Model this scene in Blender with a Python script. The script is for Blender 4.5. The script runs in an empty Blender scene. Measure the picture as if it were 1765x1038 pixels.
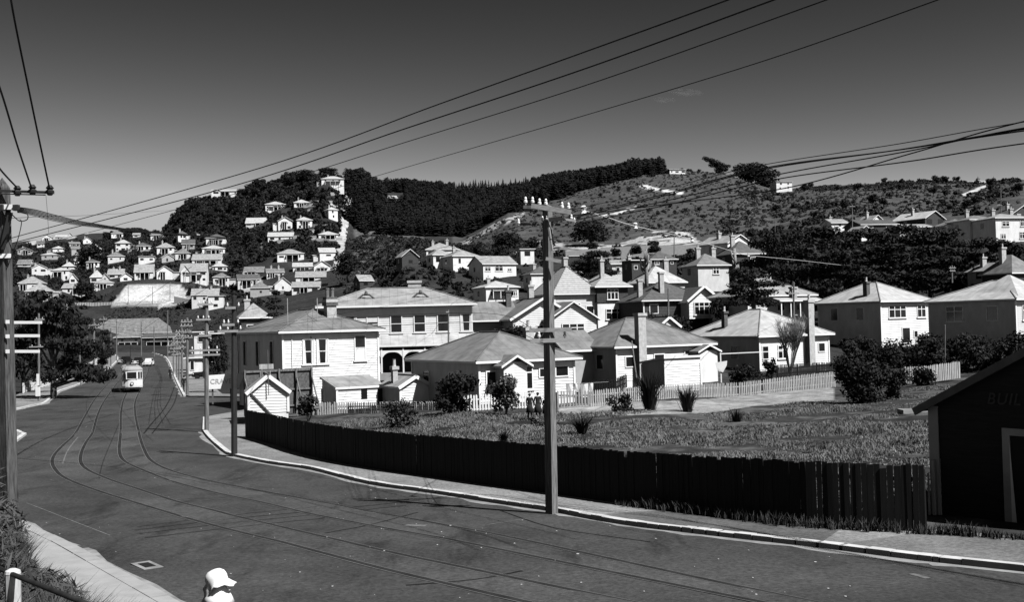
import bpy, math, random
import numpy as np
from mathutils import Vector, Matrix
R = math.radians
rnd = random.Random(11)
npr = np.random.default_rng(7)
scene = bpy.context.scene
col = scene.collection

# ------------------------------------------------------------------ camera
F = 1900.0                       # focal length in photo pixels (1765 wide)
PITCH, ROLL = math.atan(44 / F), math.atan(.025)
cr, sr, ct, st = math.cos(ROLL), math.sin(ROLL), math.cos(PITCH), math.sin(PITCH)

def P(px, py, D):
    """point on the sight line of photo pixel (px, py) at world depth D"""
    x, y = (px - 882.5) / F, -(py - 519) / F
    xs, ys = x * cr + y * sr, -x * sr + y * cr
    s = D / (ct - ys * st)
    return Vector((xs * s, D, (st + ys * ct) * s))

def proj(x, y, z):
    d = y * ct + z * st
    xs, ys = x / d, (-y * st + z * ct) / d
    return 882.5 + F * (xs * cr - ys * sr), 519 - F * (xs * sr + ys * cr)

cam = bpy.data.cameras.new('camera')
cam.sensor_width = 36
cam.lens = 36 * F / 1765
cam.clip_start, cam.clip_end = .2, 8000
camo = bpy.data.objects.new('camera', cam)
col.objects.link(camo)
R0, U0, F0 = Vector((1, 0, 0)), Vector((0, -st, ct)), Vector((0, ct, st))
Rc, Uc = cr * R0 - sr * U0, sr * R0 + cr * U0
camo.matrix_world = Matrix(((Rc.x, Uc.x, -F0.x, 0), (Rc.y, Uc.y, -F0.y, 0), (Rc.z, Uc.z, -F0.z, 0), (0, 0, 0, 1)))
scene.camera = camo

# ------------------------------------------------------------------ light
SUN_EL = R(51)
SKYK = .062
SX, SY = .78, -.62
SDIR = Vector((SX * math.cos(SUN_EL), SY * math.cos(SUN_EL), math.sin(SUN_EL)))
sun = bpy.data.lights.new('sun', 'SUN')
sun.energy, sun.angle, sun.color = 5.0, R(.5), (1, 1, 1)
suno = bpy.data.objects.new('sun', sun)
suno.rotation_euler = SDIR.to_track_quat('Z', 'Y').to_euler()
col.objects.link(suno)
world = bpy.data.worlds.new('World')
scene.world = world
world.use_nodes = True
nt = world.node_tree
sky = nt.nodes.new('ShaderNodeTexSky')
sky.sky_type = 'NISHITA'
sky.sun_disc = False
sky.sun_elevation = SUN_EL
sky.sun_rotation = math.atan2(SX, SY)
sky.air_density, sky.dust_density, sky.ozone_density = 1.0, .4, 1.0
sep = nt.nodes.new('ShaderNodeSeparateColor')         # black and white film behind a red filter
nt.links.new(sky.outputs[0], sep.inputs[0])
bg = nt.nodes['Background']
flm = nt.nodes.new('ShaderNodeMath'); flm.operation = 'POWER'; flm.inputs[1].default_value = 3.2
scl = nt.nodes.new('ShaderNodeMath'); scl.operation = 'MULTIPLY'; scl.inputs[1].default_value = SKYK
nt.links.new(sep.outputs[0], flm.inputs[0]); nt.links.new(flm.outputs[0], scl.inputs[0])
clp = nt.nodes.new('ShaderNodeMath'); clp.operation = 'MINIMUM'; clp.inputs[1].default_value = 5.5
nt.links.new(scl.outputs[0], clp.inputs[0])
nt.links.new(clp.outputs[0], bg.inputs[0])
bg.inputs[1].default_value = .06
scene.view_settings.view_transform = 'Standard'
scene.view_settings.look = 'None'
scene.view_settings.exposure = .55
scene.view_settings.gamma = 1
scene.cycles.max_bounces = 5
scene.cycles.diffuse_bounces = 0
scene.cycles.transparent_max_bounces = 4

# ------------------------------------------------------------------ materials
MATS = {}
def mat(name, base, rough=.85, var=.25, scale=2.0, bump=0.0, stretch=(1, 1, 1), kind=None, spec=.25, detail=5, coord='Object'):
    if name in MATS: return MATS[name]
    m = bpy.data.materials.new(name)
    m.use_nodes = True
    t = m.node_tree
    b = t.nodes['Principled BSDF']
    b.inputs['Roughness'].default_value = rough
    b.inputs['Specular IOR Level'].default_value = spec
    tc = t.nodes.new('ShaderNodeTexCoord')
    mp = t.nodes.new('ShaderNodeMapping')
    mp.inputs['Scale'].default_value = stretch
    t.links.new(tc.outputs[coord], mp.inputs[0])
    nz = t.nodes.new('ShaderNodeTexNoise')
    nz.inputs['Scale'].default_value = scale
    nz.inputs['Detail'].default_value = detail
    nz.inputs['Roughness'].default_value = .65
    t.links.new(mp.outputs[0], nz.inputs['Vector'])
    rp = t.nodes.new('ShaderNodeMapRange')
    rp.inputs['From Min'].default_value, rp.inputs['From Max'].default_value = .3, .7
    rp.inputs['To Min'].default_value, rp.inputs['To Max'].default_value = base * (1 - var), min(.92, base * (1 + var))
    t.links.new(nz.outputs[0], rp.inputs[0])
    val = rp.outputs[0]
    if kind:                              # sheet joints or tile courses from the face's own uv (metres)
        uv = t.nodes.new('ShaderNodeUVMap')
        sx = t.nodes.new('ShaderNodeSeparateXYZ')
        t.links.new(uv.outputs[0], sx.inputs[0])
        def lines(sock, pitch, width):
            a = t.nodes.new('ShaderNodeMath'); a.operation = 'MULTIPLY'; a.inputs[1].default_value = 1 / pitch
            t.links.new(sock, a.inputs[0])
            f = t.nodes.new('ShaderNodeMath'); f.operation = 'FRACT'; t.links.new(a.outputs[0], f.inputs[0])
            l = t.nodes.new('ShaderNodeMath'); l.operation = 'LESS_THAN'; l.inputs[1].default_value = width
            t.links.new(f.outputs[0], l.inputs[0])
            return l.outputs[0], f.outputs[0]
        if kind == 'iron':
            a, _ = lines(sx.outputs[0], .8, .07); c, _ = lines(sx.outputs[1], 2.6, .03)
            mx = t.nodes.new('ShaderNodeMath'); mx.operation = 'MAXIMUM'
            t.links.new(a, mx.inputs[0]); t.links.new(c, mx.inputs[1])
            k = .22
        else:
            a, fr = lines(sx.outputs[1], .42, .3)
            mx = t.nodes.new('ShaderNodeMath'); mx.operation = 'MULTIPLY'; mx.inputs[1].default_value = 1
            t.links.new(a, mx.inputs[0])
            k = .55
        m1 = t.nodes.new('ShaderNodeMath'); m1.operation = 'MULTIPLY'; m1.inputs[1].default_value = -k
        t.links.new(mx.outputs[0], m1.inputs[0])
        m2 = t.nodes.new('ShaderNodeMath'); m2.operation = 'ADD'; m2.inputs[1].default_value = 1
        t.links.new(m1.outputs[0], m2.inputs[0])
        m3 = t.nodes.new('ShaderNodeMath'); m3.operation = 'MULTIPLY'
        t.links.new(val, m3.inputs[0]); t.links.new(m2.outputs[0], m3.inputs[1])
        val = m3.outputs[0]
    t.links.new(val, b.inputs['Base Color'])
    if bump:
        bp = t.nodes.new('ShaderNodeBump')
        bp.inputs['Strength'].default_value = bump
        bp.inputs['Distance'].default_value = .05
        t.links.new(nz.outputs[0], bp.inputs['Height'])
        t.links.new(bp.outputs[0], b.inputs['Normal'])
    MATS[name] = m
    return m

WHITE = mat('white_paint', .72, .6, .16, .9, stretch=(1, 1, .5))
CREAM = mat('cream_paint', .58, .65, .14, 1.2, stretch=(1, 1, .5))
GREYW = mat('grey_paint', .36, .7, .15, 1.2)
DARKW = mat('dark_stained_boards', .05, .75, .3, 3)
TRIM = mat('trim_paint', .82, .5, .05, 3)
IRON = mat('corrugated_iron', .27, .55, .32, .9, kind='iron', stretch=(1, 1, 1))
IRONL = mat('pale_corrugated_iron', .39, .55, .26, .9, kind='iron')
IRONM = mat('weathered_corrugated_iron', .165, .6, .35, .9, kind='iron')
IROND = mat('dark_corrugated_iron', .09, .6, .3, .9, kind='iron')
TILE = mat('ridged_roof_tiles', .36, .8, .2, 2.5, kind='tile')
SLATE = mat('dark_roof_tiles', .10, .7, .3, 3, kind='tile')
GLASS = mat('dark_window_glass', .012, .12, .3, 2, spec=.5)
CURT = mat('curtain_cloth', .7, .9, .1, 6)
BRICK = mat('plastered_chimney', .42, .9, .25, 3, bump=.2)
BRICKD = mat('sooty_brick', .10, .9, .4, 5, bump=.2)
POT = mat('clay_pot', .45, .8, .2, 4)
POLEW = mat('weathered_pole_timber', .15, .85, .7, 6, bump=.5, stretch=(4, 4, .25))
ARMW = mat('pale_crossarm_timber', .30, .8, .3, 6, stretch=(1, 6, 6))
POLED = mat('dark_iron_pole', .03, .5, .2, 4)
INS = mat('white_porcelain', .72, .2, .02, 4, spec=.5)
WIRE = mat('black_cable', .008, .6, .1, 3)
WIREL = mat('bright_steel_wire', .5, .35, .1, 3)
FENCED = mat('tarred_fence_boards', .009, .85, .6, 2.5, stretch=(6, 6, .4))
FENCEL = mat('grey_picket_timber', .36, .85, .35, 3, stretch=(3, 3, .4))
FENCEW = mat('white_fence_paint', .7, .7, .12, 3)
LEAF = mat('dark_foliage', .013, .7, .55, .8, spec=.2)
LEAF2 = mat('olive_foliage', .032, .7, .5, .8, spec=.25)
LEAF3 = mat('dry_pale_foliage', .14, .8, .5, .9, spec=.2)
PINE = mat('pine_needles', .010, .8, .5, .12, spec=.1)
BARK = mat('tree_bark', .10, .9, .4, 5, bump=.4, stretch=(2, 2, .4))
BARKL = mat('pale_lopped_bark', .22, .9, .4, 5, bump=.4)
GRASSM = mat('dry_grass_blades', .15, .8, .75, .8, spec=.2)
HEDGEG = mat('bank_grass_blades', .06, .7, .5, 1.3, spec=.3)
BLACK = mat('black_rubber', .012, .8, .2, 5)
TRAMW = mat('cream_tram_enamel', .68, .35, .06, 2, spec=.5)
TRAMG = mat('grey_tram_roof', .30, .6, .15, 2)
CARB = mat('black_car_enamel', .012, .15, .1, 2, spec=.6)
CARW = mat('pale_car_enamel', .6, .25, .05, 2, spec=.5)
CHROME = mat('bright_metal', .75, .2, .05, 2, spec=.8)
SKIN = mat('skin', .4, .6, .06, 6)
HAIR = mat('dark_hair', .02, .6, .3, 20)
CLOTHD = mat('dark_cloth', .02, .9, .3, 10)
CLOTHM = mat('grey_cloth', .12, .9, .25, 10)
CLOTHW = mat('white_cloth', .78, .8, .06, 6)
CONC = mat('concrete', .30, .85, .14, 1.6, bump=.08)
PIPE = mat('dark_pipe_rail', .022, .45, .4, 8)

# ------------------------------------------------------------------ mesh builder
class MB:
    def __init__(s):
        s.v, s.f, s.m = [], [], []
    def poly(s, pts, mi=0):
        n = len(s.v)
        s.v += [tuple(p) for p in pts]
        s.f.append(tuple(range(n, n + len(pts)))); s.m.append(mi)
    def box(s, c, d, rz=0, mi=0, M=None):
        n = len(s.v)
        hx, hy, hz = d[0] / 2, d[1] / 2, d[2] / 2
        ca, sa = math.cos(rz), math.sin(rz)
        for x, y, z in ((-1, -1, -1), (1, -1, -1), (1, 1, -1), (-1, 1, -1), (-1, -1, 1), (1, -1, 1), (1, 1, 1), (-1, 1, 1)):
            q = Vector((x * hx, y * hy, z * hz))
            if M is not None: q = M @ q
            s.v.append((c[0] + q.x * ca - q.y * sa, c[1] + q.x * sa + q.y * ca, c[2] + q.z))
        for f in ((0, 3, 2, 1), (4, 5, 6, 7), (0, 1, 5, 4), (1, 2, 6, 5), (2, 3, 7, 6), (3, 0, 4, 7)):
            s.f.append(tuple(n + i for i in f)); s.m.append(mi)
        return s
    def b2(s, a, b, mi=0):           # box from two corners
        return s.box([(a[i] + b[i]) / 2 for i in range(3)], [abs(b[i] - a[i]) for i in range(3)], 0, mi)
    def beam(s, a, b, t, u=None, mi=0):   # square bar between two points
        a, b = Vector(a), Vector(b)
        d = b - a
        q = d.to_track_quat('X', 'Z').to_matrix()
        tu = u if u else t
        c = (a + b) / 2
        s.box(c, (d.length, t, tu), 0, mi, q)
        return s
    def tube(s, pts, r, n=6, mi=0, caps=True):
        pts = [Vector(p) for p in pts]
        k0 = len(s.v)
        up = Vector((.13, .21, .97))
        for i, p in enumerate(pts):
            d = (pts[min(i + 1, len(pts) - 1)] - pts[max(i - 1, 0)]).normalized()
            a = d.cross(up)
            if a.length < .05: a = d.cross(Vector((1, .1, 0)))
            a.normalize(); b = d.cross(a)
            rr = r[i] if isinstance(r, (list, tuple)) else r
            for k in range(n):
                w = 2 * math.pi * k / n
                q = p + (a * math.cos(w) + b * math.sin(w)) * rr
                s.v.append(tuple(q))
        for i in range(len(pts) - 1):
            for k in range(n):
                s.f.append((k0 + i * n + k, k0 + i * n + (k + 1) % n, k0 + (i + 1) * n + (k + 1) % n, k0 + (i + 1) * n + k)); s.m.append(mi)
        if caps:
            s.f.append(tuple(k0 + k for k in range(n))[::-1]); s.m.append(mi)
            s.f.append(tuple(k0 + (len(pts) - 1) * n + k for k in range(n))); s.m.append(mi)
        return s
    def lathe(s, prof, n=10, c=(0, 0, 0), mi=0):
        return s.tube_lathe(prof, n, c, mi)
    def tube_lathe(s, prof, n, c, mi):
        k0 = len(s.v)
        for r_, z in prof:
            for k in range(n):
                w = 2 * math.pi * k / n
                s.v.append((c[0] + r_ * math.cos(w), c[1] + r_ * math.sin(w), c[2] + z))
        for i in range(len(prof) - 1):
            for k in range(n):
                s.f.append((k0 + i * n + k, k0 + i * n + (k + 1) % n, k0 + (i + 1) * n + (k + 1) % n, k0 + (i + 1) * n + k)); s.m.append(mi)
        s.f.append(tuple(k0 + k for k in range(n))[::-1]); s.m.append(mi)
        s.f.append(tuple(k0 + (len(prof) - 1) * n + k for k in range(n))); s.m.append(mi)
        return s
    def build(s, name, mats, parent=None, smooth=False, uv=False, loc=None, rz=None):
        me = bpy.data.meshes.new(name)
        me.from_pydata(s.v, [], s.f)
        if not isinstance(mats, (list, tuple)): mats = [mats]
        for m in mats: me.materials.append(m)
        if len(mats) > 1: me.polygons.foreach_set('material_index', s.m)
        if smooth: me.polygons.foreach_set('use_smooth', [True] * len(me.polygons))
        if uv:
            ul = me.uv_layers.new(name='uv')
            for p in me.polygons:
                nn = p.normal
                e = Vector((0, 0, 1)).cross(nn)
                if e.length < .01: e = Vector((1, 0, 0))
                e.normalize()
                g = nn.cross(e)
                for li in p.loop_indices:
                    q = me.vertices[me.loops[li].vertex_index].co
                    ul.data[li].uv = (q.dot(e), q.dot(g))
        me.update()
        o = bpy.data.objects.new(name, me)
        col.objects.link(o)
        if parent: o.parent = parent
        if loc is not None: o.location = loc
        if rz is not None: o.rotation_euler = (0, 0, rz)
        return o

def np_obj(name, V, faces, mats, parent=None, mi=None, smooth=False):
    """fast mesh from a numpy vertex array and an (n,k) face array"""
    me = bpy.data.meshes.new(name)
    n, k = faces.shape
    me.vertices.add(len(V)); me.vertices.foreach_set('co', np.ascontiguousarray(V, dtype=np.float32).ravel())
    me.loops.add(n * k); me.loops.foreach_set('vertex_index', faces.astype(np.int32).ravel())
    me.polygons.add(n)
    me.polygons.foreach_set('loop_start', np.arange(0, n * k, k, dtype=np.int32))
    me.polygons.foreach_set('loop_total', np.full(n, k, dtype=np.int32))
    for m in (mats if isinstance(mats, (list, tuple)) else [mats]): me.materials.append(m)
    if mi is not None: me.polygons.foreach_set('material_index', mi.astype(np.int32))
    if smooth: me.polygons.foreach_set('use_smooth', np.ones(n, dtype=bool))
    me.update(calc_edges=True)
    o = bpy.data.objects.new(name, me)
    col.objects.link(o)
    if parent: o.parent = parent
    return o

def tag(o, label=None, cat=None, group=None, kind=None):
    if label: o['label'] = label
    if cat: o['category'] = cat
    if group: o['group'] = group
    if kind: o['kind'] = kind
    return o

def thing(name, label, cat, loc=(0, 0, 0), rz=0, group=None):
    o = bpy.data.objects.new(name, None)
    o.empty_display_size = .3
    o.location = loc; o.rotation_euler = (0, 0, rz)
    col.objects.link(o)
    return tag(o, label, cat, group)

def copy_tree(o, parent=None):
    c = o.copy(); col.objects.link(c)
    c.parent = parent
    for ch in o.children: copy_tree(ch, c)
    return c

def catmull(pts, n=6):
    pts = [Vector(p) for p in pts]
    out = []
    for i in range(len(pts) - 1):
        p0, p1, p2, p3 = pts[max(i - 1, 0)], pts[i], pts[i + 1], pts[min(i + 2, len(pts) - 1)]
        for k in range(n):
            t = k / n
            out.append(.5 * ((2 * p1) + (p2 - p0) * t + (2 * p0 - 5 * p1 + 4 * p2 - p3) * t * t + (3 * p1 - p0 - 3 * p2 + p3) * t ** 3))
    out.append(pts[-1])
    return out
# ------------------------------------------------------------------ road level and terrain
HT = np.array([[-40, 3.9], [0, 3.9], [10, 4.3], [16, 4.9], [20, 5.1], [28, 5.3], [34, 5.6], [45, 5.9], [60, 6.15], [73, 6.35], [100, 6.5], [135, 6.6],
               [180, 6.6], [220, 6.45], [260, 6.0], [320, 5.2], [375, 4.4], [450, 4.0]])
def h(D): return float(np.interp(D, HT[:, 0], HT[:, 1]))
def road_pt(px, py, dz=0.0, lo=8, hi=440):
    """the point of the road surface (raised by dz) that photo pixel (px, py) looks at"""
    f = lambda D: P(px, py, D).z + h(D) - dz
    a, b = lo, hi
    if f(b) > 0: return P(px, py, b)
    for _ in range(50):
        m = (a + b) / 2
        if f(m) > 0: a = m
        else: b = m
    return P(px, py, a)

COLS = {     # photo column: (depth, image row of the ground there)
 -300: (180, [(250, 600), (350, 545), (450, 505), (600, 470), (800, 445), (1000, 432), (1150, 428), (1400, 450)]),
 0: (170, [(200, 640), (250, 608), (350, 545), (450, 500), (600, 465), (800, 440), (1000, 426), (1150, 421), (1400, 445)]),
 100: (190, [(250, 630), (300, 600), (350, 560), (420, 524), (470, 508), (520, 492), (650, 460), (800, 438), (1000, 418), (1150, 408), (1400, 430)]),
 140: (330, [(390, 598), (420, 570), (440, 548), (475, 527), (495, 506), (520, 492), (650, 458), (800, 434), (1000, 412), (1100, 404), (1400, 425)]),
 205: (380, [(420, 590), (440, 560), (470, 527), (481, 489), (490, 488), (520, 483), (620, 455), (700, 433), (800, 416), (1000, 404), (1100, 400), (1400, 420)]),
 270: (380, [(420, 590), (440, 560), (470, 527), (480, 488), (490, 485), (560, 458), (620, 441), (700, 425), (800, 408), (900, 401), (1100, 400), (1400, 420)]),
 330: (360, [(400, 596), (430, 575), (455, 530), (465, 512), (480, 488), (520, 480), (560, 456), (620, 425), (680, 385), (740, 350), (780, 340), (1000, 420)]),
 400: (200, [(260, 622), (350, 590), (430, 548), (460, 518), (500, 500), (540, 478), (600, 440), (660, 395), (720, 350), (760, 334), (1000, 420)]),
 480: (100, [(135, 665), (200, 638), (300, 590), (380, 545), (430, 518), (470, 502), (520, 468), (580, 430), (640, 377), (700, 327), (730, 309), (900, 400)]),
 570: (66, [(80, 715), (135, 668), (200, 622), (300, 572), (400, 522), (450, 492), (500, 466), (560, 440), (600, 405), (640, 350), (670, 320), (690, 306), (720, 301), (800, 340), (1000, 360)]),
 630: (60, [(80, 712), (135, 665), (200, 612), (300, 560), (400, 510), (450, 486), (500, 462), (600, 420), (650, 398), (690, 366), (740, 318), (770, 311), (820, 330), (900, 325), (1200, 400)]),
 700: (54, [(78, 705), (130, 655), (200, 592), (260, 530), (320, 460), (360, 450), (450, 426), (500, 412), (650, 405), (750, 380), (900, 325), (950, 319), (1200, 400)]),
 800: (46, [(76, 702), (150, 640), (200, 585), (260, 525), (310, 469), (350, 456), (500, 430), (600, 416), (650, 408), (800, 370), (950, 328), (1000, 324), (1300, 400)]),
 880: (42, [(75, 703), (150, 635), (200, 572), (250, 520), (290, 482), (330, 456), (420, 440), (500, 415), (550, 383), (590, 367), (630, 374), (800, 372), (950, 328), (1000, 320), (1300, 400)]),
 960: (39, [(75, 704), (110, 672), (150, 628), (190, 585), (230, 538), (270, 498), (300, 472), (340, 448), (400, 427), (450, 420), (500, 405), (600, 370), (680, 336), (710, 334), (780, 352), (950, 312), (980, 308), (1300, 400)]),
 1050: (36, [(74, 700), (110, 662), (150, 608), (190, 562), (230, 522), (270, 492), (310, 462), (350, 444), (400, 430), (430, 416), (480, 400), (560, 370), (640, 336), (720, 313), (750, 313), (800, 322), (950, 299), (980, 298), (1300, 400)]),
 1100: (35, [(76, 694), (110, 655), (150, 600), (190, 552), (230, 512), (270, 486), (310, 462), (350, 442), (400, 424), (480, 398), (560, 368), (640, 333), (720, 306), (780, 293), (820, 294), (900, 302), (970, 293), (1300, 400)]),
 1150: (34, [(78, 690), (110, 648), (150, 594), (190, 545), (230, 505), (270, 482), (310, 460), (350, 440), (400, 420), (480, 395), (560, 365), (640, 331), (720, 306), (780, 291), (810, 288), (1000, 345)]),
 1250: (33, [(84, 686), (110, 642), (150, 580), (190, 530), (210, 488), (260, 464), (330, 440), (400, 415), (480, 390), (560, 360), (640, 331), (720, 309), (770, 299), (800, 298), (1000, 345)]),
 1340: (32, [(86, 680), (110, 640), (150, 572), (190, 522), (230, 490), (280, 460), (350, 430), (450, 395), (550, 365), (650, 341), (720, 329), (760, 325), (780, 325), (1000, 355)]),
 1450: (31, [(92, 667), (120, 618), (150, 570), (200, 508), (230, 470), (260, 430), (290, 402), (330, 390), (400, 376), (500, 355), (600, 336), (700, 322), (750, 319), (1000, 355)]),
 1600: (30, [(86, 662), (110, 625), (125, 602), (150, 572), (190, 520), (230, 452), (260, 406), (300, 396), (400, 375), (500, 350), (600, 325), (700, 314), (750, 312), (1000, 345)]),
 1700: (29, [(86, 656), (112, 604), (150, 552), (190, 480), (215, 430), (240, 410), (300, 391), (400, 360), (550, 327), (650, 317), (700, 315), (1000, 345)]),
 1765: (28, [(86, 652), (112, 600), (150, 546), (190, 470), (215, 430), (240, 408), (300, 381), (400, 345), (550, 312), (650, 308), (1000, 335)]),
 2150: (26, [(86, 640), (112, 590), (150, 530), (190, 460), (215, 420), (240, 395), (300, 365), (400, 330), (550, 300), (650, 296), (1000, 330)]),
}
LD = np.linspace(math.log(2), math.log(2600), 520)
DD = np.exp(LD)
cx = np.array(sorted(COLS))
TAB = []
for c in cx:
    d0, pr = COLS[c]
    ds = [d for d in HT[:, 0] if d < d0 - 2] + [d0]
    zs = [-h(d) for d in ds]
    for D, py in pr:
        ds.append(D); zs.append(P(c, py, D).z)
    ds.append(2600); zs.append(P(c, 560, 1600).z - 20)
    z = np.interp(DD, ds, zs)
    k = np.array([1, 2, 3, 2, 1.]); k /= k.sum()
    zp = np.concatenate([[z[0]] * 2, z, [z[-1]] * 2])
    TAB.append(np.convolve(zp, k, 'valid'))
TAB = np.array(TAB)
def hash2(x, y):
    s = np.sin(x * 12.9898 + y * 78.233) * 43758.5453
    return s - np.floor(s)
def vnoise(x, y):
    xi, yi = np.floor(x), np.floor(y)
    fx, fy = x - xi, y - yi
    fx, fy = fx * fx * (3 - 2 * fx), fy * fy * (3 - 2 * fy)
    a, b, c, d = hash2(xi, yi), hash2(xi + 1, yi), hash2(xi, yi + 1), hash2(xi + 1, yi + 1)
    return (a * (1 - fx) + b * fx) * (1 - fy) + (c * (1 - fx) + d * fx) * fy
def fbm(x, y, o=4):
    s, a, t = 0, .5, 0
    for i in range(o):
        s = s + a * vnoise(x * 2 ** i + 31.7 * i, y * 2 ** i + 17.3 * i); t += a; a *= .5
    return s / t
def sstep(a, b, x):
    t = np.clip((x - a) / (b - a), 0, 1)
    return t * t * (3 - 2 * t)

# kerb lines, from the photo to the road surface
KR = [road_pt(*p) for p in ((1765, 987), (1581, 967), (1408, 945), (1265, 929), (1173, 918), (1098, 909), (1018, 896), (940, 881), (850, 868), (750, 852), (638, 836), (538, 811), (463, 800), (402, 787), (385, 780), (359, 757), (349, 744))]
d_ = (KR[0] - KR[1]).normalized()
KR = [KR[0] + d_ * 30, KR[0] + d_ * 12] + KR
KR = catmull(KR, 4)
KRC = KR + [road_pt(350, 722)]
KR2 = catmull([road_pt(*p) for p in ((316, 684), (303, 657), (295, 636), (289, 622), (280, 614), (262, 608.5))], 5)
KL = [road_pt(290, 1038), road_pt(60, 915)]
d_ = (KL[0] - KL[1]).normalized()
KL = [KL[0] + d_ * 14, KL[0], KL[1], KL[1] - d_ * 12, KL[1] - d_ * 24]
KL2 = catmull([road_pt(*p) for p in ((-60, 716), (0, 711), (28, 707), (55, 701), (78, 696), (90, 686), (104, 675), (140, 662), (180, 641), (200, 625), (203, 616), (192, 609), (170, 606))], 4)
KLc = [road_pt(*p) for p in ((-80, 775), (0, 769), (30, 762), (46, 750), (30, 744), (0, 742), (-60, 740))]
_kl = [(p.y, p.x) for p in KL]
def left_edge(y): return np.interp(y, [a for a, b in _kl], [b for a, b in _kl])
FENCE = [None]
def fence_pt(px, py, hh=1.6): return road_pt(px, py, hh + .12)
FL = [fence_pt(*p) for p in ((1592, 801.5), (1388, 796), (1300, 791.5), (1180, 784), (1050, 776), (940, 767), (850, 760), (756, 752), (610, 739), (527, 727), (470, 715), (423, 706.5))]
FENCE = catmull(FL, 4)

def in_poly(x, y, poly):
    px = np.array([p[0] for p in poly]); py = np.array([p[1] for p in poly])
    ins = np.zeros(np.shape(x), bool)
    j = len(poly) - 1
    for i in range(len(poly)):
        c = ((py[i] > y) != (py[j] > y)) & (x < (px[j] - px[i]) * (y - py[i]) / (py[j] - py[i] + 1e-12) + px[i])
        ins ^= c
        j = i
    return ins

fd = (FENCE[0] - FENCE[4]).normalized()
SIDE_R = [road_pt(350, 722), road_pt(421, 709), Vector((-22.5, 93, 0)), Vector((-25.6, 101.5, 0)), Vector((-8, 112, 0)), Vector((-10, 119, 0)), road_pt(420, 686), road_pt(316, 684)]
LSTREET = [KLc[3], KLc[6], Vector((-90, 74, 0)), Vector((-90, 100, 0)), KL2[0], KL2[8]]
_spine = [(p.x, p.y) for p in KL] + [(-34, 60), (KLc[3].x, KLc[3].y)] + [(p.x, p.y) for p in KL2]
ROADPOLY = [(p.x, p.y) for p in KL[:4]] + [(-24, 46), (-33, 55), (-42, 62), (KLc[0].x, KLc[0].y), (KLc[1].x, KLc[1].y), (KLc[2].x, KLc[2].y), (KLc[3].x, KLc[3].y), (KLc[4].x, KLc[4].y), (KLc[5].x, KLc[5].y), (KLc[6].x, KLc[6].y), (-90, 76), (-90, 98)] + [(p.x, p.y) for p in KL2] + [(p.x, p.y) for p in KR2[::-1]] + [(p.x, p.y) for p in SIDE_R[::-1]] + [(p.x, p.y) for p in KR[::-1]]
FPPOLY = [(p.x, p.y) for p in KR] + [(p.x, p.y) for p in [SIDE_R[0], SIDE_R[1]]] + [(p.x, p.y) for p in FENCE[::-1]] + [(p.x, p.y) for p in [FENCE[0] + fd * 8, FENCE[0] + fd * 22, KR[0]]]

def ground_z(x, y, cut=False):
    x = np.asarray(x, float); y = np.asarray(y, float)
    yy = np.maximum(y, 2.0)
    c = np.clip(882.5 + F * x / yy, cx[0], cx[-1])
    i = np.clip(np.searchsorted(cx, c) - 1, 0, len(cx) - 2)
    t = (c - cx[i]) / (cx[i + 1] - cx[i])
    u = np.clip((np.log(yy) - LD[0]) / (LD[1] - LD[0]), 0, len(LD) - 1.001)
    k = u.astype(int); w = u - k
    z = (TAB[i, k] * (1 - w) + TAB[i, k + 1] * w) * (1 - t) + (TAB[i + 1, k] * (1 - w) + TAB[i + 1, k + 1] * w) * t
    far = sstep(120, 420, y)
    z = z + far * (fbm(x / 38, y / 38) - .5) * 3.0 + sstep(34, 60, y) * (1 - far) * (fbm(x / 5, y / 5, 3) - .5) * .22
    d = (left_edge(y) - x) * .82 - 1.75                   # bank on the left of the near footpath
    z = z + np.where(y < 46, np.clip(d * .42, 0, 2.3) * (1 - sstep(32, 42, y)), 0)
    if cut:
        bp = (in_poly(x, y, ROADPOLY) | in_poly(x, y, FPPOLY)) & (y < 372)
        z = z - .45 * bp
    return z
def gz(x, y): return float(ground_z(np.array([x]), np.array([y]))[0])
def on_ground(px, py, D0=70, D1=1500):
    """first point where the sight line of a photo pixel meets the terrain beyond depth D0"""
    D = np.exp(np.linspace(math.log(D0), math.log(D1), 900))
    a, b = P(px, py, D0), P(px, py, D1)
    t = (D - D0) / (D1 - D0)
    x, z = a.x + (b.x - a.x) * t, a.z + (b.z - a.z) * t
    g = ground_z(x, D)
    hit = np.nonzero(g >= z)[0]
    if len(hit) == 0: return None
    k = hit[0]
    return Vector((x[k], D[k], g[k]))

# terrain sheet -----------------------------------------------------------------
ax = np.concatenate([np.arange(-1500, -120, 40), np.arange(-120, 1890, 5.0), np.arange(1890, 3400, 40)])
dd = np.concatenate([np.exp(np.linspace(math.log(2), math.log(30), 60))[:-1], np.exp(np.linspace(math.log(30), math.log(125), 200))[:-1], np.exp(np.linspace(math.log(125), math.log(2600), 330))])
A, Dm = np.meshgrid(ax, dd)
X = (A - 882.5) / F * Dm
Zt = ground_z(X, Dm, cut=True)
V = np.stack([X, Dm, Zt], -1).reshape(-1, 3)
nr, nc = Dm.shape
ii = np.arange((nr - 1) * nc).reshape(nr - 1, nc)[:, :-1].ravel()
FA = np.stack([ii, ii + 1, ii + nc + 1, ii + nc], -1)

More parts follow.
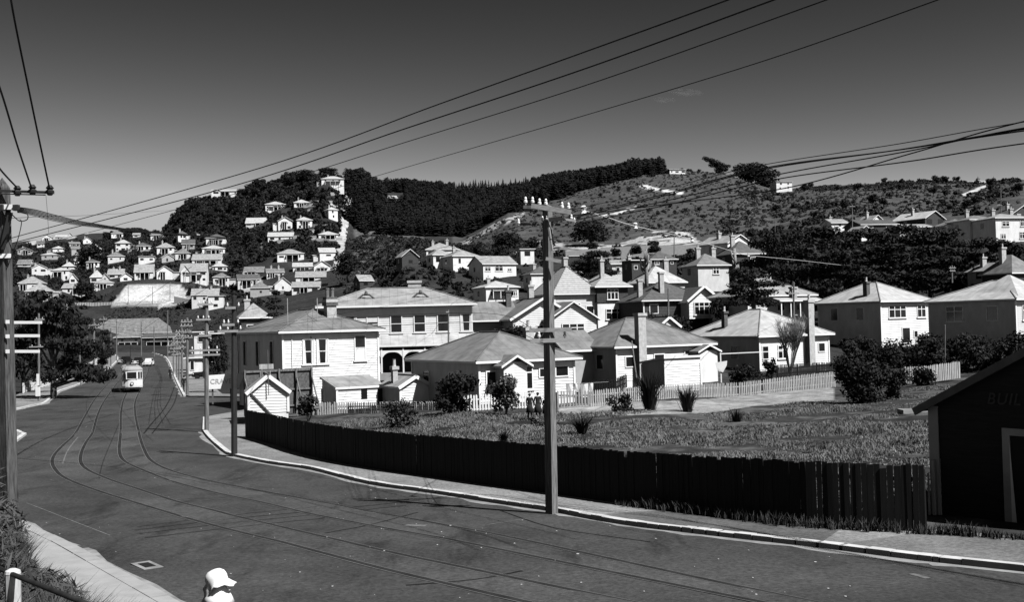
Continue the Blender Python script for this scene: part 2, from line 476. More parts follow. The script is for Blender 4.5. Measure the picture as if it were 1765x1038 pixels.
tm = bpy.data.materials.new('hill_ground')
tm.use_nodes = True
t = tm.node_tree
b = t.nodes['Principled BSDF']
b.inputs['Roughness'].default_value = .95
b.inputs['Specular IOR Level'].default_value = .1
at = t.nodes.new('ShaderNodeAttribute'); at.attribute_name = 'tone'
gp = t.nodes.new('ShaderNodeNewGeometry')
def noise(scale, det=6):
    n = t.nodes.new('ShaderNodeTexNoise'); n.inputs['Scale'].default_value = scale; n.inputs['Detail'].default_value = det
    n.inputs['Roughness'].default_value = .7
    t.links.new(gp.outputs['Position'], n.inputs['Vector'])
    r = t.nodes.new('ShaderNodeMapRange')
    r.inputs['From Min'].default_value, r.inputs['From Max'].default_value = .32, .68
    t.links.new(n.outputs[0], r.inputs[0])
    return n, r
n1, r1 = noise(.09); r1.inputs['To Min'].default_value, r1.inputs['To Max'].default_value = .55, 1.5
n2, r2 = noise(1.1); r2.inputs['To Min'].default_value, r2.inputs['To Max'].default_value = .55, 1.45
m1 = t.nodes.new('ShaderNodeMath'); m1.operation = 'MULTIPLY'
m2 = t.nodes.new('ShaderNodeMath'); m2.operation = 'MULTIPLY'
t.links.new(r1.outputs[0], m1.inputs[0]); t.links.new(r2.outputs[0], m1.inputs[1])
t.links.new(m1.outputs[0], m2.inputs[0]); t.links.new(at.outputs['Fac'], m2.inputs[1])
t.links.new(m2.outputs[0], b.inputs['Base Color'])
bp = t.nodes.new('ShaderNodeBump'); bp.inputs['Strength'].default_value = .6; bp.inputs['Distance'].default_value = .4
t.links.new(n2.outputs[0], bp.inputs['Height']); t.links.new(bp.outputs[0], b.inputs['Normal'])
# soil and clay tones: where pale clay is bared on the real hillsides
xs_, ys_, zs_ = V[:, 0], V[:, 1], V[:, 2]
dq = ys_ * ct + zs_ * st
qx = 882.5 + F * (xs_ / dq * cr - (-ys_ * st + zs_ * ct) / dq * sr)
qy = 519 - F * (xs_ / dq * sr + (-ys_ * st + zs_ * ct) / dq * cr)
nzq = fbm(xs_ / 9, ys_ / 9, 4)
tone = np.full(len(V), .028)
tone[(qx > 780) & (qx < 1420) & (ys_ > 400) & (ys_ < 830)] = .058
tone[(qx > 1300) & (ys_ > 300) & (ys_ < 900)] = .06
tone[(qx > 610) & (qx < 730) & (ys_ > 330) & (ys_ < 650)] = .08
tone[(ys_ < 120)] = .03 + .05 * sstep(.52, .66, fbm(xs_[ys_ < 120] / 1.7, ys_[ys_ < 120] / 1.7, 4))
CLAY = [([(186, 530), (212, 500), (225, 484), (302, 486), (322, 500), (330, 530)], 462, 488, .40, .10),
        ([(126, 432), (150, 414), (165, 418), (176, 432), (150, 436)], 600, 1100, .42, .25),
        ([(952, 432), (1000, 414), (1050, 424), (1095, 412), (1130, 398), (1185, 400), (1215, 425), (1160, 436)], 380, 520, .36, .46),
        ([(880, 440), (905, 420), (945, 412), (975, 422), (960, 440)], 330, 520, .34, .42),
        ([(280, 408), (345, 405), (350, 412), (282, 417)], 600, 1000, .5, .0), ([(262, 402), (284, 400), (283, 408), (262, 408)], 600, 1100, .5, .0),
        ([(415, 478), (452, 478), (458, 505), (414, 505)], 440, 560, .30, .1),
        ([(1680, 408), (1740, 402), (1735, 428), (1690, 425)], 215, 262, .5, .25),
        ([(40, 421), (70, 408), (130, 406), (128, 411), (72, 414), (50, 427)], 800, 1150, .35, .2),
        ([(960, 716), (960, 703), (1080, 693), (1200, 690), (1434, 666), (1440, 690), (1300, 700), (1225, 712), (1080, 716)], 62, 100, .24, .12),
        ([(1100, 316), (1130, 324), (1180, 332), (1178, 335), (1125, 328), (1098, 320)], 600, 800, .5, 0),
        ([(1032, 370), (1062, 366), (1100, 354), (1100, 357), (1065, 369), (1035, 373)], 500, 700, .45, 0),
        ([(795, 418), (862, 380), (905, 362), (905, 372), (850, 396), (800, 424)], 480, 700, .3, .3),
        ([(1625, 310), (1680, 312), (1680, 315), (1630, 313)], 600, 900, .5, 0), ([(1655, 336), (1700, 318), (1703, 321), (1662, 340)], 450, 800, .45, .15),
        ([(480, 332), (500, 330), (530, 352), (545, 345), (590, 350), (590, 372), (555, 366), (520, 362)], 580, 720, .22, .42),
        ([(500, 402), (545, 398), (590, 400), (585, 412), (520, 416)], 540, 700, .28, .35), ([(450, 418), (500, 414), (560, 424), (500, 428), (455, 428)], 500, 680, .26, .3),
        ([(195, 426), (230, 420), (300, 440), (330, 438), (320, 452), (210, 440)], 500, 900, .2, .45), ([(340, 352), (372, 348), (400, 362), (370, 385), (352, 378)], 600, 800, .22, .4)]
for poly, d0, d1, tn, th in CLAY:
    s = in_poly(qx, qy, poly) & (ys_ > d0) & (ys_ < d1) & (nzq > th)
    tone[s] = tn
ter = np_obj('ground', V, FA, tm, smooth=True)
ter['kind'] = 'structure'
la = ter.data.attributes.new('tone', 'FLOAT', 'POINT')
la.data.foreach_set('value', tone.astype(np.float32))

# road, footpaths ---------------------------------------------------------------
def asphalt(name, base, streak):
    m = bpy.data.materials.new(name); m.use_nodes = True
    t = m.node_tree; b = t.nodes['Principled BSDF']
    b.inputs['Roughness'].default_value = .8; b.inputs['Specular IOR Level'].default_value = .2
    g = t.nodes.new('ShaderNodeNewGeometry')
    def nz(scale, lo, hi, a, c, sc=(1, 1, 1), det=6):
        mp = t.nodes.new('ShaderNodeMapping'); mp.inputs['Scale'].default_value = sc; mp.inputs['Rotation'].default_value = (0, 0, R(34))
        t.links.new(g.outputs['Position'], mp.inputs[0])
        n = t.nodes.new('ShaderNodeTexNoise'); n.inputs['Scale'].default_value = scale; n.inputs['Detail'].default_value = det; n.inputs['Roughness'].default_value = .7
        t.links.new(mp.outputs[0], n.inputs['Vector'])
        r = t.nodes.new('ShaderNodeMapRange')
        for k, v in zip(('From Min', 'From Max', 'To Min', 'To Max'), (lo, hi, a, c)): r.inputs[k].default_value = v
        t.links.new(n.outputs[0], r.inputs[0])
        return n, r.outputs[0]
    _, a1 = nz(.22, .3, .7, .6, 1.4)
    _, a2 = nz(.8, .32, .46, .5, 1, (1, .22, 1))      # oil and tyre stains drawn out along the traffic
    nf, a3 = nz(9, .3, .7, .5, 1.55, det=8)
    _, a4 = nz(30, .66, .74, 1, 2.6, det=2)
    prev = None
    for s in (a1, a3, a4) + ((a2,) if streak else ()):
        if prev is None: prev = s; continue
        k = t.nodes.new('ShaderNodeMath'); k.operation = 'MULTIPLY'
        t.links.new(prev, k.inputs[0]); t.links.new(s, k.inputs[1]); prev = k.outputs[0]
    k = t.nodes.new('ShaderNodeMath'); k.operation = 'MULTIPLY'; k.inputs[1].default_value = base
    t.links.new(prev, k.inputs[0]); t.links.new(k.outputs[0], b.inputs['Base Color'])
    bp = t.nodes.new('ShaderNodeBump'); bp.inputs['Strength'].default_value = .35; bp.inputs['Distance'].default_value = .02
    t.links.new(nf.outputs[0], bp.inputs['Height']); t.links.new(bp.outputs[0], b.inputs['Normal'])
    return m
ROADM = asphalt('worn_asphalt', .046, True)
PATHM = asphalt('pale_footpath_asphalt', .19, False)

def sheet(name, poly, zf, m, step=1.0, kind='structure', thick=0.0):
    """horizontal-ish sheet over a polygon: rows across it, each at its own level"""
    px = np.array([p[0] for p in poly]); py = np.array([p[1] for p in poly])
    y0, y1 = py.min(), py.max()
    ys = [y0]
    while ys[-1] < y1: ys.append(ys[-1] + max(step * .35, step * ys[-1] / 90))
    mb = MB()
    def spans(y):
        xs = []
        n = len(px)
        for i in range(n):
            j = (i + 1) % n
            if (py[i] > y) != (py[j] > y): xs.append(px[i] + (y - py[i]) * (px[j] - px[i]) / (py[j] - py[i]))
        xs.sort()
        return [(xs[k], xs[k + 1]) for k in range(0, len(xs) - 1, 2)]
    for a, c in zip(ys[:-1], ys[1:]):
        e = (c - a) * 1e-3
        s0, s1 = spans(a + e), spans(c - e)
        if len(s0) != len(s1): s0 = s1 = spans((a + c) / 2)
        for (l0, r0), (l1, r1) in zip(s0, s1):
            mb.poly([(l0, a, zf(a)), (r0, a, zf(a)), (r1, c, zf(c)), (l1, c, zf(c))])
    o = mb.build(name, m)
    if kind: o['kind'] = kind
    return o
sheet('road', ROADPOLY, lambda y: -h(y), ROADM)
sheet('footpath', FPPOLY, lambda y: -h(y) + .12, PATHM, .8)
def strip(name, pts, w0, w1, dz, m, kind='structure'):
    """band beside a line: from w0 to w1 metres to its right"""
    mb = MB()
    L = [Vector((p[0], p[1], 0)) for p in pts]
    rows = []
    for i, p in enumerate(L):
        d = (L[min(i + 1, len(L) - 1)] - L[max(i - 1, 0)]).normalized()
        n = Vector((d.y, -d.x, 0))
        rows.append((p + n * w0, p + n * w1))
    for (a, b_), (c, d) in zip(rows[:-1], rows[1:]):
        mb.poly([(q.x, q.y, -h(q.y) + dz) for q in (a, b_, d, c)])
    o = mb.build(name, m)
    if kind: o['kind'] = kind
    return o
def off_path(pts, w):
    L = [Vector((p[0], p[1], 0)) for p in pts]
    out = []
    for i, p in enumerate(L):
        d = (L[min(i + 1, len(L) - 1)] - L[max(i - 1, 0)]).normalized()
        out.append(p + Vector((d.y, -d.x, 0)) * w)
    return out
def path_poly(line, w):
    o = off_path(line, w)
    return [(p[0], p[1]) for p in line] + [(p.x, p.y) for p in o[::-1]]
sheet('footpath', path_poly(KR2, 4.0), lambda y: -h(y) + .12, PATHM)
sheet('footpath', path_poly(KL2[4:], -4.2), lambda y: -h(y) + .12, PATHM)
sheet('footpath', path_poly(KL, -1.9), lambda y: -h(y) + .12, CONC)
sheet('footpath', [(p.x, p.y) for p in KLc] + [(-90, 72), (-90, 64)], lambda y: -h(y) + .12, PATHM)
_p = [road_pt(320, 684.2), road_pt(420, 686)]
sheet('footpath', [(_p[0].x, _p[0].y), (_p[1].x, _p[1].y), (-9, 120), (-10, 124), (_p[1].x - 2, _p[1].y + 5), (_p[0].x - 1, _p[0].y + 5)], lambda y: -h(y) + .124, PATHM)
KERBM = mat('pale_kerb_stone', .50, .85, .22, 1.2, bump=.25)
GUTM = mat('gutter_concrete', .22, .85, .4, 1.5)
def kerb(line, side, seg=1.8, w=.26, m=None):
    """kerb stones laid end to end with uneven gaps; side +1 has the path on the right of the line"""
    L = [Vector((p[0], p[1], 0)) for p in line]
    mb = MB()
    acc = 0
    for a, b_ in zip(L[:-1], L[1:]):
        d = (b_ - a); ln = d.length
        n_ = max(1, round(ln / seg)); d.normalize()
        nn = Vector((d.y, -d.x, 0)) * side
        for k in range(n_):
            g = rnd.uniform(.01, .05) if rnd.random() < .8 else .10
            s0, s1 = a + d * (ln * k / n_ + g / 2), a + d * (ln * (k + 1) / n_ - g / 2)
            dz = rnd.uniform(.005, .03); tw = rnd.uniform(-.01, .01)
            q = [s0, s0 + nn * w, s1 + nn * w, s1]
            lo = [(p.x, p.y, -h(p.y) - .1) for p in q]
            hi = [(p.x, p.y, -h(p.y) + .122 + dz * .6 + tw * (i in (0, 3))) for i, p in enumerate(q)]
            for f in ((hi[0], hi[3], hi[2], hi[1]) if side > 0 else (hi[0], hi[1], hi[2], hi[3]),): mb.poly(f)
            for i in range(4):
                j = (i + 1) % 4
                mb.poly((lo[i], lo[j], hi[j], hi[i]))
    o = mb.build('kerb', m or KERBM); o['kind'] = 'structure'
    return o
def resample(line, step):
    out = [Vector((line[0][0], line[0][1], 0))]
    for a, b_ in zip(line[:-1], line[1:]):
        a, b_ = Vector((a[0], a[1], 0)), Vector((b_[0], b_[1], 0))
        n_ = max(1, int((b_ - a).length / step))
        for k in range(n_): out.append(a.lerp(b_, (k + 1) / n_))
    return out
kerb(resample(KRC, 1.8), 1)
kerb(resample(KR2, 2.2), 1)
kerb(resample(KL2, 2.2), -1)
kerb(resample(KL, 1.2), -1, 1.2, .34, CONC)
kerb(resample(KLc[:5], 2), -1)
for ln, sd in ((resample(KR, 1.6), -1), (resample(KR2, 2), -1), (resample(KL, 1.6), 1), (resample(KL2, 2), 1)):
    mb = MB()
    wv = [rnd.uniform(.12, .42) for _ in ln]
    for i in range(len(ln) - 1):
        d = (ln[i + 1] - ln[i]).normalized(); n_ = Vector((d.y, -d.x, 0)) * sd
        q = [ln[i] + n_ * .01, ln[i] + n_ * wv[i], ln[i + 1] + n_ * wv[i + 1], ln[i + 1] + n_ * .01]
        mb.poly([(p.x, p.y, -h(p.y) + .006) for p in q])
    mb.build('gutter', GUTM)['kind'] = 'structure'

# tram tracks ---------------------------------------------------------------
RAILS = [[(850, 1026), (687, 988), (572, 958.5), (450, 927), (373, 908), (302, 888), (244, 870.5), (172, 848), (115, 826), (97, 812), (90, 797), (95, 783), (110, 767), (129, 749), (146, 719), (164, 688), (186, 662), (212, 632), (222, 618)],
         [(850, 990), (687, 956), (572, 929.5), (450, 901), (373, 882), (302, 864.5), (230, 841), (178, 823), (149, 809), (139, 796), (141, 779), (149, 762), (160, 745), (169, 714), (181, 690), (201, 662), (222, 634), (229, 619)],
         [(850, 946), (687, 915.5), (572, 894), (450, 866.5), (373, 850.5), (302, 832), (244, 810), (214, 795), (206, 780), (206.5, 762), (208, 745), (209, 709), (215, 685), (228, 660), (240, 636), (241, 620)],
         [(850, 921), (687, 891.5), (572, 869.5), (450, 847), (345, 826), (287, 809), (259, 793), (248, 774), (242, 757), (238, 740), (233, 712), (234, 690), (246, 663), (256, 637), (253, 620)]]
GROOVE = mat('dark_rail_groove', .02, .7, .4, 2)
STEEL = mat('worn_rail_steel', .16, .4, .25, 2, spec=.8)
RW = []
for pts in RAILS:
    w = [road_pt(*p) for p in pts]
    d = (w[0] - w[1]).normalized()
    w = [w[0] + d * 16] + w
    RW.append(catmull(w, 6))
for k in (0, 2):
    for q in (k, k + 1):
        s = strip('tram_rail', RW[q], -.085, .085, .008, GROOVE)
        s = strip('tram_rail', RW[q], -.11, -.085, .010, STEEL)
        s = strip('tram_rail', RW[q], .085, .10, .010, STEEL)
# patched asphalt between the rails
TRKM = asphalt('track_bed_asphalt', .056, True)
for k in (0, 2):
    n_ = min(len(RW[k]), len(RW[k + 1]))
    a, c = RW[k], RW[k + 1]
    mb = MB()
    for i in range(60):
        f0, f1 = i / 60, (i + 1) / 60
        g = lambda L, f: L[min(int(f * (len(L) - 1)), len(L) - 1)]
        q = [g(a, f0), g(c, f0), g(c, f1), g(a, f1)]
        mb.poly([(p.x, p.y, -h(p.y) + .004) for p in q])
    mb.build('track_bed', TRKM)['kind'] = 'structure'

# tar seams, tyre marks and pale scrapes left on the asphalt
TAR = mat('tar_seam', .012, .6, .4, 2)
SCRAPE = mat('pale_road_scrape', .13, .9, .5, 3)
for pts, w, m in (([(232, 915), (420, 893), (640, 872), (800, 853)], .05, TAR), ([(240, 921), (430, 899), (700, 872)], .04, TAR), ([(250, 928), (440, 906), (620, 888)], .05, TAR), ([(236, 909), (400, 889), (560, 873)], .035, TAR),
                  ([(248, 748), (262, 730), (278, 712), (292, 690), (300, 668)], .10, TAR), ([(262, 748), (282, 722), (300, 696), (306, 676)], .08, TAR), ([(205, 730), (180, 790), (170, 830)], .03, TAR),
                  ([(350, 742), (300, 738), (262, 741)], .07, TAR), ([(560, 920), (640, 905), (720, 884)], .06, TAR), ([(860, 880), (960, 912), (1120, 935)], .05, TAR), ([(700, 1010), (820, 1000), (900, 985)], .07, TAR),
                  ([(46, 868), (110, 893), (190, 924)], .03, SCRAPE), ([(150, 735), (120, 772), (108, 800)], .05, SCRAPE), ([(838, 906), (880, 899), (915, 894)], .05, SCRAPE), ([(60, 750), (120, 742), (200, 736)], .05, SCRAPE), ([(1570, 990), (1600, 998)], .12, SCRAPE), ([(700, 906), (735, 907)], .25, SCRAPE)):
    strip('road_mark', resample([tuple(p) for p in catmull([road_pt(*p) for p in pts], 4)], 1.0), -w * .6, w * .6, .007, m)
mb = MB()
for _ in range(170):
    p = road_pt(rnd.uniform(60, 1500), rnd.uniform(770, 1036))
    if not in_poly(np.array([p.x]), np.array([p.y]), ROADPOLY)[0]: continue
    s, a = rnd.uniform(.010, .026) * (1.6 if rnd.random() < .1 else 1), rnd.uniform(0, 6.28)
    z = -h(p.y) + .012
    mb.poly([(p.x + s * math.cos(a + k * 1.57), p.y + s * 1.4 * math.sin(a + k * 1.57), z + .004 * (k % 2)) for k in range(4)])
mb.build('litter', mat('pale_paper_scrap', .5, .9, .3, 5))['kind'] = 'stuff'

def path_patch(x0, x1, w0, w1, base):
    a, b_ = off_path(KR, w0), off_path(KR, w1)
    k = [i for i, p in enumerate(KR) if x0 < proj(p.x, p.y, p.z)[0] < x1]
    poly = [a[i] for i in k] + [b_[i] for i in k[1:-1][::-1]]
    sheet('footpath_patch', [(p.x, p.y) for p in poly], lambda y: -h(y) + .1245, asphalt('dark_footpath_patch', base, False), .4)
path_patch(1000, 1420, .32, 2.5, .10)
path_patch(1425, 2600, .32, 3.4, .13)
# ------------------------------------------------------------------ houses
def lap_side(mb, a, b_, z0, z1, zb, rise=0.0, pitch=.2, mi=0):
    """lapped weatherboards on the wall from a to b (outward normal on the right of a->b seen from above reversed)"""
    a, b_ = Vector((a[0], a[1], 0)), Vector((b_[0], b_[1], 0))
    d = b_ - a; L = d.length; d.normalize()
    n = Vector((d.y, -d.x, 0))
    top = z1 + rise
    z = z0
    first = True
    while z < top - .01:
        zz = min(z + pitch, top)
        def span(q):
            if q <= z1 or rise <= 0: return 0, L
            f = (q - z1) / rise * .5
            return L * f, L * (1 - f)
        l0, r0 = span(z); l1, r1 = span(zz)
        if zz >= top - .001 and rise > 0: l1 = r1 = L / 2
        p = [a + d * l0 + n * .035, a + d * r0 + n * .035, a + d * r1 + n * .004, a + d * l1 + n * .004]
        mb.poly([(p[0].x, p[0].y, z), (p[1].x, p[1].y, z), (p[2].x, p[2].y, zz), (p[3].x, p[3].y, zz)], mi)
        q0, q1 = a + d * l0 + n * .004, a + d * r0 + n * .004
        if not first: mb.poly([(q0.x, q0.y, z), (q1.x, q1.y, z), (p[1].x, p[1].y, z), (p[0].x, p[0].y, z)], mi)
        first = False
        z = zz

def flat_side(mb, a, b_, z0, z1, rise=0, mi=0):
    pts = [(a[0], a[1], z0), (b_[0], b_[1], z0), (b_[0], b_[1], z1)]
    if rise > 0: pts.append(((a[0] + b_[0]) / 2, (a[1] + b_[1]) / 2, z1 + rise))
    pts.append((a[0], a[1], z1))
    mb.poly(pts, mi)

def roof_mesh(mb, x0, x1, y0, y1, z, rise, kind, oh=.45, th=.16, ridge=None):
    """solid roof over a rectangle; kind hip | gx (ridge along x) | gy (ridge along y, gable at the front) | skf (falls to the front) | flat | pyr"""
    X0, X1, Y0, Y1 = x0 - oh, x1 + oh, y0 - oh, y1 + oh
    k = rise / (min(x1 - x0, y1 - y0) / 2) if kind in ('hip', 'pyr') else 0
    zt = z - (oh * k * .0)
    e = [(X0, Y0), (X1, Y0), (X1, Y1), (X0, Y1)]
    lo, hi = z - th, z
    E = [(x, y, hi) for x, y in e]; B = [(x, y, lo) for x, y in e]
    if kind == 'hip' or kind == 'pyr':
        w, d = X1 - X0, Y1 - Y0
        if kind == 'pyr':
            a = c = ((X0 + X1) / 2, (Y0 + Y1) / 2, z + rise)
        elif w >= d: a, c = (X0 + d / 2, (Y0 + Y1) / 2, z + rise), (X1 - d / 2, (Y0 + Y1) / 2, z + rise)
        else: a, c = ((X0 + X1) / 2, Y0 + w / 2, z + rise), ((X0 + X1) / 2, Y1 - w / 2, z + rise)
        if a == c or abs(a[0] - c[0]) + abs(a[1] - c[1]) < .05:
            for i in range(4): mb.poly((E[i], E[(i + 1) % 4], a))
        elif w >= d:
            mb.poly((E[0], E[1], c, a)); mb.poly((E[1], E[2], c)); mb.poly((E[2], E[3], a, c)); mb.poly((E[3], E[0], a))
        else:
            mb.poly((E[0], E[1], a)); mb.poly((E[1], E[2], c, a)); mb.poly((E[2], E[3], c)); mb.poly((E[3], E[0], a, c))
        caps = [(E[i], a if (i in ((0, 3) if w >= d else (0, 1))) else c) for i in range(4)] + ([(a, c)] if a != c else [])
        for i in range(4): mb.poly((B[i], B[(i + 1) % 4], E[(i + 1) % 4], E[i]), 1)
        mb.poly(B[::-1], 1)
    elif kind in ('gx', 'gy'):
        if kind == 'gx':
            m = (Y0 + Y1) / 2
            s = [[(X0, Y0), (X1, Y0), (X1, m), (X0, m)], [(X1, Y1), (X0, Y1), (X0, m), (X1, m)]]
            k = rise / ((y1 - y0) / 2)
        else:
            m = (X0 + X1) / 2
            s = [[(X0, Y1), (X0, Y0), (m, Y0), (m, Y1)], [(X1, Y0), (X1, Y1), (m, Y1), (m, Y0)]]
            k = rise / ((x1 - x0) / 2)
        ze = z - oh * k
        for q in s:
            zz = [ze, ze, z + rise, z + rise]
            t_ = [(p[0], p[1], a) for p, a in zip(q, zz)]
            u = [(p[0], p[1], a - th) for p, a in zip(q, zz)]
            mb.poly(t_)
            mb.poly(u[::-1], 1)
            mb.poly((u[0], u[1], t_[1], t_[0]), 1); mb.poly((u[1], u[2], t_[2], t_[1]), 1); mb.poly((u[3], u[0], t_[0], t_[3]), 1)
        caps = [((X0, m, z + rise), (X1, m, z + rise))] if kind == 'gx' else [((m, Y0, z + rise), (m, Y1, z + rise))]
    else:
        zz = {'skf': [z, z, z + rise, z + rise], 'skb': [z + rise, z + rise, z, z], 'skl': [z, z + rise, z + rise, z], 'skr': [z + rise, z, z, z + rise], 'flat': [z] * 4}[kind]
        t_ = [(p[0], p[1], a) for p, a in zip(e, zz)]; u = [(p[0], p[1], a - th) for p, a in zip(e, zz)]
        mb.poly(t_); mb.poly(u[::-1], 1)
        for i in range(4): mb.poly((u[i], u[(i + 1) % 4], t_[(i + 1) % 4], t_[i]), 1)
        caps = []
    return caps

def add_window(parent, side, u, z, w, hh, W, D, style='sash', frame=TRIM, off=.0):
    """a window on side F(ront) L(eft) R(ight) B(ack); u runs to the viewer's right on that side"""
    def T(x, y, zz):       # x along, y outward
        y += off
        if side == 'F': return (u + x, -y, z + zz)
        if side == 'L': return (-y, D - (u + x), z + zz)
        if side == 'R': return (W + y, u + x, z + zz)
        return (W - u - x, D + y, z + zz)
    def bx(mb, x0, x1, y0, y1, z0, z1, mi=0):
        a, b_ = T(x0, y0, z0), T(x1, y1, z1)
        mb.b2(a, b_, mi)
    fr = MB(); f = .09
    if style == 'dark':
        bx(fr, 0, w, -.05, .05, 0, hh)
        return fr.build('window', GLASS, parent)
    bx(fr, 0, w, -.03, .09, 0, f); bx(fr, 0, w, -.03, .09, hh - f, hh)
    bx(fr, 0, f, -.03, .087, f, hh - f); bx(fr, w - f, w, -.03, .087, f, hh - f)
    if style == 'far':
        o = fr.build('window', frame, parent)
    elif style in ('sash', 'curtain'):
        bx(fr, f, w - f, .02, .075, hh * .5 - .03, hh * .5 + .03)
        bx(fr, -.1, w + .1, .0, .14, -.08, -.002)
        o = fr.build('window', frame, parent)
    else:                       # casement: bays with top lights
        nb = int(style[-1])
        for k in range(1, nb):
            x = w * k / nb
            bx(fr, x - .05, x + .05, .02, .086, f, hh - f)
        bx(fr, f, w - f, .02, .082, hh * .66 - .04, hh * .66 + .04)
        bx(fr, -.1, w + .1, .0, .14, -.08, -.002)
        o = fr.build('window', frame, parent)
    pn = MB(); bx(pn, f * .7, w - f * .7, -.02, .045, f * .7, hh - f * .7)
    pn.build('pane', GLASS, o)
    if style == 'curtain':
        for s in (0, 1):
            c = MB()
            x0 = f if s == 0 else w - f - w * .2
            a, b_ = (x0, x0 + w * .2)
            top = hh - f; bot = f
            p = [T(a, .058, bot), T(b_ + (.12 if s == 0 else 0) * 0, .058, bot), T(b_ if s == 0 else b_, .058, top), T(a, .058, top)]
            if s == 0: p[2] = T(a + w * .12, .058, top)
            else: p[3] = T(b_ - w * .12, .058, top)
            c.poly(p)
            c.build('curtain', CURT, o)
    if style == 'sash' and rnd.random() < .6:
        c = MB()
        zz0, zz1 = (f, hh * .5 - .04) if rnd.random() < .5 else (hh * .62, hh - f)
        c.poly([T(f, .05, zz0), T(w - f, .05, zz0), T(w - f, .05, zz1), T(f, .05, zz1)])
        c.build('blind', CURT, o)
    return o

def add_chimney(parent, x, y, z0, z1, sx=.8, sy=.6, m=BRICK, pots=1):
    mb = MB()
    mb.b2((x - sx / 2, y - sy / 2, z0), (x + sx / 2, y + sy / 2, z1 - .25))
    mb.b2((x - sx / 2 - .09, y - sy / 2 - .09, z1 - .25), (x + sx / 2 + .09, y + sy / 2 + .09, z1))
    o = mb.build('chimney', m, parent)
    for k in range(pots):
        p = MB()
        p.lathe([(.16, 0), (.13, .1), (.12, .5), (.15, .55)], 8, (x + (k - (pots - 1) / 2) * .36, y, z1 + .002))
        p.build('chimney_pot', POT, o)
    return o

HOUSES = []          # (x0, x1, y0, y1, depth) picture boxes the planting must keep clear of
def house(label, loc, rot, w, d, hh, rise, kind='hip', oh=.45, wall=WHITE, roof=IRON, lap=False, wins=(), chims=(), skirt=2.2, cat='house', group=None, name='house', caps=True, lean=None, trimw=True, corner=True):
    t = thing(name, label, cat, loc, rot, group)
    mb = MB()
    C = [(0, 0), (w, 0), (w, d), (0, d)]
    for i, sname in enumerate('FRBL'):
        a, b_ = C[i], C[(i + 1) % 4]
        ri = rise if (kind == 'gx' and sname in 'LR') or (kind == 'gy' and sname in 'FB') else 0
        if kind in ('skf', 'skb', 'skl', 'skr'): ri = 0
        if lap and sname in 'FLR':
            flat_side(mb, a, b_, -skirt, 0, 0)
            lap_side(mb, a, b_, 0, hh, 0, ri)
        else: flat_side(mb, a, b_, -skirt, hh, ri)
    if kind in ('skf', 'skb', 'skl', 'skr') and rise > 0:      # fill the wedge under a lean-to roof
        zz = {'skf': (0, 0, 1, 1), 'skb': (1, 1, 0, 0), 'skl': (0, 1, 1, 0), 'skr': (1, 0, 0, 1)}[kind]
        for i in range(4):
            j = (i + 1) % 4
            if zz[i] or zz[j]:
                p = [(C[i][0], C[i][1], hh), (C[j][0], C[j][1], hh)]
                if zz[j]: p.append((C[j][0], C[j][1], hh + rise * .95))
                if zz[i]: p.append((C[i][0], C[i][1], hh + rise * .95))
                mb.poly(p)
    mb.build('wall', wall, t)
    if lap and corner:
        for i, (x, y) in enumerate(C[:2] + C[3:]):
            cb = MB(); cb.box((x, y, hh / 2 - .1), (.16, .16, hh - .2)); cb.build('corner_board', TRIM if trimw else wall, t)
    rb = MB()
    cp = roof_mesh(rb, 0, w, 0, d, hh, rise, kind, oh)
    ro = rb.build('roof', [roof, TRIM if trimw else wall], t, uv=True)
    if lap and cp and caps:
        cb = MB()
        for a, b_ in cp: cb.tube([Vector(a) + Vector((0, 0, .03)), Vector(b_) + Vector((0, 0, .03))], .07, 5)
        cb.build('ridge_capping', roof, ro)
    if kind == 'gy' and lap:
        for s in (-1, 1):
            bb = MB()
            k = rise / (w / 2)
            x0 = w / 2 + s * (w / 2 + oh)
            bb.beam((x0, -oh - .03, hh - oh * k - .08), (w / 2 + s * .05, -oh - .03, hh + rise - .10), .05, .26)
            bb.build('bargeboard', TRIM, ro)
    for wi in wins: add_window(t, wi[0], wi[1], wi[2], wi[3], wi[4], w, d, wi[5] if len(wi) > 5 else 'sash')
    for c in chims: add_chimney(t, *c)
    return t

def corner_fit(pxc, D, pxr, pxl, th):
    """front width and depth of a house whose near corner stands at photo column pxc, depth D, turned by th"""
    k = lambda p: (p - 882.5) / F
    X = k(pxc) * D
    c, s = math.cos(th), math.sin(th)
    w = (k(pxr) * D - X) / (c - k(pxr) * s)
    d = (X - k(pxl) * D) / (s + k(pxl) * c)
    return X, w, d
def place(pxc, py_base, D):
    return P(pxc, py_base, D)
def mpp(D): return D / F        # metres per photo pixel

TH = R(30)
# --- the two-storey house on the corner
D = 90; X, w, d = corner_fit(489.7, D, 653.6, 415, TH)
base = place(489.7, 712, D); m = mpp(D)
H_A = house('two storey white weatherboard house with tall twin pot chimney on the street corner', base, TH, w, d, (712 - 572) * m, 1.85, 'hip', .5, WHITE, IRONM, True,
      [('F', 1.65, 3.85, 1.05, 2.15, 'curtain'), ('F', 2.85, 3.85, 1.05, 2.15, 'curtain'), ('F', 6.2, 4.0, 1.05, 2.2, 'sash'),
       ('L', 1.2, 3.6, 1.0, 2.3, 'far'), ('L', 5.0, 3.6, 1.0, 2.3, 'far'), ('L', 9.0, 3.6, 1.0, 2.3, 'far')],
      [], group=None)
add_chimney(H_A, 5.15, 2.7, 6.4, 9.3, .85, .85, BRICK, 0)
mb = MB(); mb.b2((4.62, 2.17, 8.75), (5.68, 3.23, 9.05)); mb.b2((4.68, 2.23, 9.302), (5.62, 3.17, 9.5)); mb.build('chimney_cap', BRICKD, H_A)
for x in (4.92, 5.38):
    mb = MB(); mb.lathe([(.17, 0), (.15, .1), (.15, .62), (.19, .68), (.19, .78)], 10, (x, 2.7, 9.502)); mb.build('chimney_pot', POLEW, H_A)
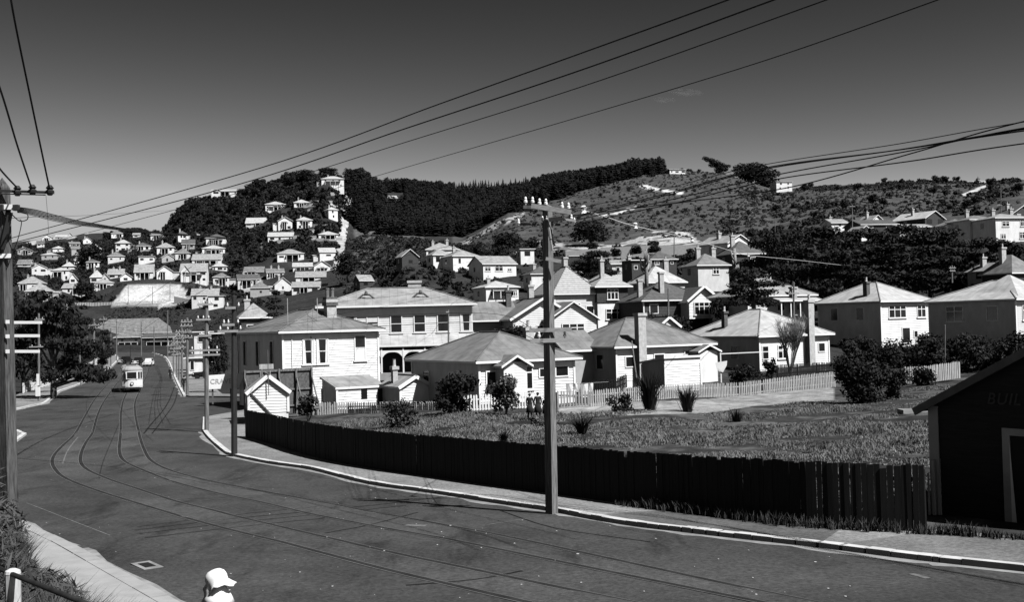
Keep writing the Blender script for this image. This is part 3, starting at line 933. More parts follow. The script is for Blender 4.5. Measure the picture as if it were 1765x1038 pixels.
mb = MB()
mb.beam((2.4, -.07, 0), (2.4, -.07, 6.2), .07); mb.build('downpipe', GREYW, H_A)
mb = MB(); mb.beam((.75, -.07, 0), (.75, -.07, 6.4), .06); mb.build('downpipe', WHITE, H_A)
for x in (1.0, 3.6):
    mb = MB(); mb.tube([(x, 1.6, 7.0), (x, 1.6, 9.4)], .035, 5); mb.build('roof_pipe', GREYW, H_A)
# --- bungalow behind the pole
D = 78; X, w, d = corner_fit(827, D, 990, 712, TH)
base = place(827, 694, D); m = mpp(D)
H_B = house('white bungalow with broad grey hip roof behind the tall foreground pole', base, TH, w, d, 2.9, 2.0, 'hip', .5, WHITE, IRONM, True,
      [('F', .5, .9, .9, 1.3, 'far'), ('F', 3.1, .7, 1.3, 1.9, 'casement2'), ('F', 4.9, 1.5, .75, .75, 'far'), ('F', 6.3, 1.5, 1.2, .85, 'far'), ('L', 2.0, .8, 1.2, 1.3, 'far'), ('L', 6.5, .8, 1.2, 1.3, 'far')],
      [(7.4, 5.5, 2.6, 5.2, .7, .55, BRICK, 1)])
wg = MB()        # porch bay with its own little roof
for zk in range(14): wg.b2((1.3, -1.25 + .0, zk * .2), (3.2, 0 - .04, zk * .2 + .19))
wg.build('porch_bay', WHITE, H_B)
rb = MB(); roof_mesh(rb, 1.3, 3.2, -1.25, .6, 2.75, .55, 'gy', .35); rb.build('porch_roof', [IRONM, TRIM], H_B, uv=True)
# --- bungalow with the white outside chimney
D = 95; X, w, d = corner_fit(1063, D, 1225, 972, TH)
base = place(1063, 657, D); m = mpp(D)
H_C = house('white bungalow with pyramid roof and broad white chimney on its front wall', base, TH, w, d, 2.95, 2.45, 'hip', .5, WHITE, IRONM, True,
      [('F', .9, 1.1, 1.25, 1.0, 'far'), ('F', 4.0, 1.2, 1.2, 1.0, 'far'), ('F', 7.4, 1.0, 1.6, 1.5, 'casement2'), ('L', 2.0, .9, 1.2, 1.4, 'far'), ('L', 5.4, .9, 1.2, 1.4, 'far')],
      [(2.35, -.42, 0, 5.8, .8, .62, BRICK, 0)])
rb = MB(); roof_mesh(rb, -3.2, 0.2, 3.2, d - .2, 2.95, 1.5, 'gx', .4); rb.build('side_gable_roof', [IRONM, TRIM], H_C, uv=True)
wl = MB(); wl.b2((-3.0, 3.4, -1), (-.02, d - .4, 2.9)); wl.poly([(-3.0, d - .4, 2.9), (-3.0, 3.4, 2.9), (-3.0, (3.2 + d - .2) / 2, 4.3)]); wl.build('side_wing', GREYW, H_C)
wl = MB(); wl.b2((w - 2.2, -1.15, -.5), (w - .15, -.04, 2.35)); wl.build('porch', WHITE, H_C)
rb = MB(); roof_mesh(rb, w - 2.3, w - .1, -1.2, .4, 2.4, .5, 'gy', .25); rb.build('porch_roof', [IRONM, TRIM], H_C, uv=True)
D = 88; X, w, d = corner_fit(1146.5, D, 1208, 1108, TH)
house('small white shed with dark flat sloping roof and dark left wall', place(1146.5, 668, D), TH, w, d, 2.0, .45, 'skb', .15, WHITE, IROND, True, [], [], 1.0, 'shed', None, 'shed')
# --- pale-roofed bungalow with two chimneys
D = 110; X, w, d = corner_fit(1310, D, 1429, 1186, TH)
H_D = house('bungalow with wide pale roof behind the bare twiggy tree', place(1310, 638, D), TH, w, d, 3.4, 2.7, 'hip', .5, WHITE, IRONL, True,
      [('F', .3, 1.0, .9, 1.4, 'far'), ('F', 2.4, 1.0, 1.3, 1.4, 'casement2'), ('F', 8.0, 1.5, 1.0, 1.0, 'far'), ('L', 3, 1, 1.2, 1.4, 'far'), ('L', 7, 1, 1.2, 1.4, 'far')],
      [(6.55, -.40, 0, 6.9, .75, .6, BRICK, 1), (-.0 + 1.3, 6.6, 3.6, 6.0, .45, .5, BRICKD, 1)])
# --- two storey house right of it
D = 127; X, w, d = corner_fit(1520, D, 1604, 1413, TH)
H_R1 = house('two storey white house with pale pyramid roof and clipped hedge below', place(1520, 603, D), TH, w, d, (603 - 519) * mpp(D), 2.35, 'hip', .5, WHITE, IRONL, True,
      [('F', 1.3, 3.6, 2.9, 1.5, 'casement3'), ('F', 6.1, 3.6, 1.5, 1.5, 'casement2'), ('F', 3.4, .6, 1.4, 1.9, 'far'), ('F', 5.4, 1.2, .7, .9, 'far'), ('L', 2, 3.4, 1.2, 1.6, 'far'), ('L', 6, 3.4, 1.2, 1.6, 'far')],
      [(1.0, 2.9, 5.6, 8.0, .55, .6, BRICKD, 1)])
# --- house at the right edge
D = 112; X, w, d = corner_fit(1753, D, 1850, 1604, TH)
H_R2 = house('dark walled house with broad pale hip roof at the right edge', place(1753, 604, D), TH, w, d, (604 - 515) * mpp(D), 2.1, 'hip', .5, CREAM, IRONL, True,
      [('F', 1.0, 3.0, 1.4, 1.6, 'casement2'), ('L', 2.2, 3.0, 2.2, 1.7, 'casement2'), ('L', 7.2, 3.0, 1.4, 1.6, 'far'), ('L', 5.0, .4, 1.0, 1.2, 'far')], [])
rb = MB(); roof_mesh(rb, 1.2, 6.5, .6, 6.2, 5.55, 2.3, 'hip', .4); rb.build('upper_roof', [IRONL, TRIM], H_R2, uv=True)
# --- the hotel: long two storey front with a verandah
D = 104; ang = R(6)
A_ = P(556, 648, D); B_ = P(811, 645, D - 1)
w = 14.2; d = 8.5
H_H = house('long two storey white boarding house with ground floor verandah and wide pale roof', A_, ang, w, d, (648 - 529) * mpp(D), 1.75, 'hip', .55, WHITE, IRON, True,
      [('F', 2.0 + k * 2.22, 3.85, 1.15 if k else 1.3, 1.75, s) for k, s in enumerate(('curtain', 'sash', 'sash', 'sash', 'sash', 'curtain')) if k < 6], [], cat='boarding house', name='boarding_house')
add_chimney(H_H, 8.9, d / 2 + .3, 7.6, 9.0, 1.3, .6, BRICK, 0)
for x in (4.2, 9.4):
    mb = MB(); mb.tube([(x - .9, 1.4, 7.1), (x - .3, 1.4, 7.6), (x + .3, 1.4, 7.6), (x + .9, 1.4, 7.1)], .09, 6); mb.lathe([(.12, 0), (.2, .1), (.1, .4)], 8, (x, 1.4, 7.55)); mb.build('roof_ventilator', BRICKD, H_H)
fa = MB(); fa.b2((-.5, -.62, 6.34), (w + .5, -.557, 6.5)); fa.build('fascia_board', TRIM, H_H)
vr = MB(); roof_mesh(vr, 3.6, w + .4, -2.6, -.06, 2.75, .95, 'skf', .12); vr.build('verandah_roof', [IRONL, TRIM], H_H, uv=True)
vd = MB(); vd.b2((3.6, -2.6, -.5), (w, -.05, .15)); vd.build('verandah_floor', CONC, H_H)
bk = MB(); bk.b2((3.8, -.10, .16), (w - .2, -.045, 2.6)); bk.build('verandah_back_panel', DARKW, H_H)  # dark panel laid over the white front wall, behind the posts
xs = [3.8, 5.6, 7.6, 9.6, 11.6, w - .1]
for i, x in enumerate(xs):
    vp = MB(); vp.box((x, -2.5, 1.4), (.14, .14, 2.5)); vp.build('verandah_post', TRIM, H_H)
for a, b_ in zip(xs[:-1], xs[1:]):
    vp = MB()
    n_ = 10
    for k in range(n_):              # curved fretwork arch between two posts
        u0, u1 = k / n_, (k + 1) / n_
        f = lambda u: 2.1 - .5 * (abs(2 * u - 1) ** 3)
        x0, x1 = a + .07 + (b_ - a - .14) * u0, a + .07 + (b_ - a - .14) * u1
        vp.poly([(x0, -2.53, f(u0)), (x1, -2.53, f(u1)), (x1, -2.53, 2.25), (x0, -2.53, 2.25)])
        vp.poly([(x0, -2.47, 2.25), (x1, -2.47, 2.25), (x1, -2.47, f(u1)), (x0, -2.47, f(u0))])
    vp.b2((a, -2.54, 2.5), (b_, -2.46, 2.62))
    vp.build('verandah_arch', TRIM, H_H)
rl = MB(); rl.b2((3.8, -2.54, .95), (5.6, -2.46, 1.03)); rl.b2((3.8, -2.52, .25), (5.6, -2.48, .9)); rl.build('verandah_balustrade', TRIM, H_H)
# --- small sheds in front of the corner house
D = 75.5; X, w, d = corner_fit(429, D, 494, 421, R(20))
sh = house('little white gabled shed with crooked roof beside the billboard', place(429, 713, D), R(16), 2.65, 3.2, 1.55, 1.05, 'gy', .18, WHITE, IRON, True, [], [], 1.5, 'shed', None, 'shed')
mb = MB(); mb.beam((1.33, -.24, 1.2), (1.33, -.24, 2.6), .05); mb.tube([(1.33, -.2, 2.5), (1.33, -.2, 4.3)], .03, 5); mb.build('vent_pipe', BRICKD, sh)
mb = MB(); mb.beam((.05, -.10, 1.5), (1.9, -.10, -.6), .09); mb.build('leaning_plank', BRICKD, sh)
D = 85; X, w, d = corner_fit(581, D, 661, 556, TH)
sh = house('white lean to wash house with sloping iron roof against the corner house', place(581, 703, D), TH, w, d, 1.55, .75, 'skf', .15, WHITE, IRON, True, [('F', 2.0, .55, .5, .8, 'dark'), ('F', 3.4, .1, .6, 1.2, 'dark')], [], 1.2, 'wash house', None, 'wash_house')
D = 84; X, w, d = corner_fit(690, D, 741, 657, TH)
house('small gabled outhouse with pale roof in front of the verandah', place(690, 692, D), TH, w, d, 1.2, .7, 'gy', .2, WHITE, IRON, True, [], [(.4, 1.9, 1.0, 2.6, .4, .4, BRICK, 1)], 1.0, 'shed', None, 'shed')
# --- middle row
D = 122; base = P(886, 596, D); m = mpp(D)
H_G = house('house with two broad white gables and dark barge boards behind the pole', base, R(14), 7.0, 12.0, 3.2, 2.1, 'gy', .5, WHITE, IRONM, True,
      [('F', 2.6, .9, 2.4, 1.3, 'casement3'), ('L', 2, .8, 1.2, 1.4, 'far'), ('L', 6, .8, 1.2, 1.4, 'far')], [(1.2, 7.0, 4.2, 6.4, .6, .5, BRICKD, 1), (4.2, 8.0, 4.4, 7.0, .6, .8, BRICK, 1)])
rb = MB(); roof_mesh(rb, -4.6, 1.5, 5.0, 10.6, 3.2, 1.9, 'gx', .45); rb.build('side_roof', [IRONM, TRIM], H_G, uv=True)
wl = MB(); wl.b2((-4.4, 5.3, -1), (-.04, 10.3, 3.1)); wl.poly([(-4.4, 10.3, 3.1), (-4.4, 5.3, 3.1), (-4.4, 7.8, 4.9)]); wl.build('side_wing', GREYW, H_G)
rb = MB(); roof_mesh(rb, 3.6, 8.9, -2.2, 4.0, 3.0, 1.75, 'gy', .4); rb.build('front_gable_roof', [IRONM, TRIM], H_G, uv=True)
wl = MB(); lap_side(wl, (3.6, -2.2), (8.9, -2.2), 0, 3.0, 0, 1.75); flat_side(wl, (8.9, -2.2), (8.9, 3), -1, 3.0); flat_side(wl, (3.6, 3), (3.6, -2.2), -1, 3.0); wl.build('front_gable_wall', WHITE, H_G)
add_window(H_G, 'F', 4.9, .9, 2.6, 1.4, 7, 12, 'casement3', TRIM, 2.24)
D = 150; base = P(957, 556, D)
H_T = house('large house with steep ridged tile hip roof and dark shingled upper storey', base, R(20), 6.4, 8.0, 3.9, 3.9, 'hip', .5, CREAM, TILE, True,
      [('F', 2.2, 1.2, 1.6, 1.4, 'casement2'), ('F', 4.6, .6, 1.2, 1.6, 'far')], [(3.6, 4.6, 7.0, 9.2, .6, .6, BRICK, 0), (7.6, 1.0, 3.5, 8.6, .55, .5, BRICK, 1)])
wl = MB(); wl.b2((6.1, -.6, -1.5), (10.6, 5.5, 2.6)); wl.build('lower_bay', WHITE, H_T)
wl = MB(); wl.b2((6.0, -.75, 2.6), (10.7, 5.5, 4.75)); wl.build('shingled_storey', DARKW, H_T)
rb = MB(); roof_mesh(rb, 6.0, 10.7, -.75, 5.5, 4.8, 1.9, 'hip', .55); rb.build('tower_roof', [TILE, TRIM], H_T, uv=True)
add_window(H_T, 'F', 7.5, 2.95, 1.7, 1.55, 10, 8, 'casement3', TRIM, .76)
add_window(H_T, 'F', 7.3, .2, 2.6, 1.5, 10, 8, 'casement3', TRIM, .61)
D = 145; base = P(1110, 552, D)
H_K = house('house with black tiled roof and one cream gable holding a wide casement', base, R(18), 9.5, 8.5, 2.6, 2.5, 'hip', .5, DARKW, SLATE, True, [('F', .8, .8, 1.3, 1.3, 'far')], [(3.4, 1.6, 3.0, 6.4, .6, .6, BRICK, 0), (-.2 + .9, 2.6, 3.0, 5.5, .6, .6, BRICK, 0)])
wl = MB(); lap_side(wl, (5.4, -2.4), (9.6, -2.4), 0, 2.55, 0, 1.7); flat_side(wl, (9.6, -2.4), (9.6, 2), -1, 2.55); flat_side(wl, (5.4, 2), (5.4, -2.4), -1, 2.55); wl.build('gable_wall', WHITE, H_K)
rb = MB(); roof_mesh(rb, 5.4, 9.6, -2.4, 4, 2.55, 1.7, 'gy', .45); rb.build('gable_roof', [SLATE, TRIM], H_K, uv=True)
for s in (-1, 1):
    bb = MB(); bb.beam((7.5 + s * 2.55, -2.9, 2.28), (7.5 + s * .05, -2.9, 4.22), .06, .3); bb.build('bargeboard', TRIM, H_K)
add_window(H_K, 'F', 6.1, .5, 2.9, 1.7, 9, 8, 'casement5'[:8] + '4', TRIM, 2.44)
D = 128; base = P(1136, 574, D)
house('small gabled porch with white barge boards above the bungalow roofs', base, R(24), 2.6, 3.5, .9, .95, 'gy', .3, CREAM, IROND, True, [], [], 1.5, 'shed', None, 'shed')
D = 136; X, w, d = corner_fit(1290, D, 1402, 1228, R(22))
H_V = house('low villa with wide pale hip roof and a posted verandah beside the cedar', P(1290, 546, D), R(22), w, d, 2.6, 2.3, 'hip', .5, CREAM, IRON, True, [('F', 4.2, .6, 1.2, 1.6, 'far'), ('F', 6.4, .6, 1.2, 1.6, 'far')], [(6.3, -.6, 0, 3.6, .7, .6, BRICK, 1)])
rb = MB(); roof_mesh(rb, 3.4, w, -1.9, -.05, 1.9, .45, 'skf', .15); rb.build('verandah_roof', [IRONL, TRIM], H_V, uv=True)
for x in (3.6, 5.0, 6.4, w - .2):
    vp = MB(); vp.box((x, -1.8, .85), (.13, .13, 2.1)); vp.build('verandah_post', TRIM, H_V)

# --- houses of the hillsides: (label, left px, right px, ridge, eave, base rows, roof, wall, roof paint, turn, depth or None, chimneys, options)
HS = [
 ('white house at the left end of the far skyline ridge', 70, 88, 404, 409, 419, 'gy', WHITE, IRONL, 12, 1080, 1),
 ('dark house with pale roof second along the far skyline ridge', 92, 114, 404, 408, 416, 'gx', GREYW, IRONL, 10, 1080, 1),
 ('narrow gabled house third along the far skyline ridge', 115, 125, 401, 406, 414, 'gy', CREAM, IRON, 8, 1085, 0),
 ('low pale house on the far ridge above the white scar', 139, 156, 401, 406, 413, 'hip', WHITE, IRONL, 14, 1090, 1),
 ('tiny white house at the right of the far ridge row', 160, 174, 402, 406, 412, 'hip', WHITE, IRONL, 14, 1090, 0),
 ('tiny cottage on the far ridge just below the skyline wires', 227, 240, 401, 404, 409, 'gx', WHITE, IRON, 10, None, 0),
 ('white cottage with two dark windows below the far ridge road', 87, 107, 424, 428, 435, 'hip', WHITE, IRONL, 14, None, 0),
 ('two storey white house with lower skirt roof among dark trees', 196, 222, 413, 419, 432, 'hip', WHITE, IRONL, 10, None, 1),
 ('dark gabled cottage beside the big left pole', 28, 51, 447, 454, 460, 'gx', CREAM, IRONM, 8, None, 0),
 ('small white hip roofed house above the boxy two storey one', 105, 126, 452, 459, 465, 'hip', WHITE, IRONL, 12, None, 1),
 ('small white gable end half hidden by trees on the left hill', 124, 136, 443, 447, 456, 'gy', WHITE, IRON, 14, None, 0),
 ('boxy two storey white house with flat parapet on the left hill', 80, 117, 461, 466, 484, 'hip', WHITE, IRONL, 14, None, 0),
 ('long house with pale roof close right of the big pole', 26, 69, 477, 488, 502, 'hip', WHITE, IRON, 10, None, 1),
 ('large hip roofed house with dark porch near the left edge', 36, 83, 489, 502, 514, 'hip', WHITE, IRON, 12, None, 0),
 ('low house with bare pale roof and two white chimneys just above the dark trees', 66, 108, 510, 520, 528, 'hip', CREAM, IRONL, 12, None, 2),
 ('tall narrow white gabled house with dark lower window', 114, 131, 471, 479, 497, 'gy', WHITE, IROND, 16, None, 0),
 ('house with steep pale hip roof left of the gabled bay house', 151, 175, 466, 478, 487, 'hip', WHITE, IRONL, 14, None, 1),
 ('dark gabled house with tall bay windows above the clay cutting', 171, 186, 471, 477, 487, 'gy', CREAM, IROND, 14, None, 0),
 ('long pale roofed house at the top left of the clay cutting', 182, 211, 463, 472, 480, 'gx', WHITE, IRON, 10, None, 2),
 ('low white gabled house at the left lip of the clay cutting', 200, 225, 470, 477, 485, 'gy', WHITE, IRON, 20, None, 0),
 ('square white flat topped house in two steps on the mid hill', 233, 264, 437, 442, 456, 'flat', WHITE, IRONL, 14, None, 0),
 ('two storey white house with pyramid roof beside a dark tree', 264, 298, 418, 426, 441, 'hip', WHITE, IRON, 14, None, 1),
 ('wide pale roofed bungalow behind the gabled one above the cutting', 226, 262, 455, 468, 482, 'gx', WHITE, IRON, 12, None, 0),
 ('bungalow with big front gable and four pane bay above the cutting', 262, 295, 458, 467, 482, 'gy', WHITE, IRON, 18, None, 0),
 ('large bungalow with arched porch and double dark windows', 304, 354, 453, 467, 487, 'gx', WHITE, IRON, 10, None, 0),
 ('dark roofed villa with pale verandah under the black slope', 350, 388, 403, 410, 422, 'hip', WHITE, IROND, 10, None, 0),
 ('white hip roofed villa with deep left porch below the dark roofed one', 339, 385, 422, 428, 438, 'hip', WHITE, IRONL, 16, None, 0),
 ('long pale roof house with dark porch at its right end', 326, 379, 437, 447, 456, 'gx', WHITE, IRON, 8, None, 1),
 ('white cottage right of the large arched bungalow', 362, 390, 453, 459, 467, 'hip', WHITE, IRONL, 12, None, 1),
 ('pale roofed house set below the cutting wall with two roof vents', 322, 374, 497, 508, 527, 'gx', CREAM, IRON, 12, 452, 2),
 ('white trellised house at the right foot of the clay cutting', 355, 384, 504, 510, 530, 'flat', WHITE, IRONL, 10, 448, 0),
 ('long low house with weathered roof at the top of the bare paddock', 417, 453, 459, 468, 476, 'gx', CREAM, IRONM, 8, None, 0),
 ('house with two chimneys and white side wall right of the bare paddock', 452, 488, 462, 469, 479, 'gx', WHITE, IRONM, 16, None, 2),
 ('bungalow with twin front gables on a pale terrace', 457, 504, 399, 407, 415, 'gx', WHITE, IRONL, 8, None, 0),
 ('bungalow with one broad gable near the foot of the steep track', 543, 582, 398, 404, 414, 'hip', WHITE, IRONL, 12, None, 1),
 ('two storey white house with side gable beside the steep track', 543, 577, 426, 434, 450, 'gx', WHITE, IRONL, 18, None, 0),
 ('big two storey white house with dark garage opening on the spur', 469, 522, 429, 437, 452, 'hip', WHITE, IRON, 14, None, 0),
 ('white roofed house just above the balcony house', 500, 537, 452, 459, 467, 'gx', WHITE, IRONL, 10, None, 0),
 ('gabled house with dark balcony on two levels', 535, 568, 449, 458, 471, 'gy', WHITE, IROND, 14, None, 0),
 ('long pale roofed house with a row of small windows', 504, 560, 467, 477, 487, 'gx', WHITE, IRON, 8, None, 0),
 ('cream house with overlapping front gables above the fir', 467, 501, 478, 490, 505, 'gy', WHITE, IRON, 14, None, 1),
 ('low white house with a small central gable behind the boarding house roof', 499, 550, 485, 494, 505, 'gx', WHITE, IRON, 6, None, 1),
 ('dark steep gabled house in the trees right of the fir', 606, 642, 473, 483, 494, 'gx', DARKW, IRON, 30, 420, 0),
 ('broad white house with pillared verandah at the top of the spur', 549, 592, 302, 308, 321, 'hip', WHITE, IRONL, 10, None, 1),
 ('white house on tall posts with glazed front high on the spur', 450, 491, 346, 352, 365, 'hip', WHITE, IRONL, 14, None, 0),
 ('small white hip roofed house just right of the posted one high on the spur', 502, 532, 343, 349, 358, 'hip', WHITE, IRONL, 12, None, 1),
 ('narrow two storey tower like house near the steep track', 557, 581, 356, 361, 378, 'hip', WHITE, IRONL, 30, None, 1),
 ('steep pale roof with dark triangular gable on the dark slope', 422, 457, 374, 384, 390, 'gx', CREAM, IRONL, 4, None, 0),
 ('gable fronted two storey white house left of its hip roofed neighbour', 475, 503, 373, 380, 397, 'gy', WHITE, IRON, 12, None, 1),
 ('hip roofed two storey white house right of its gable fronted neighbour', 505, 537, 373, 379, 394, 'hip', WHITE, IRONL, 16, None, 1),
 ('long pale house on the left shoulder of the spur skyline', 361, 410, 325, 329, 338, 'gx', WHITE, IRONL, 6, 742, 1),
 ('dark gabled wing at the left of the big villa', 680, 720, 429, 441, 458, 'gy', DARKW, IRON, 24, 322, 0),
 ('big old villa with tall ornate chimneys and stepped pale roofs', 722, 790, 418, 430, 450, 'hip', WHITE, IRON, 14, 330, 2),
 ('white front wing of the old villa with tiered hip roof', 733, 776, 429, 439, 457, 'hip', WHITE, IRON, 24, 318, 0),
 ('white walled house with front gable and slim chimney above the scrub', 758, 824, 429, 441, 460, 'hip', WHITE, IRON, 26, 312, 1),
 ('two storey house with dark left gable and white arched bay', 806, 890, 439, 454, 480, 'gx', WHITE, IRON, 24, 296, 0),
 ('cottage with pale bonnet roof and dark left verandah', 814, 894, 484, 495, 515, 'hip', WHITE, IRONL, 22, 250, 1),
 ('white flat topped box house standing on piles', 891, 921, 427, 429, 446, 'flat', WHITE, IRONL, 12, 325, 0),
 ('long low roof beside the hillside retaining wall', 977, 1036, 432, 441, 449, 'gx', GREYW, IRONM, 6, 345, 0),
 ('tall house with pale curving roof and heavy white chimney', 1090, 1184, 459, 487, 505, 'hip', CREAM, IRONL, 18, 172, 2),
 ('house with plain dark hip roof behind the lopped tree', 1112, 1168, 433, 447, 460, 'hip', DARKW, IROND, 14, 260, 0),
 ('dark sided house with a tall sooty chimney', 1076, 1106, 443, 448, 474, 'flat', DARKW, IROND, 20, 235, 1),
 ('small bungalow with white trim left of the dark sided house', 1048, 1082, 447, 454, 472, 'gx', CREAM, IRON, 10, 250, 0),
 ('house with cream pedimented gable and dark flank on the rise', 1215, 1303, 403, 417, 438, 'gy', WHITE, IRON, 38, 212, 1),
 ('house with grey hip roof and cream end wall behind bare shrubs', 1185, 1260, 437, 457, 478, 'hip', CREAM, IRONM, 18, 190, 2),
 ('dark roofed house half hidden by the lopped tree', 1246, 1320, 415, 437, 458, 'hip', DARKW, IROND, 18, 200, 1),
 ('little white gabled cottage at the top left of the dark grove', 1425, 1463, 378, 385, 393, 'gx', WHITE, IRON, 14, 300, 1),
 ('house with small dark gable behind the long dark roof', 1488, 1527, 370, 380, 390, 'gy', WHITE, IRON, 24, 310, 1),
 ('long house with low dark roof above the grove', 1474, 1552, 376, 386, 397, 'gx', DARKW, IROND, 10, 285, 0),
 ('house with dark gable and bright right roof slope above the grove', 1558, 1640, 362, 375, 388, 'gy', DARKW, IRONL, 34, 300, 1),
 ('low pale roof just above the middle of the grove', 1544, 1608, 387, 393, 402, 'gx', GREYW, IRON, 8, 262, 0),
 ('white hip roofed house with glazed corner bay', 1626, 1692, 376, 387, 404, 'hip', WHITE, IRONM, 16, 246, 0),
 ('tall white two storey house with blinds in its upper windows', 1658, 1735, 369, 378, 412, 'hip', WHITE, IRONM, 14, 240, 1),
 ('tall white house with dark upper bay at the right edge of the hill', 1704, 1785, 366, 375, 424, 'hip', WHITE, IRON, 12, 232, 2),
 ('dark gable roof behind the tall white houses at the right edge', 1730, 1790, 353, 366, 380, 'gy', DARKW, IROND, 20, 270, 1),
 ('small white gabled shed in front of the long dark roof', 1473, 1499, 389, 395, 406, 'gy', WHITE, IRON, 20, 268, 0),
 ('pale roof with slim white chimney right of the grove', 1693, 1745, 453, 466, 485, 'hip', CREAM, IRON, 18, 165, 1),
 ('house with dark sloping roof cut by the right edge above the hip roofs', 1722, 1800, 440, 470, 505, 'hip', DARKW, IRONM, 20, 150, 1),
 ('white house on the skyline beside the hilltop pines', 1334, 1367, 307, 313, 331, 'flat', WHITE, IRONL, 10, None, 1),
 ('small white cottage alone in the pine forest clearing', 664, 684, 336, 341, 350, 'gx', WHITE, IRONL, 20, 800, 0),
 ('low white water works building on the bare hill crest', 1150, 1182, 290, 292, 300, 'flat', WHITE, IRONL, 10, None, 0),
 ('long hall with huge plain pale roof at the end of the street', 153, 290, 553, 576, 592, 'hip', WHITE, IRONM, 4, 425, 0),
 ('corner shop with dark verandah and two chimneys at the street bend', 190, 243, 569, 582, 607, 'hip', DARKW, IRONM, 10, 395, 2),
 ('low dark shop row with a long verandah roof past the bend', 242, 300, 575, 582, 604, 'gx', DARKW, IROND, 4, 392, 0),
 ('white two storey shop on the right of the street', 330, 342, 566, 572, 636, 'flat', WHITE, IRON, 8, 195, 0),
 ('dark sided hall behind the palms on the right of the street', 340, 362, 571, 575, 650, 'flat', DARKW, IROND, 10, 170, 0),
 ('shop with pale hip roof and a dark signboard band', 394, 462, 525, 548, 640, 'hip', DARKW, IRON, 20, 150, 1),
 ('low white awning fronted shop beside the street poles', 309, 338, 612, 617, 644, 'flat', WHITE, IRONL, 12, 182, 0),
]
_used = [(a[1], a[2], a[3], a[5]) for a in HS]
_g = random.Random(4)
GROUPS = {}
for lab, grp, poly, n_, D0, D1, w0, w1 in (
   ('small pale far off house packed among the others on the left hillside', 'far houses packed on the left hillside', [(20, 440), (60, 424), (140, 412), (240, 404), (330, 412), (420, 470), (468, 500), (468, 520), (335, 486), (190, 486), (150, 520), (20, 520)], 84, 430, 1100, 7, 12),
   ('pale roofed house in the loose row above the dark grove on the right', 'houses above the grove', [(1420, 372), (1560, 358), (1660, 360), (1660, 395), (1440, 398)], 10, 250, 340, 8, 11),
   ('tiny pale house in the thin row along the far left ridge', 'tiny houses on the far left ridge', [(70, 414), (150, 404), (250, 400), (250, 412), (150, 416), (70, 422)], 9, 850, 1120, 9, 12),
   ('pale cottage lost among the roofs between the boarding house and the grove', 'cottages lost among the middle roofs', [(900, 520), (980, 470), (1100, 452), (1240, 445), (1330, 470), (1240, 510), (1100, 505)], 9, 150, 330, 8, 10)):
    for _ in range(900):
        if n_ <= 0: break
        x = _g.uniform(min(p[0] for p in poly), max(p[0] for p in poly)); y = _g.uniform(min(p[1] for p in poly), max(p[1] for p in poly))
        if not in_poly(np.array([x]), np.array([y]), poly)[0]: continue
        if any(in_poly(np.array([x]), np.array([y]), c[0])[0] for c in CLAY if c[4] == 0): continue
        g_ = on_ground(x, y, D0)
        if g_ is None or g_.y > D1: continue
        W_ = _g.uniform(w0, w1) / mpp(g_.y); H_ = _g.uniform(2.7, 5.2) / mpp(g_.y); R_0 = _g.uniform(1.6, 2.6) / mpp(g_.y)
        if any(x + W_ / 2 > a - 1 and x - W_ / 2 < b_ + 1 and y > c - 1 and y - H_ - R_0 < d_ - (d_ - c) * .45 for a, b_, c, d_ in _used): continue
        HS.append((lab, x - W_ / 2, x + W_ / 2, y - H_ - R_0, y - H_, y, _g.choice(('hip', 'hip', 'gx', 'gy')), _g.choice((WHITE, WHITE, CREAM, GREYW)), _g.choice((IRON, IRONL, IRONM, IROND)), _g.uniform(4, 30), None, _g.choice((0, 1, 1))))
        GROUPS[lab] = grp
        _used.append((x - W_ / 2, x + W_ / 2, y - H_ - R_0, y)); n_ -= 1
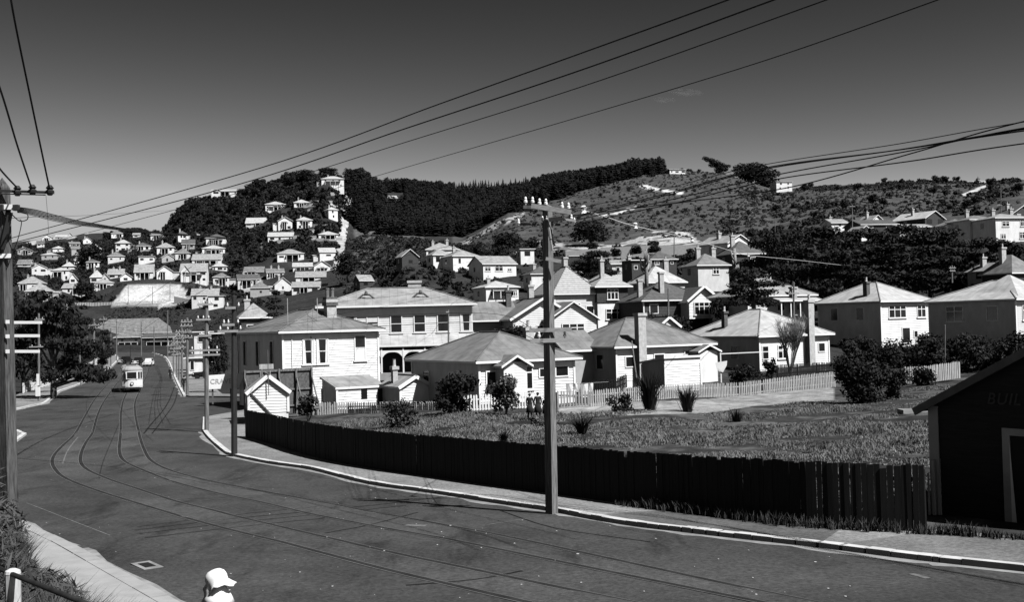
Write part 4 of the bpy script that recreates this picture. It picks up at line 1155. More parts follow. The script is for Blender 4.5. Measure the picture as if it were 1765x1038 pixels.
for k, (lab, xl, xr, rg, ev, bs, kind, wm, rm, turn, D, nch) in enumerate(HS):
    pm = (xl + xr) / 2
    if D is None:
        g = on_ground(pm, bs, 380 if bs < 520 and pm < 900 else 150 if lab in GROUPS else 380)
        D = g.y if g is not None else 700
    m = mpp(D)
    th = R(turn)
    W = (xr - xl) * m
    dep = min(max(W * .8, 5.5), 11)
    s, c = math.sin(th), math.cos(th)
    dep = min(dep, W * .45 / max(s, .05))
    w = max(2.5, (W - dep * s) / c)
    hh = max(1.6, (bs - ev) * m)
    rise = max(.3, (ev - rg) * m) if kind != 'flat' else .0
    if kind != 'flat': rise = rise * (1.1 if kind == 'hip' else 1.0)
    p = P(xl + dep * s / m, bs, D - dep * s * .3)
    HOUSES.append((xl - 2, xr + 2, rg, bs - (bs - ev) * .15, D))
    storeys = 2 if hh > 4.6 else 1
    wins = []
    near = D < 300
    for f in range(storeys):
        z = hh - 1.9 - f * 2.6 if storeys == 2 else max(.5, hh - 2.1)
        nw = max(1, min(4, int(w / rnd.uniform(2.2, 4.2))))
        for q in range(nw):
            u = w * (q + .5) / nw + rnd.uniform(-.5, .5)
            ww = rnd.choice((.7, .9, 1.2, 1.7, 2.3))
            if u - ww / 2 < .15 or u + ww / 2 > w - .15: continue
            if wins and wins[-1][2] == z and u - ww / 2 < wins[-1][1] + wins[-1][3] + .3: continue
            wins.append(('F', u - ww / 2, z, ww, min(rnd.uniform(.8, 1.6), hh - z - .2), ('casement2' if near and ww > 1 else 'far' if near else 'dark')))
    if dep > 4: wins.append(('L', dep * .35, max(.5, hh - 2.0), 1.1, 1.2, 'dark'))
    ch = []
    for q in range(nch):
        x, y = (w * (.3, .72)[q], dep * (.55, .4)[q])
        z1 = hh + rise + rnd.uniform(.5, 1.1)
        ch.append((x, y, hh, z1, .75, .6, BRICK, 1))
    nm = 'shop' if 'shop' in lab else 'hall' if 'hall' in lab else 'house'
    hs = house(lab, p, th, w, dep, hh, rise, kind, .4 if D < 600 else .5, wm, rm, False, wins, ch, 5.0 if D > 240 else 2.5, nm, GROUPS.get(lab), nm, trimw=True)
    if kind == 'gx' and w > 9 and D > 380 and k % 2 == 0:        # a front gable over part of the front
        gw = w * .34
        rb = MB(); roof_mesh(rb, .3, .3 + gw, -1.0, dep * .45, hh - .1, rise * .72, 'gy', .35); rb.build('gable_roof', [rm, TRIM], hs, uv=True)
        wl = MB(); flat_side(wl, (.3, -1.0), (.3 + gw, -1.0), -3, hh - .1, rise * .72); flat_side(wl, (.3 + gw, -1.0), (.3 + gw, 0), -3, hh - .1); flat_side(wl, (.3, 0), (.3, -1.0), -3, hh - .1)
        wl.build('gable_wall', wm, hs)
        add_window(hs, 'F', .3 + gw * .22, hh - 2.0, gw * .56, 1.3, w, dep, 'dark', TRIM, 1.0)
    if D > 380 and kind != 'flat' and w > 6.5 and bs < 515:
        q = rnd.random()
        if q < .45:                      # lower lean-to at one end
            lw, x0 = rnd.uniform(2, 3.4), w + .02
            if rnd.random() < .4: x0 = -lw - .02
            lh = hh * rnd.uniform(.55, .8)
            wl = MB(); wl.b2((x0, dep * .15, -4), (x0 + lw, dep * .8, lh)); wl.build('lean_to', rnd.choice((wm, CREAM, GREYW)), hs)
            rb = MB(); roof_mesh(rb, x0, x0 + lw, dep * .15, dep * .8, lh + .18, .7, 'skf', .2); rb.build('lean_to_roof', rnd.choice((IRON, IRONL, IRONM)), hs, uv=True)
        if q > .3:                       # porch with its own roof; a black panel stands in for its shade
            pw = w * rnd.uniform(.28, .5); x0 = w * rnd.uniform(.05, .5)
            pb = MB(); pb.b2((x0, -.07, .1), (x0 + pw, -.02, hh * .8)); pb.build('porch_shade_panel', BLACK, hs)
            rb = MB(); roof_mesh(rb, x0, x0 + pw, -1.3, -.05, hh * .84, .25, 'skf', .1); rb.build('porch_roof', rm, hs, uv=True)
            for x in (x0 + .1, x0 + pw * .5, x0 + pw - .1):
                vp = MB(); vp.box((x, -1.2, hh * .35), (.16, .16, hh * .95)); vp.build('porch_post', TRIM, hs)
    if 'verandah' in lab or 'porch' in lab or 'balcony' in lab or 'posts' in lab:
        vb = MB(); vb.b2((w * .15, -1.4, hh * .62), (w * .85, -.06, hh * .68)); vb.build('verandah_roof', IRONL, hs)
        for q in range(4):
            vp = MB(); vp.box((w * (.16 + .226 * q), -1.3, hh * .3), (.14, .14, hh * .62)); vp.build('verandah_post', TRIM, hs)
for b_ in ((486, 660, 490, 712, 88), (712, 1000, 575, 690, 76), (962, 1230, 545, 660, 93), (1175, 1440, 530, 640, 108), (1408, 1606, 483, 600, 124), (1594, 1765, 468, 600, 110), (545, 826, 490, 600, 100),
           (812, 1022, 508, 570, 118), (955, 1100, 460, 550, 146), (1095, 1240, 487, 548, 140), (1340, 1402, 482, 545, 130)): HOUSES.append(b_)

# --- the big dark shed at the right edge, gable to the road
D = 30.2; base = P(1611, 894, D); ang = math.atan2(-.83, .56)
S_ = thing('timber_shed', 'black weatherboard builder shed with pale corner board and painted name at the right edge', 'shed', base, ang)
w, hh, rise, dep = 6.4, 3.15, 1.62, 8.0
mb = MB(); lap_side(mb, (0, 0), (w, 0), .0, hh, 0, rise, .17); flat_side(mb, (0, dep), (0, 0), -.5, hh); flat_side(mb, (w, 0), (w, dep), -.5, hh); flat_side(mb, (w, dep), (0, dep), -.5, hh, rise); flat_side(mb, (0, 0), (w, 0), -.6, .0)
BLK = mat('black_stained_weatherboard', .018, .8, .4, 4, stretch=(.4, 4, 4))
mb.build('wall', BLK, S_)
rb = MB(); roof_mesh(rb, 0, w, 0, dep, hh + .02, rise, 'gy', .3, .12); so = rb.build('roof', [IROND, mat('dull_barge_paint', .12)], S_, uv=True)
mb = MB(); mb.beam((-.3, -.34, hh - .24), (w / 2 - .02, -.34, hh + rise - .1), .06, .2); mb.build('bargeboard', mat('dull_barge_paint', .12, .8, .3, 5), S_)
mb = MB(); mb.b2((-.05, -.07, -.5), (.24, -.036, hh - .08)); mb.build('corner_board', GREYW, S_)
mb = MB(); mb.b2((2.12, -.085, 0), (2.32, -.036, 2.42)); mb.b2((2.12, -.085, 2.42), (4.2, -.036, 2.6)); mb.build('door_frame', GREYW, S_)
mb = MB(); mb.b2((2.33, -.05, 0), (4.0, -.02, 2.41)); mb.build('dark_doorway_panel', BLACK, S_)  # black panel paints the darkness inside the door opening
mb = MB(); mb.poly([(2.322, -.09, 2.3), (2.322, -.09, 0), (2.48, -.11, 0)]); mb.build('painted_jamb_light', TRIM, S_)  # white sliver: sunlit edge of the jamb put in as colour

def text(body, size, parent, loc, rot, m, shear=0, ext=.004, name='lettering', space=1.0):
    cu = bpy.data.curves.new(name, 'FONT')
    cu.body = body; cu.size = size; cu.shear = shear; cu.extrude = ext; cu.offset = .012 * size; cu.space_character = space
    cu.materials.append(m)
    tmp = bpy.data.objects.new(name, cu)
    o = bpy.data.objects.new(name, bpy.data.meshes.new_from_object(tmp))
    bpy.data.objects.remove(tmp)
    o.location = loc; o.rotation_euler = rot
    col.objects.link(o); o.parent = parent
    return o
LETM = mat('faded_letter_paint', .055, .8, .4, 8)
text('BUIL', .42, S_, (1.70, -.05, hh + .05), (R(90), 0, 0), LETM, .25, name='painted_name', space=1.15)
# ------------------------------------------------------------------ plants
def leaf_mesh(name, C, Rr, n, size, m, flat=1.0, seed=0, parent=None, long=1.0, shell=.55, droop=0.0, aniso=None):
    """many leaf clusters: n bent quads spread through the ellipsoids with centres C and radii Rr"""
    g = np.random.default_rng(seed)
    C = np.asarray(C, float); Rr = np.asarray(Rr, float)
    if Rr.ndim == 1: Rr = np.stack([Rr, Rr, Rr * flat], -1)
    wt = Rr.prod(1) ** .66; wt /= wt.sum()
    k = g.choice(len(C), n, p=wt)
    d = g.normal(size=(n, 3)); d /= np.linalg.norm(d, axis=1)[:, None]
    r = (shell + (1 - shell) * g.random(n)) ** 1.0
    c = C[k] + d * Rr[k] * r[:, None]
    nrm = d * .8 + g.normal(size=(n, 3)) * .7; nrm[:, 2] += .25
    nrm /= np.linalg.norm(nrm, axis=1)[:, None]
    a = np.cross(nrm, g.normal(size=(n, 3))); a /= np.linalg.norm(a, axis=1)[:, None]
    b_ = np.cross(nrm, a)
    s = size * g.uniform(.55, 1.35, n)[:, None]
    a = a * s * long; b_ = b_ * s * .62
    V = np.stack([c - a, c - b_ * .9 + nrm * s * .15, c + a, c + b_ * .9 + nrm * s * .15], 1).reshape(-1, 3)
    Fc = np.arange(n * 4).reshape(n, 4)
    return np_obj(name, V, Fc, m, parent)

def trunk_mesh(pts_list, m, parent, name='trunk'):
    mb = MB()
    for pts, r in pts_list: mb.tube(pts, r, 7)
    return mb.build(name, m, parent, smooth=True)

def proto_round(seed, m=LEAF, hgt=6.0, wid=5.0, n=620, size=.42, lobes=9):
    """bushy broadleaf tree about hgt tall"""
    g = random.Random(seed)
    t = thing('tree', None, 'tree')
    C, Rr = [], []
    for i in range(lobes):
        a = g.uniform(0, 6.28); q = g.uniform(.15, .85) * wid / 2
        C.append((q * math.cos(a) * .8, q * math.sin(a) * .8, hgt * g.uniform(.34, .80))); Rr.append(g.uniform(.16, .30) * wid)
    C.append((0, 0, hgt * .55)); Rr.append(wid * .33)
    leaf_mesh('crown', C, Rr, n, size, m, .85, seed, t)
    L = [([(0, 0, -.6), (.05, .03, hgt * .25), (.1, -.05, hgt * .5)], [hgt * .04, hgt * .03, hgt * .015])]
    for i in range(3):
        c = C[i]; L.append(([(.05, .02, hgt * .2), (c[0] * .5, c[1] * .5, hgt * .38), c], [hgt * .022, hgt * .014, .02]))
    trunk_mesh(L, BARK, t)
    return t
def proto_macro(seed, hgt=12.0, wid=14.0, n=7000, size=.27, m=LEAF):
    """spreading macrocarpa: flat dark plates of foliage on forked limbs"""
    g = random.Random(seed)
    t = thing('tree', None, 'tree')
    C, Rr, L = [], [], []
    L.append(([(0, 0, -1), (.1, 0, hgt * .2), (.0, .1, hgt * .55), (.1, 0, hgt * .8)], [hgt * .045, hgt * .035, hgt * .02, .06]))
    for i in range(22):
        f = g.uniform(.2, .98); a = g.uniform(0, 6.28)
        q = wid / 2 * (1.05 - .55 * f) * g.uniform(.3, 1)
        c = (q * math.cos(a), q * math.sin(a), hgt * f)
        C.append(c); rr = wid * g.uniform(.10, .19); Rr.append((rr * 1.25, rr * 1.25, rr * .42))
        if i < 9: L.append(([(0, 0, hgt * (f * .55)), (c[0] * .55, c[1] * .55, hgt * f * .82), c], [hgt * .018, hgt * .012, .03]))
    leaf_mesh('crown', C, Rr, n, size, m, 1, seed, t, long=1.3, shell=.35)
    trunk_mesh(L, BARK, t)
    return t
def proto_pine(seed, hgt=11.0, wid=5.0, m=PINE):
    g = np.random.default_rng(seed)
    t = thing('pine_tree', None, 'tree')
    cone = cone_arrays(g, hgt, wid)
    np_obj('crown', cone[0], cone[1], m, t)
    trunk_mesh([([(0, 0, -1), (0, 0, hgt * .9)], [hgt * .02, .03])], BARK, t)
    return t
def cone_arrays(g, hgt, wid, tiers=8, per=7):
    V, Fc = [], []
    for k in range(tiers):
        f = k / (tiers - 1)
        z = hgt * (.10 + .86 * f); r = wid / 2 * (1 - f) ** .75 * g.uniform(.75, 1.15) + .18
        off = g.normal(size=2) * .12
        for j in range(per):
            a = 2 * math.pi * (j + g.uniform(-.35, .35)) / per + k
            w = r * 1.2 * g.uniform(.5, .9)
            rr = r * g.uniform(.7, 1.2)
            ux, uy = math.cos(a), math.sin(a)
            n0 = len(V)
            V += [(off[0], off[1], z + hgt * .13), (ux * rr - uy * w * .5, uy * rr + ux * w * .5, z - hgt * .05 * g.uniform(.2, 1.4)), (ux * rr * 1.12, uy * rr * 1.12, z - hgt * .02), (ux * rr + uy * w * .5, uy * rr - ux * w * .5, z - hgt * .05 * g.uniform(.2, 1.4))]
            Fc.append((n0, n0 + 1, n0 + 2, n0 + 3))
    return np.array(V), np.array(Fc)

def stamp(name, arrays, pos, scl, rot, m, mi=None):
    """one mesh out of many placed copies of small arrays (for what nobody could count)"""
    VV, FF = [], []
    n0 = 0
    for k, p in enumerate(pos):
        V, Fc = arrays[k % len(arrays)]
        c, s = math.cos(rot[k]), math.sin(rot[k])
        q = V * scl[k]
        VV.append(np.stack([q[:, 0] * c - q[:, 1] * s + p[0], q[:, 0] * s + q[:, 1] * c + p[1], q[:, 2] + p[2]], -1))
        FF.append(Fc + n0); n0 += len(V)
    o = np_obj(name, np.concatenate(VV), np.concatenate(FF), m)
    o['kind'] = 'stuff'
    return o

def clear_of_houses(x, y, z, r, top):
    px, py = proj(x, y, z); _, pt = proj(x, y, z + top)
    rr = r * F / y
    for x0, x1, y0, y1, D in HOUSES:
        if y < D + 6 and y > 60 and px + rr * .8 > x0 and px - rr * .8 < x1 and pt < y1 and py > y0: 
            return False
    return True
CUTS = [c[0] for c in CLAY if c[4] < .16] + [[(140, 532), (330, 532), (330, 526), (140, 522)]]
def near_track(x, y):
    px, py = proj(x, y, gz(x, y))
    if y > 60:
        for c in CUTS:
            if in_poly(np.array([px]), np.array([py + 1.5]), c)[0]: return True
    if y > 480 and 310 < py < 470:
        tx = 604 - (py - 318) * .155
        if abs(px - tx) < 7: return True
    return False

def bush_arrays(seed, n=46, flat=.75, size=.34):
    g = np.random.default_rng(seed)
    d = g.normal(size=(n, 3)); d /= np.linalg.norm(d, axis=1)[:, None]; d[:, 2] = np.abs(d[:, 2]) * 1.0
    c = d * g.uniform(.5, 1.0, n)[:, None]; c[:, 2] *= flat * 1.4
    nr_ = d + g.normal(size=(n, 3)) * .5; nr_ /= np.linalg.norm(nr_, axis=1)[:, None]
    a = np.cross(nr_, g.normal(size=(n, 3))); a /= np.linalg.norm(a, axis=1)[:, None]
    b_ = np.cross(nr_, a); s = size * g.uniform(.6, 1.4, n)[:, None]
    return np.stack([c - a * s, c - b_ * s * .8, c + a * s, c + b_ * s * .8], 1).reshape(-1, 3), np.arange(n * 4).reshape(n, 4)
BUSH = [bush_arrays(k) for k in range(6)]

def scatter_px(poly, count, D0, D1, test=None, g=None):
    """random terrain points whose picture falls inside a photo polygon"""
    g = g or npr
    x0, x1 = min(p[0] for p in poly), max(p[0] for p in poly)
    out = []
    tries = 0
    while len(out) < count and tries < 40:
        tries += 1
        a = g.uniform(x0, x1, 6000); D = np.sqrt(g.uniform(D0 ** 2, D1 ** 2, 6000))
        x = (a - 882.5) / F * D
        z = ground_z(x, D)
        d = D * ct + z * st
        qx = 882.5 + F * (x / d * cr - (-D * st + z * ct) / d * sr); qy = 519 - F * (x / d * sr + (-D * st + z * ct) / d * cr)
        ok = in_poly(qx, qy, poly)
        for i in np.nonzero(ok)[0]:
            p = (x[i], D[i], z[i])
            if test and not test(*p): continue
            out.append(p)
            if len(out) >= count: break
    return out

# pine forest on the ridge: the skyline trees one by one, the mass behind and below as one wood
FOREST = [(596, 300), (640, 304), (700, 316), (760, 326), (830, 336), (900, 324), (960, 308), (1050, 297), (1150, 292), (1150, 300), (1085, 308), (1000, 330), (940, 352), (880, 378), (800, 412), (740, 420), (690, 408), (650, 404), (604, 404), (592, 380), (600, 340)]
cones = [cone_arrays(np.random.default_rng(50 + k), 1.0, .42, 7, 6) for k in range(8)]
fp = scatter_px(FOREST, 4200, 630, 1000)
fp = [p for p in fp if not (662 < proj(*p)[0] < 700 and 332 < proj(*p)[1] < 362)]
stamp('pine_forest', cones, fp, [rnd.uniform(5.5, 10) * (.75 if p[1] > 900 else 1) for p in fp], [rnd.uniform(0, 6.28) for _ in fp], PINE)
PP = [proto_pine(200 + k, 11, rnd.uniform(3.8, 5.4)) for k in range(5)]
def use(proto, k, label, cat, group, loc, rz, sc):
    """first use moves the prototype itself, later uses copy it"""
    o = proto if not proto.get('used') else copy_tree(proto)
    proto['used'] = 1
    o.location = loc; o.rotation_euler = (0, 0, rz)
    o.scale = sc if isinstance(sc, (tuple, list)) else (sc, sc, sc)
    if 'used' in o and o is not proto: del o['used']
    tag(o, label, cat, group)
    return o
def crest(px, D0, D1):
    best, bd = 1e9, D0
    for D in np.linspace(D0, D1, 60):
        x = (px - 882.5) / F * D
        q = proj(x, D, gz(x, D))[1]
        if q < best: best, bd = q, D
    return (px - 882.5) / F * bd, bd
k = 0
px = 632.0
while px < 1142:
    x, D = crest(px, 690, 1010)
    use(PP[k % 5], k, 'dark pine standing in the serrated treeline along the forested ridge', 'tree', 'pines along the ridge skyline', (x, D, gz(x, D) - .5), rnd.uniform(0, 6), rnd.uniform(.42, .80) * (1.0 if px < 930 else .8))
    px += rnd.uniform(2.6, 6.0); k += 1

# scrub of the hillsides as ground cover, denser and darker on the spur
SPUR = [(245, 398), (275, 372), (330, 345), (420, 330), (490, 312), (556, 296), (596, 300), (600, 330), (590, 400), (575, 450), (480, 440), (400, 470), (330, 440), (250, 410)]
LEFTH = [(20, 440), (60, 425), (140, 412), (240, 402), (330, 430), (420, 470), (470, 500), (470, 530), (330, 532), (190, 530), (60, 540), (20, 530)]
SADDLE = [(575, 470), (600, 410), (640, 405), (700, 410), (800, 425), (900, 415), (960, 440), (900, 500), (850, 540), (700, 520), (600, 520)]
BARE = [(800, 415), (880, 372), (960, 338), (1010, 322), (1090, 296), (1150, 290), (1250, 300), (1330, 330), (1330, 400), (1200, 410), (1000, 415), (900, 430), (820, 430)]
RIGHTH = [(1250, 330), (1340, 328), (1450, 320), (1600, 313), (1765, 308), (1765, 370), (1640, 372), (1480, 380), (1400, 400), (1300, 420), (1240, 400)]
MIDR = [(960, 440), (1050, 440), (1200, 430), (1300, 440), (1420, 400), (1600, 405), (1765, 420), (1765, 520), (1600, 560), (1400, 540), (1200, 520), (1000, 500)]
tst = lambda r, top: (lambda x, y, z: clear_of_houses(x, y, z, r, top) and not near_track(x, y))
def bushes(name, poly, n, D0, D1, s0, s1, m, patch=None):
    pts = scatter_px(poly, n, D0, D1, tst(s1 * .9, s1))
    if patch: pts = [p for p in pts if fbm(np.array([p[0] / patch[0]]), np.array([p[1] / patch[0]]), 3)[0] > patch[1]]
    if not pts: return
    stamp(name, BUSH, pts, [rnd.uniform(s0, s1) for _ in pts], [rnd.uniform(0, 6) for _ in pts], m)
bushes('hillside_scrub', SPUR, 3400, 460, 760, .9, 2.6, LEAF)
bushes('hillside_scrub', LEFTH, 1700, 400, 1100, .8, 2.2, LEAF)
bushes('hillside_scrub', LEFTH, 3000, 400, 1100, .3, .9, LEAF2)
bushes('hillside_scrub', SADDLE, 1300, 200, 640, .6, 1.7, LEAF, (14, .47))
bushes('hillside_scrub', SADDLE, 2200, 330, 640, .4, .9, LEAF2)
bushes('hillside_scrub', BARE, 2600, 420, 830, .35, .9, LEAF2)
bushes('hillside_scrub', RIGHTH, 3000, 300, 840, .6, 1.9, LEAF, (24, .53))
bushes('hillside_scrub', RIGHTH, 2500, 300, 840, .4, 1.1, LEAF2)
bushes('hillside_scrub', MIDR, 900, 190, 460, .6, 2.0, LEAF)
SLOPE = [(150, 560), (210, 530), (320, 532), (420, 540), (420, 585), (300, 560), (170, 575)]
bushes('hillside_scrub', SLOPE, 700, 385, 470, .3, .9, LEAF2, (8, .45))

# trees of the hillsides, each on its own
RT = [proto_round(k, LEAF, 6, 5.4, 800, .40) for k in range(5)]
FT = [proto_round(30 + k, LEAF, 1.7, 2.3, 170, .2, 5) for k in range(4)]
def hill_trees(poly, n, D0, D1, s0, s1, label, group, protos):
    g = np.random.default_rng(len(label))
    pts = scatter_px(poly, n, D0, D1, tst(2.6 * s1, 6 * s1), g)
    for k, p in enumerate(pts):
        sc = rnd.uniform(s0, s1)
        use(protos[k % len(protos)], k, label, 'tree' if protos is RT else 'bush', group, (p[0], p[1], p[2] - .2), rnd.uniform(0, 6), (sc * rnd.uniform(.9, 1.3), sc * rnd.uniform(.9, 1.3), sc))
hill_trees(SPUR, 85, 470, 745, .7, 1.35, 'dark round headed tree growing on the steep wooded spur', 'trees on the spur', RT)
hill_trees(LEFTH, 52, 410, 1000, .7, 1.3, 'dark garden tree standing among the houses of the left hillside', 'garden trees on the left hillside', RT)
hill_trees(SADDLE, 34, 210, 420, .5, .95, 'dark shrubby tree in the hollow behind the boarding house', 'trees in the hollow', RT)
hill_trees(RIGHTH, 34, 300, 800, .45, .95, 'dark tree dotted on the scrubby right hand hill', 'trees on the right hill', RT)
hill_trees(MIDR, 26, 195, 420, .5, .9, 'dark garden tree between the roofs of the middle slope', 'garden trees on the middle slope', RT)
for q in FT:
    for o in q.children:
        pass
    q.name = 'bush'
hill_trees(BARE, 150, 470, 820, .8, 1.6, 'dark scrub bush dotted over the bare pale hill', 'scrub bushes on the bare hill', FT)

# named trees, by photo column, foot row, top row, spread and depth
MT = [proto_macro(300 + k) for k in range(4)]
BT = [proto_round(70 + k, LEAF, 6, 5.4, 2600, .22, 13) for k in range(3)]
def tree_at(proto, name, label, px, bpy_, top, spread, D, cat='tree', rz=None, base_w=None, group=None):
    p = P(px, bpy_, D)
    hgt = (bpy_ - top) * mpp(D)
    H0, W0 = (12.0, 14.0) if proto in MT else (6.0, 5.4)
    o = use(proto, 0, label, cat, group, p, rz if rz is not None else rnd.uniform(0, 6), (spread * mpp(D) / W0, spread * mpp(D) / W0, hgt / H0))
    o.name = name
    return o
for a in [
 (MT[0], 'macrocarpa', 'massive black macrocarpa with bare trunks overhanging the left footpath', 92, 690, 506, 165, 119),
 (MT[1], 'macrocarpa', 'black macrocarpa filling the gap behind the left roadside poles', 40, 690, 522, 120, 132),
 (MT[2], 'macrocarpa', 'dark tree overhanging the white railing on the left', 138, 660, 548, 70, 160),
 (MT[3], 'macrocarpa', 'dark spreading tree behind the second railing pole on the left', 176, 640, 572, 46, 190),
 (MT[1], 'macrocarpa', 'flat topped black cedar spreading over the pale verandah villa roof', 1300, 545, 462, 128, 128),
 (MT[0], 'macrocarpa', 'dark layered conifer rising behind the cedar', 1336, 540, 398, 120, 158),
 (MT[2], 'macrocarpa', 'leftmost crown of the black grove, low and ragged', 1392, 530, 400, 150, 172),
 (MT[3], 'macrocarpa', 'broad black crown left of the middle of the grove', 1462, 530, 396, 180, 178),
 (MT[0], 'macrocarpa', 'central black crown of the grove under the long dark roof', 1535, 530, 394, 190, 186),
 (MT[1], 'macrocarpa', 'black crown in the grove right of centre with a notched top', 1605, 530, 396, 170, 182),
 (MT[2], 'macrocarpa', 'right end crown of the black grove below the tall white houses', 1672, 520, 416, 150, 174),
 (MT[3], 'macrocarpa', 'low dark crown closing the grove above the pale hip roofs', 1570, 520, 424, 210, 158),
 (MT[0], 'macrocarpa', 'low dark crown above the two storey house in the grove', 1450, 525, 430, 170, 154),
 (MT[1], 'macrocarpa', 'dark flat tree crown behind the ridged tile roof', 1020, 490, 433, 90, 190),
 (BT[0], 'tree', 'round dark tree at the right edge below the white houses', 1735, 480, 412, 70, 175),
 (BT[1], 'tree', 'big round black tree at the foot of the steep track', 600, 482, 428, 56, 440),
 (BT[2], 'tree', 'black tree clump high behind the top of the main pole', 1018, 428, 374, 76, 420),
 (BT[0], 'tree', 'black tree clump left of the main pole top', 872, 440, 398, 62, 400),
 (BT[1], 'tree', 'dark tree filling the middle of the left hill', 165, 472, 418, 76, 640),
 (BT[2], 'tree', 'dark tree left of the tall gabled house', 97, 512, 474, 36, 500),
 (BT[0], 'tree', 'dark tree spilling right of the tall gabled house', 150, 520, 484, 50, 480),
 (BT[1], 'tree', 'dark garden bush behind the roof of the gabled house', 888, 600, 556, 76, 112),
 (BT[2], 'tree', 'dark leafy palm clump beside the billboard', 376, 660, 572, 42, 122),
 (BT[0], 'tree', 'dark tree crowning the spur just left of the pillared house', 528, 318, 290, 40, 700),
 (BT[1], 'tree', 'bushy tree on the spur crest above the pillared house', 566, 306, 287, 36, 715),
 (BT[2], 'tree', 'dark rounded tree at the right end of the spur crest', 612, 318, 288, 42, 730),
 (BT[0], 'tree', 'dark tree beside the skyline long house on the spur', 416, 340, 324, 22, 740),
 (BT[1], 'tree', 'dark tree on the skyline step of the spur', 488, 328, 304, 30, 715),
]: tree_at(*a)

WB = thing('wind_bent_tree', 'lone wind bent tree leaning right on the bare hill crest', 'tree', P(1234, 302, 775))
leaf_mesh('crown', [(-7.5, 0, 12.2), (-5, 1, 11.4), (-3, -1, 10.2), (-1, 1, 9.4), (1, -1, 8.6), (3, 1, 7.6), (5, 0, 7.0), (7, 1, 6.4), (9, 0, 6.2), (2, 0, 6), (4, -1, 5.2), (0, 0, 6.5), (1, 0, 3.5), (4, 0, 3.2), (7, 0, 4), (2, 1, 1.8), (-3, 0, 7.5)],
          [(2.2, 2, 1.6), (2.4, 2.4, 1.8), (2.6, 2.5, 2.0), (2.6, 2.6, 2.2), (2.6, 2.6, 2.2), (2.8, 2.4, 2.0), (2.6, 2.2, 1.8), (2.4, 2, 1.5), (2, 1.8, 1.1), (2.2, 2, 2), (2, 2, 1.5), (2.4, 2, 1.8), (2.4, 2, 2), (2.6, 2, 2), (2.4, 2, 1.8), (2.6, 2, 1.8), (2.4, 2, 2)], 4600, .38, LEAF, 1, 41, WB, long=1.4, shell=.3)
trunk_mesh([([(2.5, 0, -2), (2, 0, 3), (-1, 0, 7.5), (-6, 0, 11)], [.6, .5, .3, .1]), ([(2, 0, 3), (4, 0, 5.5), (8, 0, 6)], [.4, .25, .08])], BARK, WB)
o = tree_at(BT[0], 'tree', 'left tree of the dark hilltop group beside the skyline house', 1290, 326, 278, 66, 765)
o = tree_at(BT[1], 'tree', 'right tree of the dark hilltop group beside the skyline house', 1320, 334, 284, 54, 760)
# Norfolk fir in front of the boarding house
def layered_fir(label, px, bpy_, top, spread, D, m=LEAF):
    t = thing('fir_tree', label, 'tree', P(px, bpy_, D))
    hgt = (bpy_ - top) * mpp(D); wd = spread * mpp(D)
    C, Rr = [], []
    g = random.Random(5)
    for k in range(9):
        f = k / 8
        for j in range(7):
            a = j * .9 + k * .5
            for q in (.35, .7, 1.0):
                r = wd / 2 * (1 - f * .85) * q
                C.append((r * math.cos(a), r * math.sin(a), hgt * (.25 + .72 * f) - q * .15)); Rr.append((.32 * wd * .22, .32 * wd * .22, .1))
    leaf_mesh('crown', C, Rr, 2400, .16, m, 1, 9, t, long=1.6)
    trunk_mesh([([(0, 0, -2), (0, 0, hgt)], [.2, .03])], BARK, t)
layered_fir('spiky layered fir just left of the boarding house roof', 478, 640, 499, 58, 128)
# lopped trunks
def lopped(label, px, bpy_, top, D):
    t = thing('lopped_tree', label, 'tree', P(px, bpy_, D))
    hgt = (bpy_ - top) * mpp(D); g = random.Random(int(px))
    L = [([(0, 0, -1), (.1, 0, hgt * .5), (0, .1, hgt)], [.32, .28, .2])]
    for k in range(6):
        a = g.uniform(0, 6.28); z = hgt * g.uniform(.3, .7)
        L.append(([(0, 0, z), (math.cos(a) * .6, math.sin(a) * .6, z + .6), (math.cos(a) * .8, math.sin(a) * .8, z + g.uniform(1.2, 2.2))], [.17, .14, .1]))
    trunk_mesh(L[:1], BARKL, t)
    for l in L[1:]:
        mb = MB(); mb.tube(l[0], l[1], 6); mb.build('limb', BARKL, t, smooth=True)
lopped('hard pruned tree of bare upright stumps behind the dark roof', 1114, 498, 432, 158)
lopped('hard pruned leaning trunk beside the grey hip roofed house', 1268, 500, 428, 168)
# bare twiggy tree
def twiggy(label, px, bpy_, top, spread, D, m=BARKL):
    t = thing('bare_tree', label, 'tree', P(px, bpy_, D))
    hgt = (bpy_ - top) * mpp(D); wd = spread * mpp(D); g = random.Random(77)
    mb = MB()
    for k in range(10):
        a = g.uniform(0, 6.28)
        tip = Vector((math.cos(a) * wd * .46 * g.uniform(.4, 1), math.sin(a) * wd * .42, hgt * g.uniform(.6, .75)))
        mid = tip * .5 + Vector((0, 0, hgt * .02))
        mb.tube([(0, 0, -.5), mid, tip], [.09, .06, .04], 5)
        for j in range(24):
            b0 = mid.lerp(tip, g.uniform(0, 1)); 
            e = b0 + Vector((g.uniform(-1, 1) * wd * .2, g.uniform(-1, 1) * wd * .2, g.uniform(.15, .42) * hgt))
            e.z = min(e.z, hgt)
            mb.tube([b0, b0.lerp(e, .5) + Vector((0, 0, .08)), e], [.022, .016, .010], 4)
            for i in range(5):
                c0 = b0.lerp(e, g.uniform(.3, .95))
                c1 = c0 + Vector((g.uniform(-1, 1) * .45, g.uniform(-1, 1) * .45, g.uniform(.3, .9)))
                mb.tube([c0, c1], [.011, .006], 3)
    mb.build('limb', m, t)
twiggy('leafless many twigged tree in front of the pale roofed bungalow', 1362, 640, 548, 78, 103)
